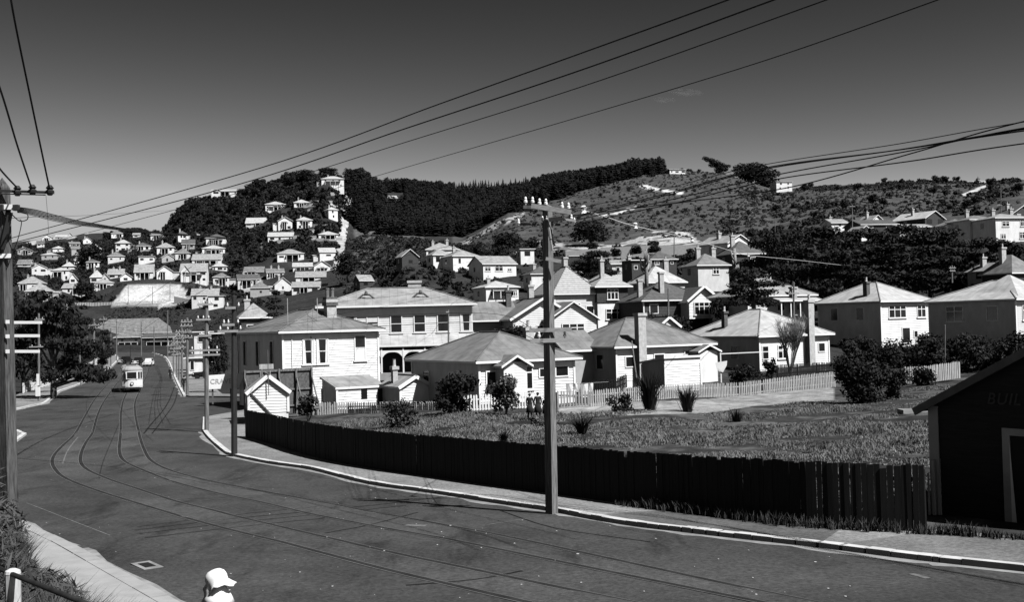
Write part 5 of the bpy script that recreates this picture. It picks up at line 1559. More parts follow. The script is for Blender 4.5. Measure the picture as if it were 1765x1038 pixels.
# garden and paddock shrubs
def shrub(label, px, bpy_, top, spread, D, m=LEAF, n=1500, size=.10, lobes=12, seed=1, cat='bush', flat=.9, light=None, long=1.0, rs=1.0):
    t = thing('bush', label, cat, P(px, bpy_, D))
    hgt = (bpy_ - top) * mpp(D); wd = spread * mpp(D); g = random.Random(seed * 7 + int(px))
    C, Rr = [], []
    for i in range(lobes):
        a = g.uniform(0, 6.28); q = g.uniform(.0, .36) * wd
        C.append((q * math.cos(a), q * math.sin(a) * .7, hgt * g.uniform(.12, .80))); Rr.append(wd * g.uniform(.13, .24) * rs)
    leaf_mesh('crown', C, Rr, n, size, m, flat, seed + int(px), t, shell=.3, long=long)
    L = []
    for i in range(5): L.append(([(0, 0, -.3), (C[i][0] * .6, C[i][1] * .6, C[i][2] * .6), C[i]], [.05, .035, .015]))
    trunk_mesh(L, BARK, t, 'stem')
    if light: leaf_mesh('pale_leaf_spray', C[:3], [r_ * 1.05 for r_ in Rr[:3]], 170, size, LEAF3, flat, 8, t, shell=.8)
    return t
shrub('leafy shrub with bright leaves beside the white shed', 531, 722, 676, 46, 76, LEAF2, 700, .13, light=True)
shrub('open straggly shrub in front of the gabled outhouse', 692, 744, 676, 92, 66, LEAF2, 1500, .10)
shrub('big dense black bush against the white fence', 783, 716, 638, 88, 71, LEAF, 2800, .13)
shrub('tall bush with pale flecked leaves right of the dense black one', 871, 720, 644, 74, 69, LEAF2, 1700, .11, light=True)
shrub('broom bush left of the spiky cabbage plant', 1076, 720, 676, 62, 69, LEAF, 1500, .09)
shrub('tall dark bush standing alone on the right of the paddock', 1482, 718, 588, 128, 72, LEAF, 6500, .12, 22, rs=.8)
shrub('lower dark bush joined to the tall one in the paddock', 1535, 712, 618, 92, 73, LEAF, 3200, .11, 16, rs=.8)
shrub('dark bush in the shadow under the two storey house', 1460, 640, 580, 54, 104, LEAF, 1500, .16)
shrub('clipped dark hedge below the white two storey house', 1548, 645, 588, 130, 106, LEAF, 5200, .14, 24, rs=.75)
shrub('dark hedge bush left of the washing prop', 1618, 650, 582, 110, 100, LEAF, 4600, .14, 22, rs=.75)
shrub('dark hedge bush right of the washing prop', 1690, 662, 572, 130, 94, LEAF, 5600, .14, 24, rs=.75)
shrub('dark hedge bush at the right edge behind the black shed', 1752, 662, 566, 120, 92, LEAF, 5000, .14, 22, rs=.75)
shrub('dark bush hiding the left foot of the two storey house', 1500, 634, 574, 90, 109, LEAF, 3600, .14, 20, rs=.8)
shrub('dark bush under the bare flank of the right edge house', 1596, 632, 574, 110, 105, LEAF, 4200, .14, 22, rs=.8)
shrub('dark bush at the foot of the right edge house', 1660, 642, 570, 110, 100, LEAF, 4200, .14, 22, rs=.8)
shrub('low dark bush in front of the second white fence', 1590, 672, 632, 60, 84, LEAF, 1500, .12)
shrub('low flowering bush hiding the feet of the people by the pole', 926, 738, 712, 36, 62, LEAF2, 500, .09, light=True)
shrub('small dark garden hedge in front of the pale roofed bungalow', 1290, 662, 630, 70, 95, LEAF, 1300, .13)
shrub('dark bush at the corner of the pale roofed bungalow', 1330, 655, 612, 34, 100, LEAF, 800, .13)
shrub('dark hedge in front of the black tiled house', 1150, 576, 540, 110, 138, LEAF, 1800, .18, 12, flat=.5)
shrub('dark shrub beside the black tiled house gable', 1245, 560, 505, 50, 140, LEAF, 900, .18)
def flax(label, px, bpy_, top, spread, D, m=LEAF, n=90, w=.05):
    t = thing('flax_bush', label, 'bush', P(px, bpy_, D))
    hgt = (bpy_ - top) * mpp(D); wd = spread * mpp(D); g = random.Random(int(px))
    V, Fc = [], []
    for k in range(n):
        a = g.uniform(0, 6.28); r = wd / 2 * g.uniform(.1, 1) ** .7; z = hgt * g.uniform(.55, 1)
        ux, uy = math.cos(a), math.sin(a)
        b0 = Vector((ux * .12 * wd * g.random(), uy * .12 * wd * g.random(), 0)); m1 = b0 + Vector((ux * r * .4, uy * r * .4, z * .65)); tp = b0 + Vector((ux * r, uy * r, z))
        s = Vector((-uy, ux, 0)) * w
        n0 = len(V)
        V += [b0 - s, b0 + s, m1 + s, m1 - s, tp + s * .15, tp - s * .15]
        Fc += [(n0, n0 + 1, n0 + 2, n0 + 3), (n0 + 3, n0 + 2, n0 + 4, n0 + 5)]
    np_obj('blade', np.array([tuple(v) for v in V]), np.array(Fc), m, t)
flax('tall spiky cabbage plant against the picket fence', 1120, 716, 640, 62, 69, LEAF, 160, .035)
flax('flax clump with upright spears on the paddock edge', 1185, 716, 662, 60, 68, LEAF2, 120, .03)
flax('low ragged flax clump in the middle of the paddock', 1003, 754, 716, 52, 57, LEAF, 110, .03)
flax('small dark flax clump near the right paddock path', 1270, 738, 702, 34, 62, LEAF, 90, .03)
flax('low dark flax clump behind the left of the paling fence', 868, 765, 742, 32, 52, LEAF, 70, .025)

# grass --------------------------------------------------------------------
def blades(name, pts, zs, hgt, wid, m, lean=.5, per=5, seed=3):
    g = np.random.default_rng(seed)
    n = len(pts) * per
    b0 = np.repeat(np.column_stack([pts, zs]), per, 0) + np.column_stack([g.normal(size=(n, 2)) * wid * 3, np.zeros(n)])
    hh = np.repeat(np.asarray(hgt) * np.ones(len(pts)), per) * g.uniform(.5, 1.3, n)
    a = g.uniform(0, 6.28, n); b1 = g.uniform(0, 6.28, n)
    ln = np.column_stack([np.cos(a), np.sin(a)]) * (lean * hh * g.uniform(.1, 1, n))[:, None]
    sd = np.column_stack([np.cos(b1), np.sin(b1), np.zeros(n)]) * wid
    tip = b0 + np.column_stack([ln, hh]); mid = b0 + np.column_stack([ln * .35, hh * .6])
    V = np.stack([b0 - sd, b0 + sd, mid + sd * .8, mid - sd * .8, tip, tip], 1)
    V = V[:, [0, 1, 2, 3, 4]].reshape(-1, 3)
    k = np.arange(n) * 5
    F1 = np.column_stack([k, k + 1, k + 2, k + 3]); F2 = np.column_stack([k + 3, k + 2, k + 4, k + 4])
    me_f = np.concatenate([F1, F2[:, [0, 1, 2, 2]]])
    # triangles as their own faces
    me = bpy.data.meshes.new(name)
    me.from_pydata(V.tolist(), [], [tuple(f) for f in F1.tolist()] + [tuple(f[:3]) for f in F2.tolist()])
    me.materials.append(m)
    o = bpy.data.objects.new(name, me); col.objects.link(o)
    o['kind'] = 'stuff'
    return o
# the paddock
fx = [p.x for p in FENCE]; fy = [p.y for p in FENCE]
PADD = [(p.x + .4, p.y + .3) for p in FENCE] + [(-15, 76), (-4, 72), (2, 70), (9, 68), (16, 72), (22, 78), (33, 82), (38, 70), (26, 45)]
xr = npr.uniform(-18, 40, 90000); yr = 30 + 52 * npr.random(90000) ** 1.0
ok = in_poly(xr, yr, PADD)
xr, yr = xr[ok], yr[ok]
cl = fbm(xr / 3.2, yr / 3.2, 3)
ok = cl > .41
xr, yr, cl = xr[ok][:30000], yr[ok][:30000], cl[ok][:30000]
blades('paddock_grass', np.column_stack([xr, yr]), ground_z(xr, yr), .05 + .16 * np.clip((cl - .42) * 4, 0, 1), .017, GRASSM, 1.1, 5, 3)
# ragged grass along the foot of the black fence and shed
ln = resample([(p.x, p.y) for p in [FENCE[0] + fd * 5] + list(FENCE[:16])], .10)
pp = np.array([(p.x - .12 - abs(rnd.gauss(0, .16)), p.y - .10 - abs(rnd.gauss(0, .12))) for p in ln for _ in range(4)])
pp = pp[npr.random(len(pp)) < .8 * np.clip(1.3 - (pp[:, 1] - 26) / 16, .06, 1)]
blades('verge_grass', pp, np.array([-h(q[1]) + .10 for q in pp]), .27 * np.clip(1.4 - (pp[:, 1] - 26) / 22, .3, 1) * (.35 + fbm(pp[:, 0] / .8, pp[:, 1] / .8, 3)), .014, LEAF2, .6, 6, 5)
# bank of rank grass and weeds beside the near left footpath
bl = []
for _ in range(17000):
    y = rnd.uniform(9.5, 31)
    e = left_edge(y) - 2.15
    q = abs(rnd.gauss(0, 1.5)) + rnd.uniform(0, .3)
    bl.append((e - q * 1.2 + .25 * math.sin(y * 2.1), y))
bl = np.array(bl)
bz = ground_z(bl[:, 0], bl[:, 1])
hb = .25 + .75 * fbm(bl[:, 0] / 1.1, bl[:, 1] / 1.1, 3) ** 2 + .25 * (bl[:, 1] > 23)
blades('bank_grass', bl, bz - .05, hb, .012, HEDGEG, .9, 9, 6)
HB = thing('hedge', 'ragged grassy hedge bulging over the bank beside the near footpath', 'hedge', (left_edge(24.0) - 3.4, 24.0, gz(left_edge(24.0) - 3.4, 24.0)))
C, Rr = [], []
for _ in range(330):
    y = rnd.uniform(14, 31.5)
    o_ = np.interp(y, [14, 20, 24, 27, 29, 32], [2.6, 2.2, 2.1, 1.35, .9, 1.0])
    q = abs(rnd.gauss(0, 1.3))
    x = left_edge(y) - o_ - .3 - q * 1.2
    top = np.interp(y, [14, 19, 24, 28, 32], [.75, 1.0, 1.55, 2.3, 2.6])
    zz = gz(x, y) + top * rnd.uniform(.0, .85) * min(1, .35 + q)
    C.append((x - HB.location.x, y - HB.location.y, zz - HB.location.z)); r_ = rnd.uniform(.22, .52); Rr.append(r_)
leaf_mesh('leafage', C, Rr, 42000, .032, HEDGEG, .8, 12, HB, long=4.5, shell=.2)
leaf_mesh('leafage', C[:120], Rr[:120], 9000, .03, LEAF2, .8, 13, HB, long=1.6, shell=.1)
# ------------------------------------------------------------------ poles
def insulator(mb, x, y, z, s=1.0):
    mb.lathe([(.03 * s, 0), (.03 * s, .07 * s), (.075 * s, .08 * s), (.08 * s, .16 * s), (.05 * s, .20 * s), (.06 * s, .26 * s), (.03 * s, .33 * s)], 8, (x, y, z))
def pole(label, px, bpy_, top, D=None, w=.34, arms=(), m=POLEW, sq=False, rz=.75, ins=True, group=None, armm=ARMW, cap=False, pxt=None):
    base = road_pt(px, bpy_, .12) if D is None else P(px, bpy_, D)
    D = base.y
    tp = P(pxt if pxt is not None else px, top, D)
    t = thing('utility_pole', label, 'pole', base, 0, group)
    v = tp - base
    mb = MB()
    r = w / 2
    n = 4 if sq else 8
    k = 1.414 if sq else 1.05
    pts = [(0, 0, -.6), v * .35, v * .7, v]
    k0 = 0
    for i, p in enumerate(pts):
        p = Vector(p); rr = r * k * (1 - .22 * i / 3)
        for j in range(n):
            a = rz + 2 * math.pi * j / n
            mb.v.append((p.x + rr * math.cos(a), p.y + rr * math.sin(a), p.z))
    for i in range(3):
        for j in range(n): mb.f.append((i * n + j, i * n + (j + 1) % n, (i + 1) * n + (j + 1) % n, (i + 1) * n + j)); mb.m.append(0)
    mb.v.append((v.x, v.y, v.z + r * (1.6 if cap else .5)))
    for j in range(n): mb.f.append((3 * n + j, 3 * n + (j + 1) % n, 4 * n)); mb.m.append(0)
    mb.build('shaft', m, t)
    for (row, l, rr_, ang, ni) in arms:         # image row of the arm, half lengths in photo pixels, turn, insulators
        q = P(px, row, D)
        z = q.z - base.z
        f = z / v.z
        cx_, cy_ = v.x * f, v.y * f - r - .02
        s_ = mpp(D) / max(.2, math.cos(ang))
        a = MB()
        ca, sa = math.cos(ang), math.sin(ang)
        x0, x1 = -l * s_, rr_ * s_
        a.beam((cx_ + x0 * ca, cy_ + x0 * sa, z), (cx_ + x1 * ca, cy_ + x1 * sa, z), .09, .12)
        ao = a.build('crossarm', armm, t)
        for i in range(ni):
            u = x0 + (x1 - x0) * ((i + .35) / (ni - .3) if ni > 1 else .5)
            if abs(u) < .12: u += .25
            im = MB(); insulator(im, cx_ + u * ca, cy_ + u * sa, z + .06, .62 if D < 90 else .5)
            im.build('insulator', INS, ao)
    return t
# the tall pole in front
MP = pole('tall square grey timber pole on the near kerb with stacked cross arms', 950.5, 879, 356, None, .265, [(569, 34, 38, -.10, 0), (587, 33, 42, .02, 2)], sq=True, rz=.06, cap=False, pxt=943.5)
MPD = MP.location.y
MP.children[0].rotation_euler = (0, 0, 0)
def mp_pt(px, py, dy=0): return P(px, py, MPD + dy) - MP.location
a = MB(); a.beam(mp_pt(916, 355, -.25), mp_pt(984, 366, -.45), .12, .14); ao = a.build('crossarm', ARMW, MP)
for x, y in ((906, 353), (918, 353), (930, 356), (941, 356.5), (969, 362), (980, 363)):
    q = mp_pt(x, y, -.25 if x > 920 else .1); im = MB(); insulator(im, q.x, q.y, q.z, .72); im.build('insulator', INS, ao)
a = MB(); a.beam(mp_pt(902, 357, .1), mp_pt(940, 358, .1), .09, .1); a.build('crossarm', BRICKD, MP)
a = MB(); a.beam(mp_pt(946, 379, -.25), mp_pt(966, 377, -.25), .10, .12); a.beam(mp_pt(966, 377, -.25), mp_pt(992, 381, -.2), .06, .06); ao = a.build('crossarm', ARMW, MP)
for x, y in ((894, 388), (922, 383), (935, 383), (943, 382), (971, 379), (985, 380), (990, 386), (932, 396)):
    q = mp_pt(x, y, -.1); im = MB(); insulator(im, q.x, q.y, q.z, .55); im.build('insulator', INS, ao)
a = MB(); a.beam(mp_pt(892, 386, .05), mp_pt(994, 388, .05), .06, .07); a.build('crossarm', BRICKD, MP)
a = MB(); a.beam(mp_pt(941, 446, -.3), mp_pt(967, 451, -.35), .09, .10); a.build('crossarm', ARMW, MP)
for z0, z1, x in ((392, 412, 946), (414, 432, 949)):
    a = MB(); a.beam(mp_pt(x, z0, -.30), mp_pt(x + 3, z1, -.32), .05, .05); a.build('brace', ARMW, MP)
# near left pole
LP = pole('massive near pole at the left edge with pointed top and long white arms', 15, 880, 324, 30, .36, [(442, 16, 17, .05, 0)], mat('dark_weathered_pole', .075, .85, .8, 5, bump=.5, stretch=(4, 4, .3)), sq=True, rz=.35, cap=True, pxt=4, armm=TRIM)
def lp_pt(px, py, dy=0): return P(px, py, 30 + dy) - LP.location
a = MB(); a.beam(lp_pt(-30, 328, -.3), lp_pt(93, 332, -.3), .06, .07); ao = a.build('crossarm', POLED, LP)
a = MB(); a.beam(lp_pt(0, 334, -.2), lp_pt(78, 336, -.2), .03, .03); a.build('brace', POLED, LP)
for x, y in ((30, 330), (56, 328), (86, 329)):
    im = MB(); q = lp_pt(x, y + 4, -.3); im.lathe([(.06, -.06), (.1, 0), (.12, .06), (.07, .1), (.11, .14), (.05, .22)], 8, q); im.build('insulator', POLED, ao)
a = MB(); a.beam(lp_pt(-12, 357, -.32), lp_pt(32, 357, -.32), .14, .14); a.build('crossarm', TRIM, LP)
for x in (2, 28):
    a = MB(); a.box(lp_pt(x, 358, -.4), (.14, .14, .16)); a.build('fuse_box', POLED, LP)
a = MB(); a.beam(lp_pt(18, 366, -.27), lp_pt(4, 430, -.27), .10, .10); a.build('brace', POLED, LP)
for k, (y, l) in enumerate(((556, 9), (579, 5), (606, 5))):
    a = MB(); a.beam(lp_pt(18, y, .3), lp_pt(63 + l, y, .3), .05, .08); a.build('crossarm', TRIM, LP)
for y in (580, 606, 555):
    a = MB(); a.box(lp_pt(13, y, -.24), (.09, .04, .1)); a.build('bolt_plate', TRIM, LP)
A2 = ((0, 14, 14, .1, 4), (14, 14, 14, .1, 4))
def armset(rows, half, n=4, ang=.12): return [(r_, half, half, ang, n) for r_ in rows]
pole('dark round iron pole at the footpath edge left of the paling fence', 403.5, 783, 511, None, .30, [(531, 13, 4, .1, 2), (560, 18, 2, .1, 3), (571, 26, 8, .1, 3)], POLED, rz=0, armm=ARMW)
pole('grey timber pole at the side street kerb with two low double arms', 356, 742, 520, None, .30, [(525, 14, 12, .1, 4), (551, 16, 8, .1, 3), (579, 11, 9, .1, 2), (604, 28, 24, .05, 4), (612, 28, 24, .05, 4)])
pole('left footpath pole with white painted meter box near its foot', 67, 692, 541, None, .24, [(598, 15, 8, .1, 2), (551, 6, 10, .1, 2)])
PB = bpy.context.scene.objects[-1] if False else None
t = [o for o in col.objects if o.get('label') == 'left footpath pole with white painted meter box near its foot'][0]
a = MB(); a.box((.0, -.2, 1.0), (.42, .18, .95)); a.build('meter_box', TRIM, t)
a = MB(); a.box((.0, -.16, 2.2), (.26, .06, 1.2)); a.build('white_band', TRIM, t)
pole('stout pole behind the white railing nearest the big trees', 131, 655, 578, 172, .42, [(588, 5, 6, .1, 2)])
pole('slim leaning pole in front of the stout railing pole', 140, 663, 582, None, .22, [], pxt=136)
pole('tall left kerb pole with a ring of insulators over the railing end', 162, 654, 551, None, .36, [(561, 8, 10, .1, 4), (566, 9, 10, .1, 4)])
pole('second tall left kerb pole beyond the railing', 178.5, 641, 546, None, .30, [(551, 7, 7, .1, 3), (558, 6, 6, .1, 2)])
pole('third left kerb pole beside the parked black car', 191, 632, 566, None, .28, [(573, 5, 5, .1, 2)])
pole('slender left kerb pole with a tall white base', 201, 622, 549, None, .26, [(554, 6, 5, .1, 3)])
pole('pole at the inside of the far bend', 243.5, 610, 554, 300, .30, [(560, 6, 6, .1, 2), (566, 5, 5, .1, 2)])
pole('pole on the far footpath before the long dark shop', 265.5, 612, 563, 290, .30, [(569, 5, 5, .1, 2)])
pole('white capped pole at the far right bend', 289, 617, 536, None, .28, [(575, 8, 9, .1, 3)])
RPG = None
for lab, px, by, ty, w in (('pole at the far end of the right hand row, beside the kerb', 299, 646, 583, .26), ('slim pole fourth along the right hand row', 304.5, 651, 588, .24),
                          ('pole third along the right hand row with wide arms', 308.5, 655, 578, .26), ('stout pole second along the right hand row beside the walking man', 313.5, 668, 566, .30),
                          ('nearest pole of the right hand row at the corner of the far block', 322.8, 681, 549, .30)):
    pole(lab, px, by, ty, None, w, [(ty + 6, 10, 9, .1, 4), (ty + 13, 11, 10, .1, 4), (ty + 24, 9, 9, .1, 3)] + ([(ty + 33, 10, 10, .1, 4)] if px > 306 else []))
pole('pole between the pale roofed bungalow and the posted villa', 1368, 560, 487, 122, .24, [(506, 10, 9, .1, 2)])
pole('slim pole rising from the black tiled house', 1152, 575, 497, 130, .22, [])
pole('dark pole on the hill road above the retaining wall', 1162, 448, 403, 300, .30, [(409, 6, 6, .1, 2)])
pole('pole above the grove left of the long dark roof', 1469, 392, 353, 285, .26, [(356, 5, 5, .1, 2)])
pole('dark pole against the right hill over the white houses', 1725, 385, 318, 270, .26, [(354, 7, 2, .1, 1)])
pole('pole with pale insulators in the shadow of the grove', 1641, 480, 458, 150, .22, [(462, 6, 6, .1, 2), (467, 5, 5, .1, 2)])
pole('thin pole against the boarding house wall beside its right window', 773, 640, 535, 99, .16, [(538, 4, 1, .1, 0)], sq=False)
pole('dark pole in front of the clay cutting, left one', 221, 527, 492, 466, .24, [])
pole('dark pole in front of the clay cutting, middle one', 263, 526, 494, 466, .24, [])
pole('dark pole in front of the clay cutting, right one', 293, 520, 486, 466, .24, [])
pole('white aerial mast on the scrub above the grove', 1336, 405, 375, 330, .16, [])
pole('washing line prop behind the second white fence', 1629, 655, 560, 96, .10, [])

# ------------------------------------------------------------------ wires
def wire(label, pts, r=.018, m=WIRE, group=None, n=10, name='overhead_wire', cat='wire'):
    mb = MB(); mb.tube(catmull([P(*p) if len(p) == 3 and not isinstance(p, Vector) else p for p in pts], n), r, 5)
    o = mb.build(name, m, smooth=True)
    tag(o, label, cat, group)
    return o
wire('topmost of the four wires sweeping up to the right', [(-60, 431, 60), (21, 410, 56), (450, 289, 44), (760, 178, 35), (1000, 92, 29), (1258, -2, 24), (1500, -95, 20)], .020)
wire('second of the four wires sweeping up to the right', [(-60, 437, 60), (21, 419, 56), (400, 321, 45), (700, 221, 36), (1000, 121, 30), (1337, -2, 24), (1600, -100, 20)], .021)
wire('third of the four wires sweeping up to the right', [(30, 432, 85), (156, 400, 75), (300, 362, 66), (488, 311, 55), (683, 250, 46), (1000, 150, 35), (1428, -2, 25), (1700, -100, 21)], .017)
wire('lowest and thinnest of the four wires sweeping up to the right', [(420, 372, 85), (650, 303, 66), (832, 250, 52), (1000, 201, 44), (1300, 110, 33), (1620, -2, 25), (1800, -70, 22)], .016)
for k, (a, b_, c) in enumerate((((-60, 215), (-30, 250), (29, 323)), ((-50, 20), (0, 152), (55, 326)), ((15, -80), (19, 0), (86, 328)))):
    wire(('leftmost', 'middle', 'rightmost')[k] + ' of the three wires dropping to the near left pole arm', [(a[0], a[1], 20), (b_[0], b_[1], 24), ((b_[0] * .45 + c[0] * .55), (b_[1] * .45 + c[1] * .55) + 4, 27), (c[0], c[1], 29.7)], .024)
for k in range(6):
    o = k * 2.3
    wire(('top strand', 'second strand', 'third strand', 'fourth strand', 'fifth strand', 'lowest strand')[k] + ' of the cable bundle leaving the near left pole', [(30, 357 + o * .7, 29.7), (62, 362 + o * .95, 33), (100, 372 + o * .9, 37), (160, 385 + o * .55, 46), (262, 399 + o * .25, 70), (420, 412 + o * .1, 110)], .015 if k < 5 else .010)
wire('slack lead hanging from the bundle down the near left pole', [(34, 378, 29.7), (37, 385, 29.7), (30, 415, 29.7), (20, 440, 29.7)], .012)
wire('loop of cable under the bundle at the near left pole', [(21, 370, 29.7), (34, 381, 29.7), (47, 378, 29.7), (46, 368, 29.7), (30, 366, 29.7)], .014)
wire('thin drop wire below the near left pole arm', [(79, 335, 29.8), (81, 358, 29.8), (84, 402, 29.8)], .005)
wire('thin telephone wire with a splice above the left hills', [(20, 376, 32), (100, 372, 45), (165, 370.5, 60), (300, 362, 110)], .008)
for k, (a, b_, c) in enumerate((((980, 363), (1300, 287), (1790, 206)), ((962, 379), (1314, 290), (1790, 222)), ((971, 380), (1310, 293), (1790, 219)), ((985, 381), (1335, 302), (1790, 216)), ((990, 387), (1338, 309), (1790, 244)), ((982, 372), (1365, 322), (1790, 203)))):
    wire(('top', 'second', 'third', 'fourth', 'fifth', 'lowest')[k] + ' of the crossing wires from the main pole to the right edge', [(a[0], a[1], MPD), (b_[0] * .5 + a[0] * .5, b_[1] * .5 + a[1] * .5 + 2, 32), (b_[0], b_[1], 29), (b_[0] * .5 + c[0] * .5, b_[1] * .5 + c[1] * .5 + (2 if k != 5 else 0), 26), (c[0], c[1], 23), (c[0] + 900, c[1] + (c[1] - b_[1]) * 1.7, 16)], .011 if k in (0,) else .016)
for k, (a, c) in enumerate((((902, 352), (600, 400)), ((918, 352), (640, 402)), ((930, 356), (700, 420)), ((894, 390), (560, 470)), ((935, 384), (620, 480)))):
    wire(('first', 'second', 'third', 'fourth', 'fifth')[k] + ' dark wire from the main pole top back to the left over the pines', [(a[0], a[1], MPD), ((a[0] + c[0]) / 2, (a[1] + c[1]) / 2 + 5, 60), (c[0], c[1], 95), (405, 540 + 8 * k, 60 + 5 * k)][:3], .009)
wire('wire from the low arms of the main pole across the boarding house roof', [(925, 571, MPD), (830, 540, 48), (600, 548, 66), (412, 570, 61.5)], .010)
wire('second wire from the low arms of the main pole across the boarding house', [(930, 588, MPD), (812, 556, 50), (600, 566, 66), (412, 575, 61.5)], .010)
wire('service wire sagging over the boarding house ridge', [(403, 560, 61), (560, 524, 80), (700, 508, 90), (830, 486, 110)], .010)
wire('service wire over the corner house roof', [(403, 571, 61), (520, 552, 75), (640, 532, 86), (826, 500, 110)], .010)
GW = wire('bright strain wire with white insulators slung right of the main pole', [(1003, 362, MPD + .5), (1050, 376, 40), (1095, 390, 46), (1190, 412, 62), (1262, 433, 78), (1290, 440, 86), (1370, 448, 102), (1449, 457, 118)], .020, WIREL)
for x, y, D in ((1006, 363, MPD + .6), (1095, 390, 46), (1193, 413, 62), (1290, 440, 86)):
    im = MB(); q = P(x, y, D); im.lathe([(.05, -.15), (.11, -.1), (.06, 0), (.11, .1), (.05, .15)], 8, q); im.build('strain_insulator', INS, GW)
# street wires between the roadside poles and across the tram tracks
for k in range(4):
    wire(('top', 'second', 'third', 'lowest')[k] + ' wire strung along the left roadside poles', [(62 + 3 * k, 553 + 13 * k, 118), (110, 560 + 10 * k, 150), (160, 562 + 6 * k, 188), (178, 554 + 5 * k, 210), (200, 556 + 4 * k, 265), (243, 562 + 3 * k, 300)], .018)
    wire(('top', 'second', 'third', 'lowest')[k] + ' wire strung along the right roadside poles', [(350 + 3 * k, 527 + 22 * k, 76), (332, 545 + 12 * k, 98), (322, 556 + 9 * k, 118), (313, 573 + 6 * k, 132), (304, 588 + 3 * k, 170), (290, 576 + 4 * k, 230)], .016)
for k, (a, b_) in enumerate((((161, 566, 188), (322, 566, 118)), ((178, 560, 212), (313, 578, 132)), ((191, 574, 232), (308, 590, 150)), ((201, 570, 262), (290, 582, 232)))):
    wire(('nearest', 'second', 'third', 'farthest')[k] + ' span wire carrying the tram line across the street', [a, ((a[0] + b_[0]) / 2, (a[1] + b_[1]) / 2 + 4, (a[2] + b_[2]) / 2), b_], .014)
wire('tram contact wire above the right hand track', [(400, 470, 60), (280, 545, 95), (240, 578, 132), (252, 590, 190), (250, 592, 260)], .012)
wire('tram contact wire above the left hand track', [(330, 460, 60), (220, 540, 95), (205, 575, 140), (228, 588, 200), (230, 590, 260)], .012)
wire('long telephone wire over the boarding house and cottages', [(322, 556, 118), (600, 498, 150), (860, 440, 240)], .016)
wire('telephone wire along the hillside to the right', [(1162, 409, 300), (1300, 380, 290), (1469, 357, 285), (1725, 356, 270)], .018)

# ------------------------------------------------------------------ fences
def paling_fence(label, line, hgt, m, pw=.13, gap=.012, raw=.05, name='paling_fence', picket=False, zf=None, railm=None, postm=None):
    t = thing(name, label, 'fence', (line[0][0], line[0][1], 0))
    o0 = Vector((line[0][0], line[0][1], 0))
    L = resample(line, pw + gap)
    mb = MB()
    zf = zf or (lambda x, y: -h(y) + .12)
    for i in range(len(L) - 1):
        a, b_ = L[i], L[i + 1]
        if picket and rnd.random() < .02: continue
        d = (b_ - a).normalized(); n = Vector((d.y, -d.x, 0))
        c = (a + b_) / 2 - o0
        z0 = zf((a.x + b_.x) / 2, (a.y + b_.y) / 2)
        hh = hgt + rnd.gauss(0, raw * .5) - (rnd.uniform(.05, .2) if rnd.random() < .03 else 0)
        wd = (b_ - a).length - gap + rnd.uniform(-.006, .006)
        tilt = rnd.gauss(0, .012 if picket else .004); yo = rnd.uniform(-.01, .01)
        th = .022
        def q(u, v, z): return c + d * (u + tilt * (z - z0)) + n * (v + yo) + Vector((0, 0, z))
        prof = [(-wd / 2, z0), (wd / 2, z0), (wd / 2, z0 + hh - (.08 if picket else rnd.uniform(0, .02)))] + ([(0, z0 + hh)] if picket else []) + [(-wd / 2, z0 + hh - (.08 if picket else 0))]
        f = [q(u, th / 2, z) for u, z in prof]; bk = [q(u, -th / 2, z) for u, z in prof]
        mb.poly(f); mb.poly(bk[::-1])
        for k in range(len(prof)):
            j = (k + 1) % len(prof)
            if k == 0: continue
            mb.poly((f[j], f[k], bk[k], bk[j]))
    mb.build('paling_panel', m, t)
    R_ = resample(line, 2.4)
    for zr in (.35, hgt - .35):
        rb_ = MB()
        for a, b_ in zip(R_[:-1], R_[1:]):
            d = (b_ - a).normalized(); n = Vector((d.y, -d.x, 0)) * (.05 if not picket else -.05)
            rb_.beam(a - o0 + n + Vector((0, 0, zf(a.x, a.y) + zr)), b_ - o0 + n + Vector((0, 0, zf(b_.x, b_.y) + zr)), .05, .09)
        rb_.build('rail', railm or m, t)
    for a in R_[::1]:
        pb = MB(); n = Vector((0, .10, 0)); pb.box(a - o0 + n + Vector((0, 0, zf(a.x, a.y) + hgt * .45)), (.1, .1, hgt * .95)); pb.build('post', postm or m, t)
    return t
paling_fence('long black paling fence curving along the inside of the footpath', [(p.x, p.y) for p in FENCE], 1.6, FENCED, .125, .006, .03)
gzf = lambda x, y: gz(x, y)
def gpt(px, py, D): p = P(px, py, D); return (p.x, p.y)
def gfence(label, cols, m, hgt, picket=True, pw=.10, gap=.09):
    pts = [P(*c) for c in cols]
    zt = {}
    ys = np.array([p.x for p in pts]); zs = np.array([p.z for p in pts])
    o_ = np.argsort(ys)
    zf = lambda x, y: float(np.interp(x, ys[o_], zs[o_]))
    return paling_fence(label, [(p.x, p.y) for p in pts], hgt, m, pw, gap, .03, 'picket_fence', picket, zf)
gfence('long grey picket fence behind the paddock from the pole to the tall dark bush', [(960, 707, 75), (1017, 706, 75), (1089, 699, 77), (1170, 694, 80), (1279, 688, 85), (1360, 677, 88), (1440, 667, 91)], FENCEL, 1.30)
gfence('white picket fence in front of the bungalow behind the pole', [(800, 716, 73), (880, 712, 74), (958, 708, 75)], FENCEW, 1.35)
gfence('low white picket fence below the sheds', [(538, 716, 82), (600, 715, 81), (680, 716, 78), (760, 716, 75), (800, 716, 74)], FENCEW, .95)
gfence('second grey fence right of the tall dark bush', [(1560, 662, 86), (1600, 660, 86), (1655, 652, 87)], FENCEL, 1.35, True, .12, .05)
gfence('dark picket fence in the shadow beside the bungalow with the chimney', [(1010, 680, 88), (1062, 676, 88), (1080, 668, 92)], FENCED, 1.1)
gfence('dark fence in front of the pale roofed bungalow', [(1340, 652, 98), (1440, 645, 104)], FENCED, 1.2)
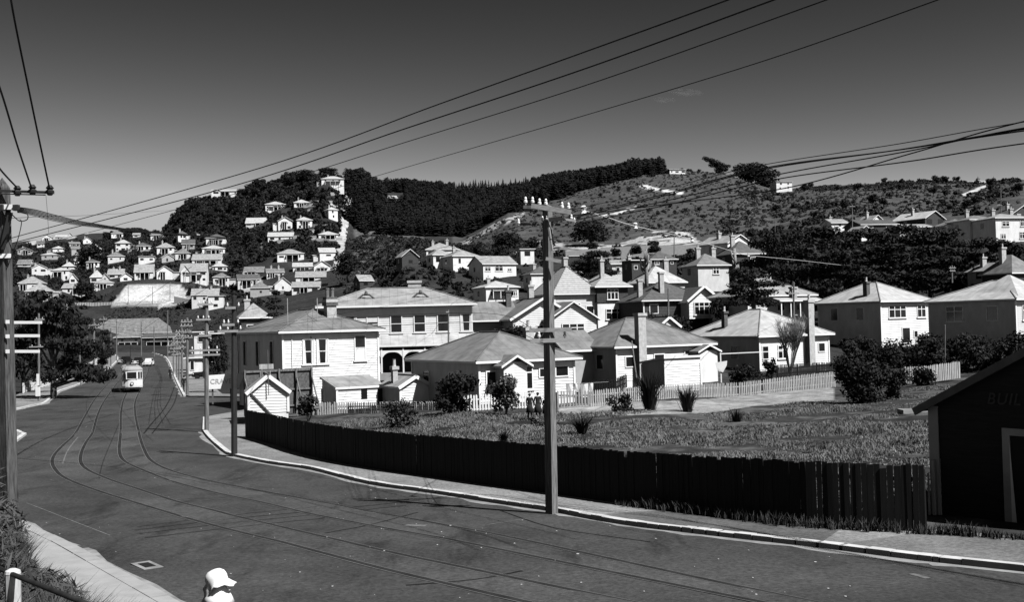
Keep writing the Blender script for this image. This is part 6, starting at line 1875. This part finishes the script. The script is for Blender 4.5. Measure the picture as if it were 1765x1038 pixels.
# pale posts at the end of the black fence
t = thing('gate_posts', 'pair of pale battens between the black fence end and the shed', 'gate post', P(1608, 898, 30.4)); t.name = 'gate_post'
for px0, y0, y1, w in ((1599, 815, 905, .06), (1607, 792, 902, .10), (1617, 790, 896, .11)):
    p0, p1 = P(px0, y1, 30.1), P(px0 - 1, y0, 30.1)
    mb = MB(); q_ = (p0 + p1) / 2 - t.location; mb.box((q_.x, q_.y - .12, q_.z), (w, w * .7, abs(p1.z - p0.z)), .9); mb.build('batten', FENCEL, t)
# white railing on the left
RLN = resample(off_path([tuple(p) for p in KL2], -3.7)[23:37], 2.0)
t = thing('white_railing', 'white post and rail fence along the left footpath edge', 'railing', (RLN[0].x, RLN[0].y, 0))
o0 = Vector((RLN[0].x, RLN[0].y, 0))
for zz in (.35, .75, 1.1):
    mb = MB()
    for a, b_ in zip(RLN[:-1], RLN[1:]): mb.beam(a - o0 + Vector((0, 0, -h(a.y) + .12 + zz)), b_ - o0 + Vector((0, 0, -h(b_.y) + .12 + zz)), .06, .09)
    mb.build('rail', FENCEW, t)
for a in RLN:
    mb = MB(); mb.box(a - o0 + Vector((0, 0, -h(a.y) + .7)), (.14, .14, 1.3)); mb.build('post', FENCEW, t)
pk = MB()
for a in resample([(p.x, p.y) for p in RLN], .28): pk.box(a - o0 + Vector((0, 0, -h(a.y) + .66)), (.05, .05, .95))
pk.build('baluster_panel', FENCEW, t)
# white fence on top of the hillside wall
gfence('white fence along the road at the foot of the clay cutting', [(118, 527, 468), (160, 528, 468), (200, 527, 467), (262, 525, 466), (320, 523, 465)], FENCEW, 1.5, False, .3, .35)
# hillside retaining wall and the steep track
def wall_px(name, label, pts, top, m, th=.5, cat='wall'):
    mb = MB()
    q = [P(*p) for p in pts]
    for a, b_, ha, hb_ in zip(q[:-1], q[1:], top[:-1], top[1:]):
        d = (b_ - a); d.z = 0; d.normalize(); n = Vector((-d.y, d.x, 0)) * th
        A0, B0 = a + Vector((0, 0, -1.5)), b_ + Vector((0, 0, -1.5)); A1, B1 = a + Vector((0, 0, ha)), b_ + Vector((0, 0, hb_))
        mb.poly((A0, B0, B1, A1)); mb.poly((A1, B1, B1 + n, A1 + n)); mb.poly((B0 + n, A0 + n, A1 + n, B1 + n))
    o = mb.build(name, m); tag(o, label, cat)
    return o
wall_px('retaining_wall', 'long bright concrete wall along the hillside road', [(975, 446, 345), (1040, 441, 345), (1100, 436, 345), (1160, 433, 345), (1215, 430, 345)], [2.4, 2.4, 2.2, 2.0, 1.4], CONC)
wall_px('retaining_wall', 'pale sloping wall below the hillside road', [(1036, 455, 330), (1100, 447, 330), (1160, 440, 330)], [1.6, 1.6, 1.2], CONC)
wall_px('retaining_wall', 'pale wall closing the right foot of the clay cutting', [(300, 524, 462), (340, 527, 460), (420, 533, 456), (470, 536, 452)], [3.2, 2.0, 2.2, 2.0], CONC)
wall_px('retaining_wall', 'bright wall on the far left ridge beside the big pole', [(10, 444, 900), (50, 445, 900), (90, 442, 900)], [4.2, 4.6, 4.0], CREAM)
TRKM2 = mat('worn_clay_track', .34, .95, .45, .35)
mb = MB(); rows = []
for py in np.linspace(322, 462, 46):
    tx = 604 - (py - 318) * .155
    g_ = on_ground(tx, py, 430)
    if g_ is None: continue
    rows.append(g_)
for a, b_ in zip(rows[:-1], rows[1:]):
    wv, wu = rnd.uniform(1.2, 2.0), rnd.uniform(1.0, 1.8)
    if abs(a.y - b_.y) > 40: continue
    L_ = [(a.x - 1.5 * wv * .9, a.y), (a.x + 1.5 * wu * .9, a.y), (b_.x + 1.4 * wu, b_.y), (b_.x - 1.4 * wv, b_.y)]
    mb.poly([(x, y, gz(x, y) + .25) for x, y in L_])
mb.build('hillside_path', TRKM2)['kind'] = 'structure'
for lab, cols in (('a', [(540, 350), (560, 352), (590, 350)]), ('b', [(455, 425), (480, 420), (520, 418), (560, 425)])): pass

for k, (x0, x1, py) in enumerate(((455, 500, 420), (505, 545, 412), (465, 520, 428), (470, 500, 368), (505, 540, 362), (545, 590, 352), (548, 585, 338), (540, 580, 392), (545, 590, 416), (380, 420, 435), (400, 440, 452), (300, 340, 440), (255, 290, 445), (205, 235, 436), (130, 165, 462), (100, 140, 470), (150, 190, 455), (420, 465, 494), (470, 510, 508), (520, 565, 494))):
    pts = []
    for x in np.linspace(x0, x1, 5):
        g_ = on_ground(x, py + (x - x0) * rnd.uniform(-.06, .02), 400)
        if g_ is not None and (not pts or abs(g_.y - pts[-1].y) < 25): pts.append(g_)
    if len(pts) < 2: continue
    mb = MB()
    for a, b_ in zip(pts[:-1], pts[1:]):
        hh_ = rnd.uniform(.8, 1.9); nn = Vector((0, .6, 0))
        A0, B0, A1, B1 = a - Vector((0, 0, 1)), b_ - Vector((0, 0, 1)), a + Vector((0, 0, hh_)), b_ + Vector((0, 0, hh_))
        mb.poly((A0, B0, B1, A1)); mb.poly((A1, B1, B1 + nn, A1 + nn)); mb.poly((B0 + nn, A0 + nn, A1 + nn, B1 + nn))
    tag(mb.build('terrace_wall', CONC), 'short pale terrace wall between the far hillside houses', 'wall', 'terrace walls on the hillside')
# ------------------------------------------------------------------ billboards
D = 99; p = P(358, 669, D); q = P(417, 668, D + .5)
ang = math.atan2(q.y - p.y, q.x - p.x)
t = thing('billboard', 'white billboard with faded lettering on posts at the side street corner', 'billboard', (p.x, p.y, P(358, 692, D).z), ang)
Lb = (q - p).length; zb = p.z - t.location.z
mb = MB(); mb.poly([(0, 0, zb), (Lb - .25, 0, zb), (Lb + .3, 0, zb + 1.25), (0, 0, zb + 1.12)]); mb.poly([(0, .08, zb + 1.12), (Lb + .3, .08, zb + 1.25), (Lb - .25, .08, zb), (0, .08, zb)])
mb.poly([(0, 0, zb + 1.12), (Lb + .3, 0, zb + 1.25), (Lb + .3, .08, zb + 1.25), (0, .08, zb + 1.12)]); mb.build('board', TRIM, t)
mb = MB(); mb.b2((-.1, -.03, zb - .12), (Lb - .1, .11, zb - .002)); mb.build('frame', TRIM, t)
for x in (.4, 2.0):
    mb = MB(); mb.box((x, .2, zb * .5), (.14, .14, zb + .6)); mb.build('post', BRICKD, t)
text('CRAVEN', .60, t, (.22, -.02, zb + .36), (R(90), 0, 0), mat('faded_sign_letter', .42, .9, .15, 5), 0, space=1.05)
D = 80; p = P(421, 711, D); ang = R(30)
t = thing('billboard', 'tall roadside hoarding seen from behind with its timber struts', 'billboard', p, ang)
Lh = 5.2; hz = 3.0
mb = MB(); mb.b2((0, 0, -.3), (Lh, .07, hz)); mb.build('board', BRICKD, t)
for z in (.3, 1.5, 2.9):
    mb = MB(); mb.b2((0, -.12, z - .06), (Lh, -.002, z + .06)); mb.build('rail', POLEW, t)
for x in (0.05, 1.3, 2.6, 3.9, 5.1):
    mb = MB(); mb.b2((x - .06, -.22, -.5), (x + .06, -.122, hz + .05)); mb.beam((x, -.2, 2.4), (x + .2, -1.3, -.2), .08); mb.build('strut', POLEW, t)
mb = MB(); mb.beam((.02, .0, 2.2), (2.2, -1.4, 1.3), .08); mb.build('brace', POLEW, t)
D = 79; p = P(447, 637, D)
t = thing('sign_board', 'small pale board propped on sticks above the little shed', 'sign', p, R(16))
mb = MB(); mb.b2((0, 0, 0), (1.0, .04, .36)); mb.build('board', FENCEL, t)
for x in (.12, .8):
    mb = MB(); mb.beam((x, .06, .3), (x - .08, .1, -.8), .05); mb.build('strut', FENCEL, t)

# ------------------------------------------------------------------ tram
p = road_pt(229, 677); q = road_pt(237, 656)
ang = math.atan2(q.y - p.y, q.x - p.x) - math.pi / 2
ang = R(20.5)
T = thing('tram', 'cream single deck tram with trolley pole coming along the street', 'tram', (p.x, p.y, -h(p.y) + .01), ang)
Wt, Lt = 2.25, 11.0
def ring(w, front):            # plan outline with rounded ends
    n = 7
    pts = []
    for k in range(n + 1):
        u = -1 + 2 * k / n
        pts.append((u * w / 2, (abs(u) ** 2.6) * .55))
    return pts
fr = ring(Wt, True)
plan = fr + [(x, Lt - y) for x, y in fr[::-1]]
def loft(mb, levels):
    for (z0, s0), (z1, s1) in zip(levels[:-1], levels[1:]):
        for i in range(len(plan)):
            j = (i + 1) % len(plan)
            f = lambda p_, s_: (p_[0] * s_, Lt / 2 + (p_[1] - Lt / 2) * (1 - (1 - s_) * .25))
            a, b_, c, d = f(plan[i], s0), f(plan[j], s0), f(plan[j], s1), f(plan[i], s1)
            mb.poly([(a[0], a[1], z0), (b_[0], b_[1], z0), (c[0], c[1], z1), (d[0], d[1], z1)])
mb = MB(); loft(mb, [(.55, .98), (.75, 1), (1.55, 1), (2.55, .985)]); mb.build('body', TRAMW, T)
mb = MB(); loft(mb, [(2.551, 1.02), (2.72, 1.0), (2.9, .86), (3.02, .6), (3.06, .05)]); mb.build('roof', TRAMG, T)
mb = MB(); mb.b2((-.62, -.045, 1.62), (.42, .03, 2.36)); mb.build('windscreen', GLASS, T)
mb = MB(); mb.b2((-.70, -.035, 1.55), (.50, .035, 1.62)); mb.b2((-.70, -.035, 2.36), (.50, .035, 2.44)); mb.b2((-.72, -.036, 1.56), (-.62, .035, 2.43)); mb.b2((.42, -.036, 1.56), (.52, .035, 2.43)); mb.build('windscreen_frame', TRAMW, T)
for x0, x1 in ((-.98, -.76), (.6, .8), (.86, 1.05)):
    y = .55 * (abs((x0 + x1) / Wt) ** 2.6)
    mb = MB(); mb.box(((x0 + x1) / 2, y + .0, 2.0), (x1 - x0, .09, .74), math.copysign(.45, x0 + x1)); mb.build('corner_window', GLASS, T)
for k in range(8):
    y = 1.1 + k * 1.15
    for s in (-1, 1):
        mb = MB(); mb.b2((s * 1.10, y, 1.62), (s * 1.145, y + .9, 2.38)); mb.build('side_window', GLASS, T)
mb = MB(); mb.lathe([(.2, 0), (.2, .05), (.15, .09)], 12); o = mb.build('headlamp', BLACK, T); o.location = (-.08, -.02, 1.02); o.rotation_euler = (R(90), 0, 0)
mb = MB(); mb.lathe([(.12, 0), (.12, .03)], 12); o2 = mb.build('lamp_glass', CHROME, o); o2.location = (0, 0, .09)
mb = MB(); loft(mb, [(1.50, 1.012), (1.55, 1.012)]); mb.build('waist_rail', GREYW, T)
mb = MB(); mb.b2((-.9, .3, .12), (.9, Lt - .3, .56)); mb.b2((-.75, -.1, .35), (.75, .3, .6)); mb.build('underframe', BLACK, T)
mb = MB(); mb.b2((-.25, -.25, .42), (.25, .1, .56)); mb.build('coupling', BLACK, T)
for y in (2.4, 4.0, 7.0, 8.6):
    for s in (-1, 1):
        mb = MB(); mb.lathe([(.36, -.05), (.36, .05)], 14); o = mb.build('wheel', BLACK, T); o.location = (s * .61, y, .37); o.rotation_euler = (0, R(90), 0)
mb = MB(); mb.tube([(-.1, 5.2, 3.05), (-.1, 5.2, 3.35)], .12, 8); mb.tube([(-.1, 5.2, 3.35), (.12, 10.6, 5.4)], .04, 6); mb.build('trolley_pole', BLACK, T)
mb = MB(); mb.b2((-.5, 3.0, 3.0), (.5, 6.6, 3.16)); mb.build('roof_walkway', BRICKD, T)

# ------------------------------------------------------------------ cars
def car(label, px, py, ang, m, sc=1.0, open_=False):
    p = road_pt(px, py)
    t = thing('parked_car' if not open_ else 'car', label, 'car', (p.x, p.y, -h(p.y) + .01), ang)
    def sec(y, w, z0, z1): return [(-w, y, z0), (w, y, z0), (w, y, z1), (w * .8, y, z1 + .06), (-w * .8, y, z1 + .06), (-w, y, z1)]
    def loftb(secs, name, m):
        mb = MB()
        for a, b_ in zip(secs[:-1], secs[1:]):
            for i in range(6):
                j = (i + 1) % 6
                mb.poly([a[i], a[j], b_[j], b_[i]])
        mb.poly(secs[0][::-1]); mb.poly(secs[-1])
        return mb.build(name, m, t, smooth=False)
    loftb([sec(0, .38, .45, .85), sec(.15, .48, .38, .98), sec(1.3, .62, .35, 1.05), sec(1.5, .72, .35, 1.08), sec(3.4, .74, .35, 1.05), sec(4.1, .6, .45, .85)], 'body', m)
    mb = MB()
    lo = [(-.70, 1.45, 1.06), (.70, 1.45, 1.06), (.72, 3.6, 1.06), (-.72, 3.6, 1.06)]; hi = [(-.56, 1.75, 1.62), (.56, 1.75, 1.62), (.56, 3.1, 1.6), (-.56, 3.1, 1.6)]
    for i in range(4):
        j = (i + 1) % 4; mb.poly((lo[i], lo[j], hi[j], hi[i]))
    mb.poly(hi); mb.build('cabin', m, t)
    mb = MB(); mb.poly([(-.5, 1.50, 1.14), (.5, 1.50, 1.14), (.44, 1.71, 1.54), (-.44, 1.71, 1.54)]); mb.build('windscreen', GLASS, t)
    for s in (-1, 1):
        mb = MB(); mb.poly([(s * .725, 1.8, 1.14), (s * .735, 3.2, 1.14), (s * .615, 2.95, 1.52), (s * .60, 1.95, 1.52)]); mb.build('side_window', GLASS, t)
        for y in (.75, 3.35):
            mb = MB(); mb.lathe([(.34, -.09), (.36, 0), (.34, .09)], 14); o = mb.build('wheel', BLACK, t); o.location = (s * .70, y, .36); o.rotation_euler = (0, R(90), 0)
            mb = MB()
            for k in range(7):
                a0, a1 = math.pi * k / 7, math.pi * (k + 1) / 7
                mb.poly([(s * .56, y - .5 * math.cos(a0), .38 + .42 * math.sin(a0)), (s * .86, y - .5 * math.cos(a0), .38 + .42 * math.sin(a0)), (s * .86, y - .5 * math.cos(a1), .38 + .42 * math.sin(a1)), (s * .56, y - .5 * math.cos(a1), .38 + .42 * math.sin(a1))])
            mb.build('mudguard', m, t)
        mb = MB(); mb.lathe([(.05, -.1), (.13, 0), (.12, .04)], 10); o = mb.build('headlight', CHROME, t); o.location = (s * .5, .15, .86); o.rotation_euler = (R(90), 0, 0)
    mb = MB(); mb.b2((-.75, -.18, .42), (.75, -.10, .54)); mb.build('bumper', CHROME, t)
    mb = MB(); mb.b2((-.3, -.04, .5), (.3, -.004, .96)); mb.build('grille', CHROME, t)
    return t
car('black saloon car parked by the left kerb ahead of the tram', 206, 628, R(-14), CARB)
car('pale car with bright front approaching behind the tram', 252, 632, R(4), CARW)
car('dark car half hidden behind the tram roof', 233, 630, R(4), CARB)
car('dark car standing outside the shop on the right', 331, 655, R(-75), CARB)

# ------------------------------------------------------------------ people
def person(label, loc, rz, hgt=1.7, top=CLOTHD, leg=CLOTHD, pose='stand', hat=None, skirt=False, arm=0.0):
    t = thing('person', label, 'person', loc, rz)
    s = hgt / 1.72
    J = {}
    V = []; E = []; Rd = []
    def add(n, p, r, par=None):
        J[n] = len(V); V.append(Vector(p) * s); Rd.append((r[0] * s, r[1] * s) if isinstance(r, tuple) else (r * s, r * s))
        if par is not None: E.append((J[par], J[n]))
    st_ = .22 if pose == 'walk' else .02
    add('pelvis', (0, 0, .95), (.155, .11)); add('waist', (0, 0, 1.10), (.14, .10), 'pelvis'); add('chest', (0, .0, 1.32), (.17, .115), 'waist'); add('sh', (0, 0, 1.44), (.10, .085), 'chest')
    add('neck', (0, -.01, 1.52), .052, 'sh'); add('jaw', (0, -.035, 1.575), (.058, .07), 'neck'); add('head', (0, -.015, 1.645), (.078, .092), 'jaw'); add('crown', (0, -.005, 1.69), (.055, .065), 'head')
    for q, sg in (('l', -1), ('r', 1)):
        add(q + 'sho', (sg * .18, 0, 1.43), .062, 'sh')
        bend = arm if sg > 0 else arm * .5
        add(q + 'elb', (sg * .23, .03 - .12 * bend, 1.15), .043, q + 'sho'); add(q + 'wri', (sg * .22, -.05 - .30 * bend, .93 + .22 * bend), .030, q + 'elb'); add(q + 'palm', (sg * .215, -.06 - .36 * bend, .86 + .23 * bend), (.022, .04), q + 'wri')
        f = sg * st_
        add(q + 'hip', (sg * .095, 0, .90), .098, 'pelvis'); add(q + 'kne', (sg * .10, -.02 - f * .5, .50), .06, q + 'hip'); add(q + 'ank', (sg * .105, .03 - f + (.05 if f < 0 else 0), .085 + (.05 if f < -.1 else 0)), .042, q + 'kne'); add(q + 'toe', (sg * .115, -.12 - f, .035 + (.02 if f < -.1 else 0)), (.042, .03), q + 'ank')
        for k in range(4):      # fingers, then the thumb
            y = -.035 + .022 * k
            ln = (.062, .072, .068, .05)[k]
            add(q + 'f%d' % k, (sg * .213, -.06 - .36 * bend + y + .0, .825 + .23 * bend), .0105, q + 'palm'); add(q + 'g%d' % k, (sg * .20, -.06 - .36 * bend + y - .004, .825 + .23 * bend - ln), .009, q + 'f%d' % k)
        add(q + 't0', (sg * .205, -.105 - .36 * bend, .85 + .23 * bend), .011, q + 'palm'); add(q + 't1', (sg * .195, -.125 - .36 * bend, .81 + .23 * bend), .009, q + 't0')
    me = bpy.data.meshes.new('body'); me.from_pydata([tuple(v) for v in V], E, [])
    o = bpy.data.objects.new('body', me); col.objects.link(o); o.parent = t
    sk = o.modifiers.new('skin', 'SKIN'); sk.use_smooth_shade = True
    for i, sv in enumerate(me.skin_vertices[0].data): sv.radius = Rd[i]; sv.use_root = (i == 0)
    sd = o.modifiers.new('subdiv', 'SUBSURF'); sd.levels = sd.render_levels = 2
    dg = bpy.context.evaluated_depsgraph_get()
    m2 = bpy.data.meshes.new_from_object(o.evaluated_get(dg))
    bpy.data.objects.remove(o)
    b = bpy.data.objects.new('body', m2); col.objects.link(b); b.parent = t
    m2.materials.clear()
    for mm in (SKIN, top, leg, BLACK): m2.materials.append(mm)
    for pl in m2.polygons:
        c = pl.center / s
        x_ = abs(c.x)
        if c.z > 1.49: k = 0
        elif c.z < .09: k = 3
        elif x_ > .17 and c.z < .93 + .2 * arm and c.z > .7: k = 0
        elif c.z < .93 and x_ < .2: k = 2
        else: k = 1
        pl.material_index = k; pl.use_smooth = True
    if True:
        mb = MB(); mb.lathe([(.07, -.055), (.093, -.02), (.096, .03), (.07, .075), (.03, .092)], 12); q = mb.build('hair', HAIR, t, smooth=True); q.location = (0, .012 * s, 1.655 * s); q.scale = (s, s * 1.1, s)
    mb = MB(); mb.tube([(0, -.105, 1.655), (0, -.128, 1.618), (0, -.105, 1.61)], [.008, .016, .01], 6); q = mb.build('nose', SKIN, t); q.scale = (s, s, s)
    for sg in (-1, 1):
        mb = MB(); mb.lathe([(.011, -.006), (.012, .0), (.004, .006)], 8); q = mb.build('eye', BLACK, t); q.location = (sg * .032 * s, -.098 * s, 1.655 * s); q.rotation_euler = (R(90), 0, 0)
    if skirt:
        mb = MB(); mb.lathe([(.16, 0), (.20, -.2), (.26, -.52), (.25, -.521)], 14, (0, 0, 0)); q = mb.build('skirt', leg, t, smooth=True); q.location = (0, 0, 1.02 * s); q.scale = (s, s * .8, s)
    if hat == 'felt':
        mb = MB(); mb.lathe([(.16, 0), (.165, .012), (.1, .03), (.095, .1), (.06, .13), (.02, .125)], 14); q = mb.build('hat', CLOTHD, t, smooth=True); q.location = (0, 0, 1.70 * s)
    return t
f = road_pt(293.5, 654)
person('person in dark clothes out on the road beside the right kerb', (f.x, f.y, -h(f.y)), 0, 1.7, CLOTHD, CLOTHD, 'walk', 'felt')
f = road_pt(317.5, 676, .12)
person('person in dark suit walking between the two nearest right hand poles', (f.x, f.y, -h(f.y) + .12), R(180), 1.78, CLOTHD, CLOTHM, 'walk')
for lab, px, py, top, leg, rz, hg in (('person in dark cardigan with one pale arm, left of the group by the fence', 914, 725, CLOTHD, CLOTHD, R(170), 1.6), ('person seen from behind in dark jersey with a white waistband, centre of the group', 928, 724, CLOTHD, CLOTHD, R(190), 1.66), ('person half hidden behind the tall pole by the fence', 941, 724, CLOTHD, CLOTHD, R(150), 1.4)):
    D = 66; p = P(px, py + 8, D); p.z = gz(p.x, p.y)
    person(lab, p, rz, hg, top, leg, 'stand', None, True, .9 if px < 930 else .3)
# the woman in the white hat, near the camera
D = 12.2
hp = P(386, 1000, D)
fz = -h(D) + .13
PW = person('person in a soft white hat and pale coat passing close to the camera', (hp.x - .07, hp.y, fz), R(115), 1.75, CLOTHW, CLOTHW, 'walk', None, True, .4)
mb = MB(); mb.lathe([(.21, -.10), (.17, -.03), (.115, .05), (.10, .11)], 16); q = mb.build('collar', CLOTHW, PW, smooth=True); q.location = (0, 0, 1.54); q.scale = (1.05, .85, 1)
ht = MB()
n = 28
prof = [(.190, -.060), (.200, -.050), (.155, -.012), (.130, .020), (.133, .07), (.115, .115), (.075, .145), (.025, .155)]
for i, (r_, z) in enumerate(prof):
    for k in range(n):
        a = 2 * math.pi * k / n
        wob = 1 + (.13 * math.sin(2 * a + .6) + .07 * math.sin(5 * a) + .05 * math.sin(9 * a)) * (1 if i < 3 else .12)
        zz = z + (.045 * math.sin(2 * a + 1.2) + .03 * math.sin(3 * a) + .012 * math.sin(8 * a)) * (1 if i < 2 else .3 if i < 3 else 0) - (.018 * math.cos(a - .5) ** 8 if i > 4 else 0)
        ht.v.append((r_ * wob * math.cos(a), r_ * wob * math.sin(a), zz))
for i in range(len(prof) - 1):
    for k in range(n): ht.f.append((i * n + k, i * n + (k + 1) % n, (i + 1) * n + (k + 1) % n, (i + 1) * n + k)); ht.m.append(0)
ht.f.append(tuple((len(prof) - 1) * n + k for k in range(n))); ht.m.append(0)
o = ht.build('hat', CLOTHW, PW, smooth=True)
o.location = (0, 0, hp.z - fz - .035); o.rotation_euler = (R(-14), R(6), 0); o.scale = (.92, .92, 1.0)

# ------------------------------------------------------------------ near rail, drain, washing, small things
D = 11.0
p0 = P(22, 986, D)
zb = gz(p0.x, p0.y)
t = thing('handrail', 'dark pipe handrail on a stout pale post at the bottom left corner', 'handrail', (p0.x, p0.y, zb))
mb = MB(); mb.tube([(0, 0, -.3), (0, 0, p0.z - zb - .02)], .075, 12); mb.lathe([(.078, 0), (.07, .03), (.03, .05)], 12, (0, 0, p0.z - zb - .02)); mb.build('post', mat('worn_post_paint', .5, .8, .4, 5, stretch=(1, 1, .4)), t, smooth=False)
q0, q1, q2 = P(-80, 945, 11.9), P(24, 992, 10.92), P(250, 1082, 9.0)
mb = MB(); mb.tube([q0 - Vector((p0.x, p0.y, zb)), q1 - Vector((p0.x, p0.y, zb)), q2 - Vector((p0.x, p0.y, zb))], .026, 8); mb.build('rail', PIPE, t, smooth=True)
f = road_pt(253, 976)
t = thing('drain_grating', 'iron drain grating in a pale surround set in the near road', 'drain', (f.x, f.y, -h(f.y) + .006), R(-52))
mb = MB(); mb.b2((-.45, -.22, 0), (.45, .22, .012)); mb.build('surround', GUTM, t)
mb = MB(); mb.b2((-.26, -.12, .0125), (.26, .12, .02)); mb.build('grating', BLACK, t)
t = thing('washing_line', 'row of pale washing hanging beside the bungalow behind the pole', 'washing', P(990, 690, 80))
for k, (w_, hh_) in enumerate(((.5, .8), (.35, .6), (.6, 1.1), (.45, .7))):
    mb = MB(); x = k * .52
    mb.poly([(x, .02 * k, .9 - hh_ * .1), (x + w_ * .5, -.06, .85 - hh_ * .1), (x + w_, .02, .9 - hh_ * .1), (x + w_ * .9, .05, .9 - hh_), (x + w_ * .45, -.08, .88 - hh_), (x + .05, .05, .92 - hh_)])
    o = mb.build('garment', CLOTHW, t); o.location = (-.6, 0, .4)
mb = MB(); mb.tube([(-1.5, 0, 1.22), (0, 0, 1.18), (2.5, 0, 1.25)], .012, 4); mb.build('line', WIREL, t)
t = thing('washing_line', 'small post with white garments at the corner of the chimney bungalow', 'washing', P(1243, 652, 96))
mb = MB(); mb.box((0, 0, .9), (.1, .1, 2.6)); mb.build('post', TRIM, t)
mb = MB(); mb.poly([(-.5, -.1, 1.35), (.55, -.1, 1.5), (.5, -.1, 1.1), (.15, -.12, .5), (-.2, -.1, .6), (-.45, -.1, 1.0)]); mb.build('garment', CLOTHW, t)
mb = MB(); mb.beam((-.1, .05, 2.1), (5.6, .6, 2.2), .08); mb.build('rail', TRIM, t)
t = thing('raised_frame', 'low pale timber frame on the paddock beside the black shed', 'garden frame', P(1590, 714, 62))
mb = MB(); mb.b2((-1.2, -.4, 0), (1.4, -.3, .28)); mb.b2((-1.2, .5, 0), (1.4, .6, .28)); mb.build('side_board', CONC, t)
mb = MB(); mb.b2((-1.2, -.3, 0), (-1.1, .5, .28)); mb.b2((1.3, -.3, 0), (1.4, .5, .28)); mb.build('end_board', CONC, t)
t = thing('ladder', 'long pole leaning on the front wall of the chimney bungalow', 'pole', P(1101, 680, 91)); t.name = 'leaning_pole'
mb = MB(); mb.tube([(0, 0, 0), P(1089, 588, 93.5) - t.location], .05, 6); mb.build('shaft', POLEW, t)
# skyline towers on the right ridge
for k, (px, lab) in enumerate(((1686, 'left of the two little domed towers on the right skyline'), (1713, 'right of the two little domed towers on the right skyline'))):
    p = P(px, 318, 690)
    t = thing('domed_tower', lab, 'tower', p)
    mb = MB(); mb.lathe([(1.3, -3), (1.3, 2.2), (1.7, 2.3), (1.7, 2.6)], 10); mb.build('drum', CREAM, t)
    mb = MB(); mb.lathe([(1.5, 2.61), (1.35, 3.4), (.9, 4.0), (.2, 4.4), (.1, 5.2)], 10); mb.build('dome', IROND, t)
wall_px('skyline_wall', 'low white wall joining the domed towers on the right skyline', [(1655, 317, 700), (1700, 316, 700), (1730, 317, 700)], [1.6, 1.8, 1.4], CREAM)
# wisps of high cloud
cm = bpy.data.materials.new('thin_cloud'); cm.use_nodes = True
tt = cm.node_tree
for n_ in list(tt.nodes):
    if n_.type == 'BSDF_PRINCIPLED': tt.nodes.remove(n_)
vp = tt.nodes.new('ShaderNodeVolumePrincipled'); vp.inputs['Color'].default_value = (1, 1, 1, 1); vp.inputs['Anisotropy'].default_value = 0
tcn = tt.nodes.new('ShaderNodeTexCoord'); nn_ = tt.nodes.new('ShaderNodeTexNoise'); nn_.inputs['Scale'].default_value = 2.2; nn_.inputs['Detail'].default_value = 5
tt.links.new(tcn.outputs['Object'], nn_.inputs['Vector'])
mr = tt.nodes.new('ShaderNodeMapRange'); mr.inputs['From Min'].default_value, mr.inputs['From Max'].default_value = .45, .7; mr.inputs['To Min'].default_value, mr.inputs['To Max'].default_value = 0, .0035
tt.links.new(nn_.outputs[0], mr.inputs[0]); tt.links.new(mr.outputs[0], vp.inputs['Density'])
tt.links.new(vp.outputs[0], tt.nodes['Material Output'].inputs['Volume'])
for k, (px, py, sx_, sz_) in enumerate(((1182, 159, 64, 9), (1145, 172, 40, 5))):
    D = 3000; p = P(px, py, D)
    mb = MB(); mb.lathe([(.05, -1), (.5, -.8), (.9, -.3), (1, 0), (.9, .3), (.5, .8), (.05, 1)], 16)
    o = mb.build('cloud', cm); o.location = p; o.scale = (sx_ * mpp(D) / 2, 40, sz_ * mpp(D) / 2); o.rotation_euler = (0, R(6), 0); o['kind'] = 'structure'
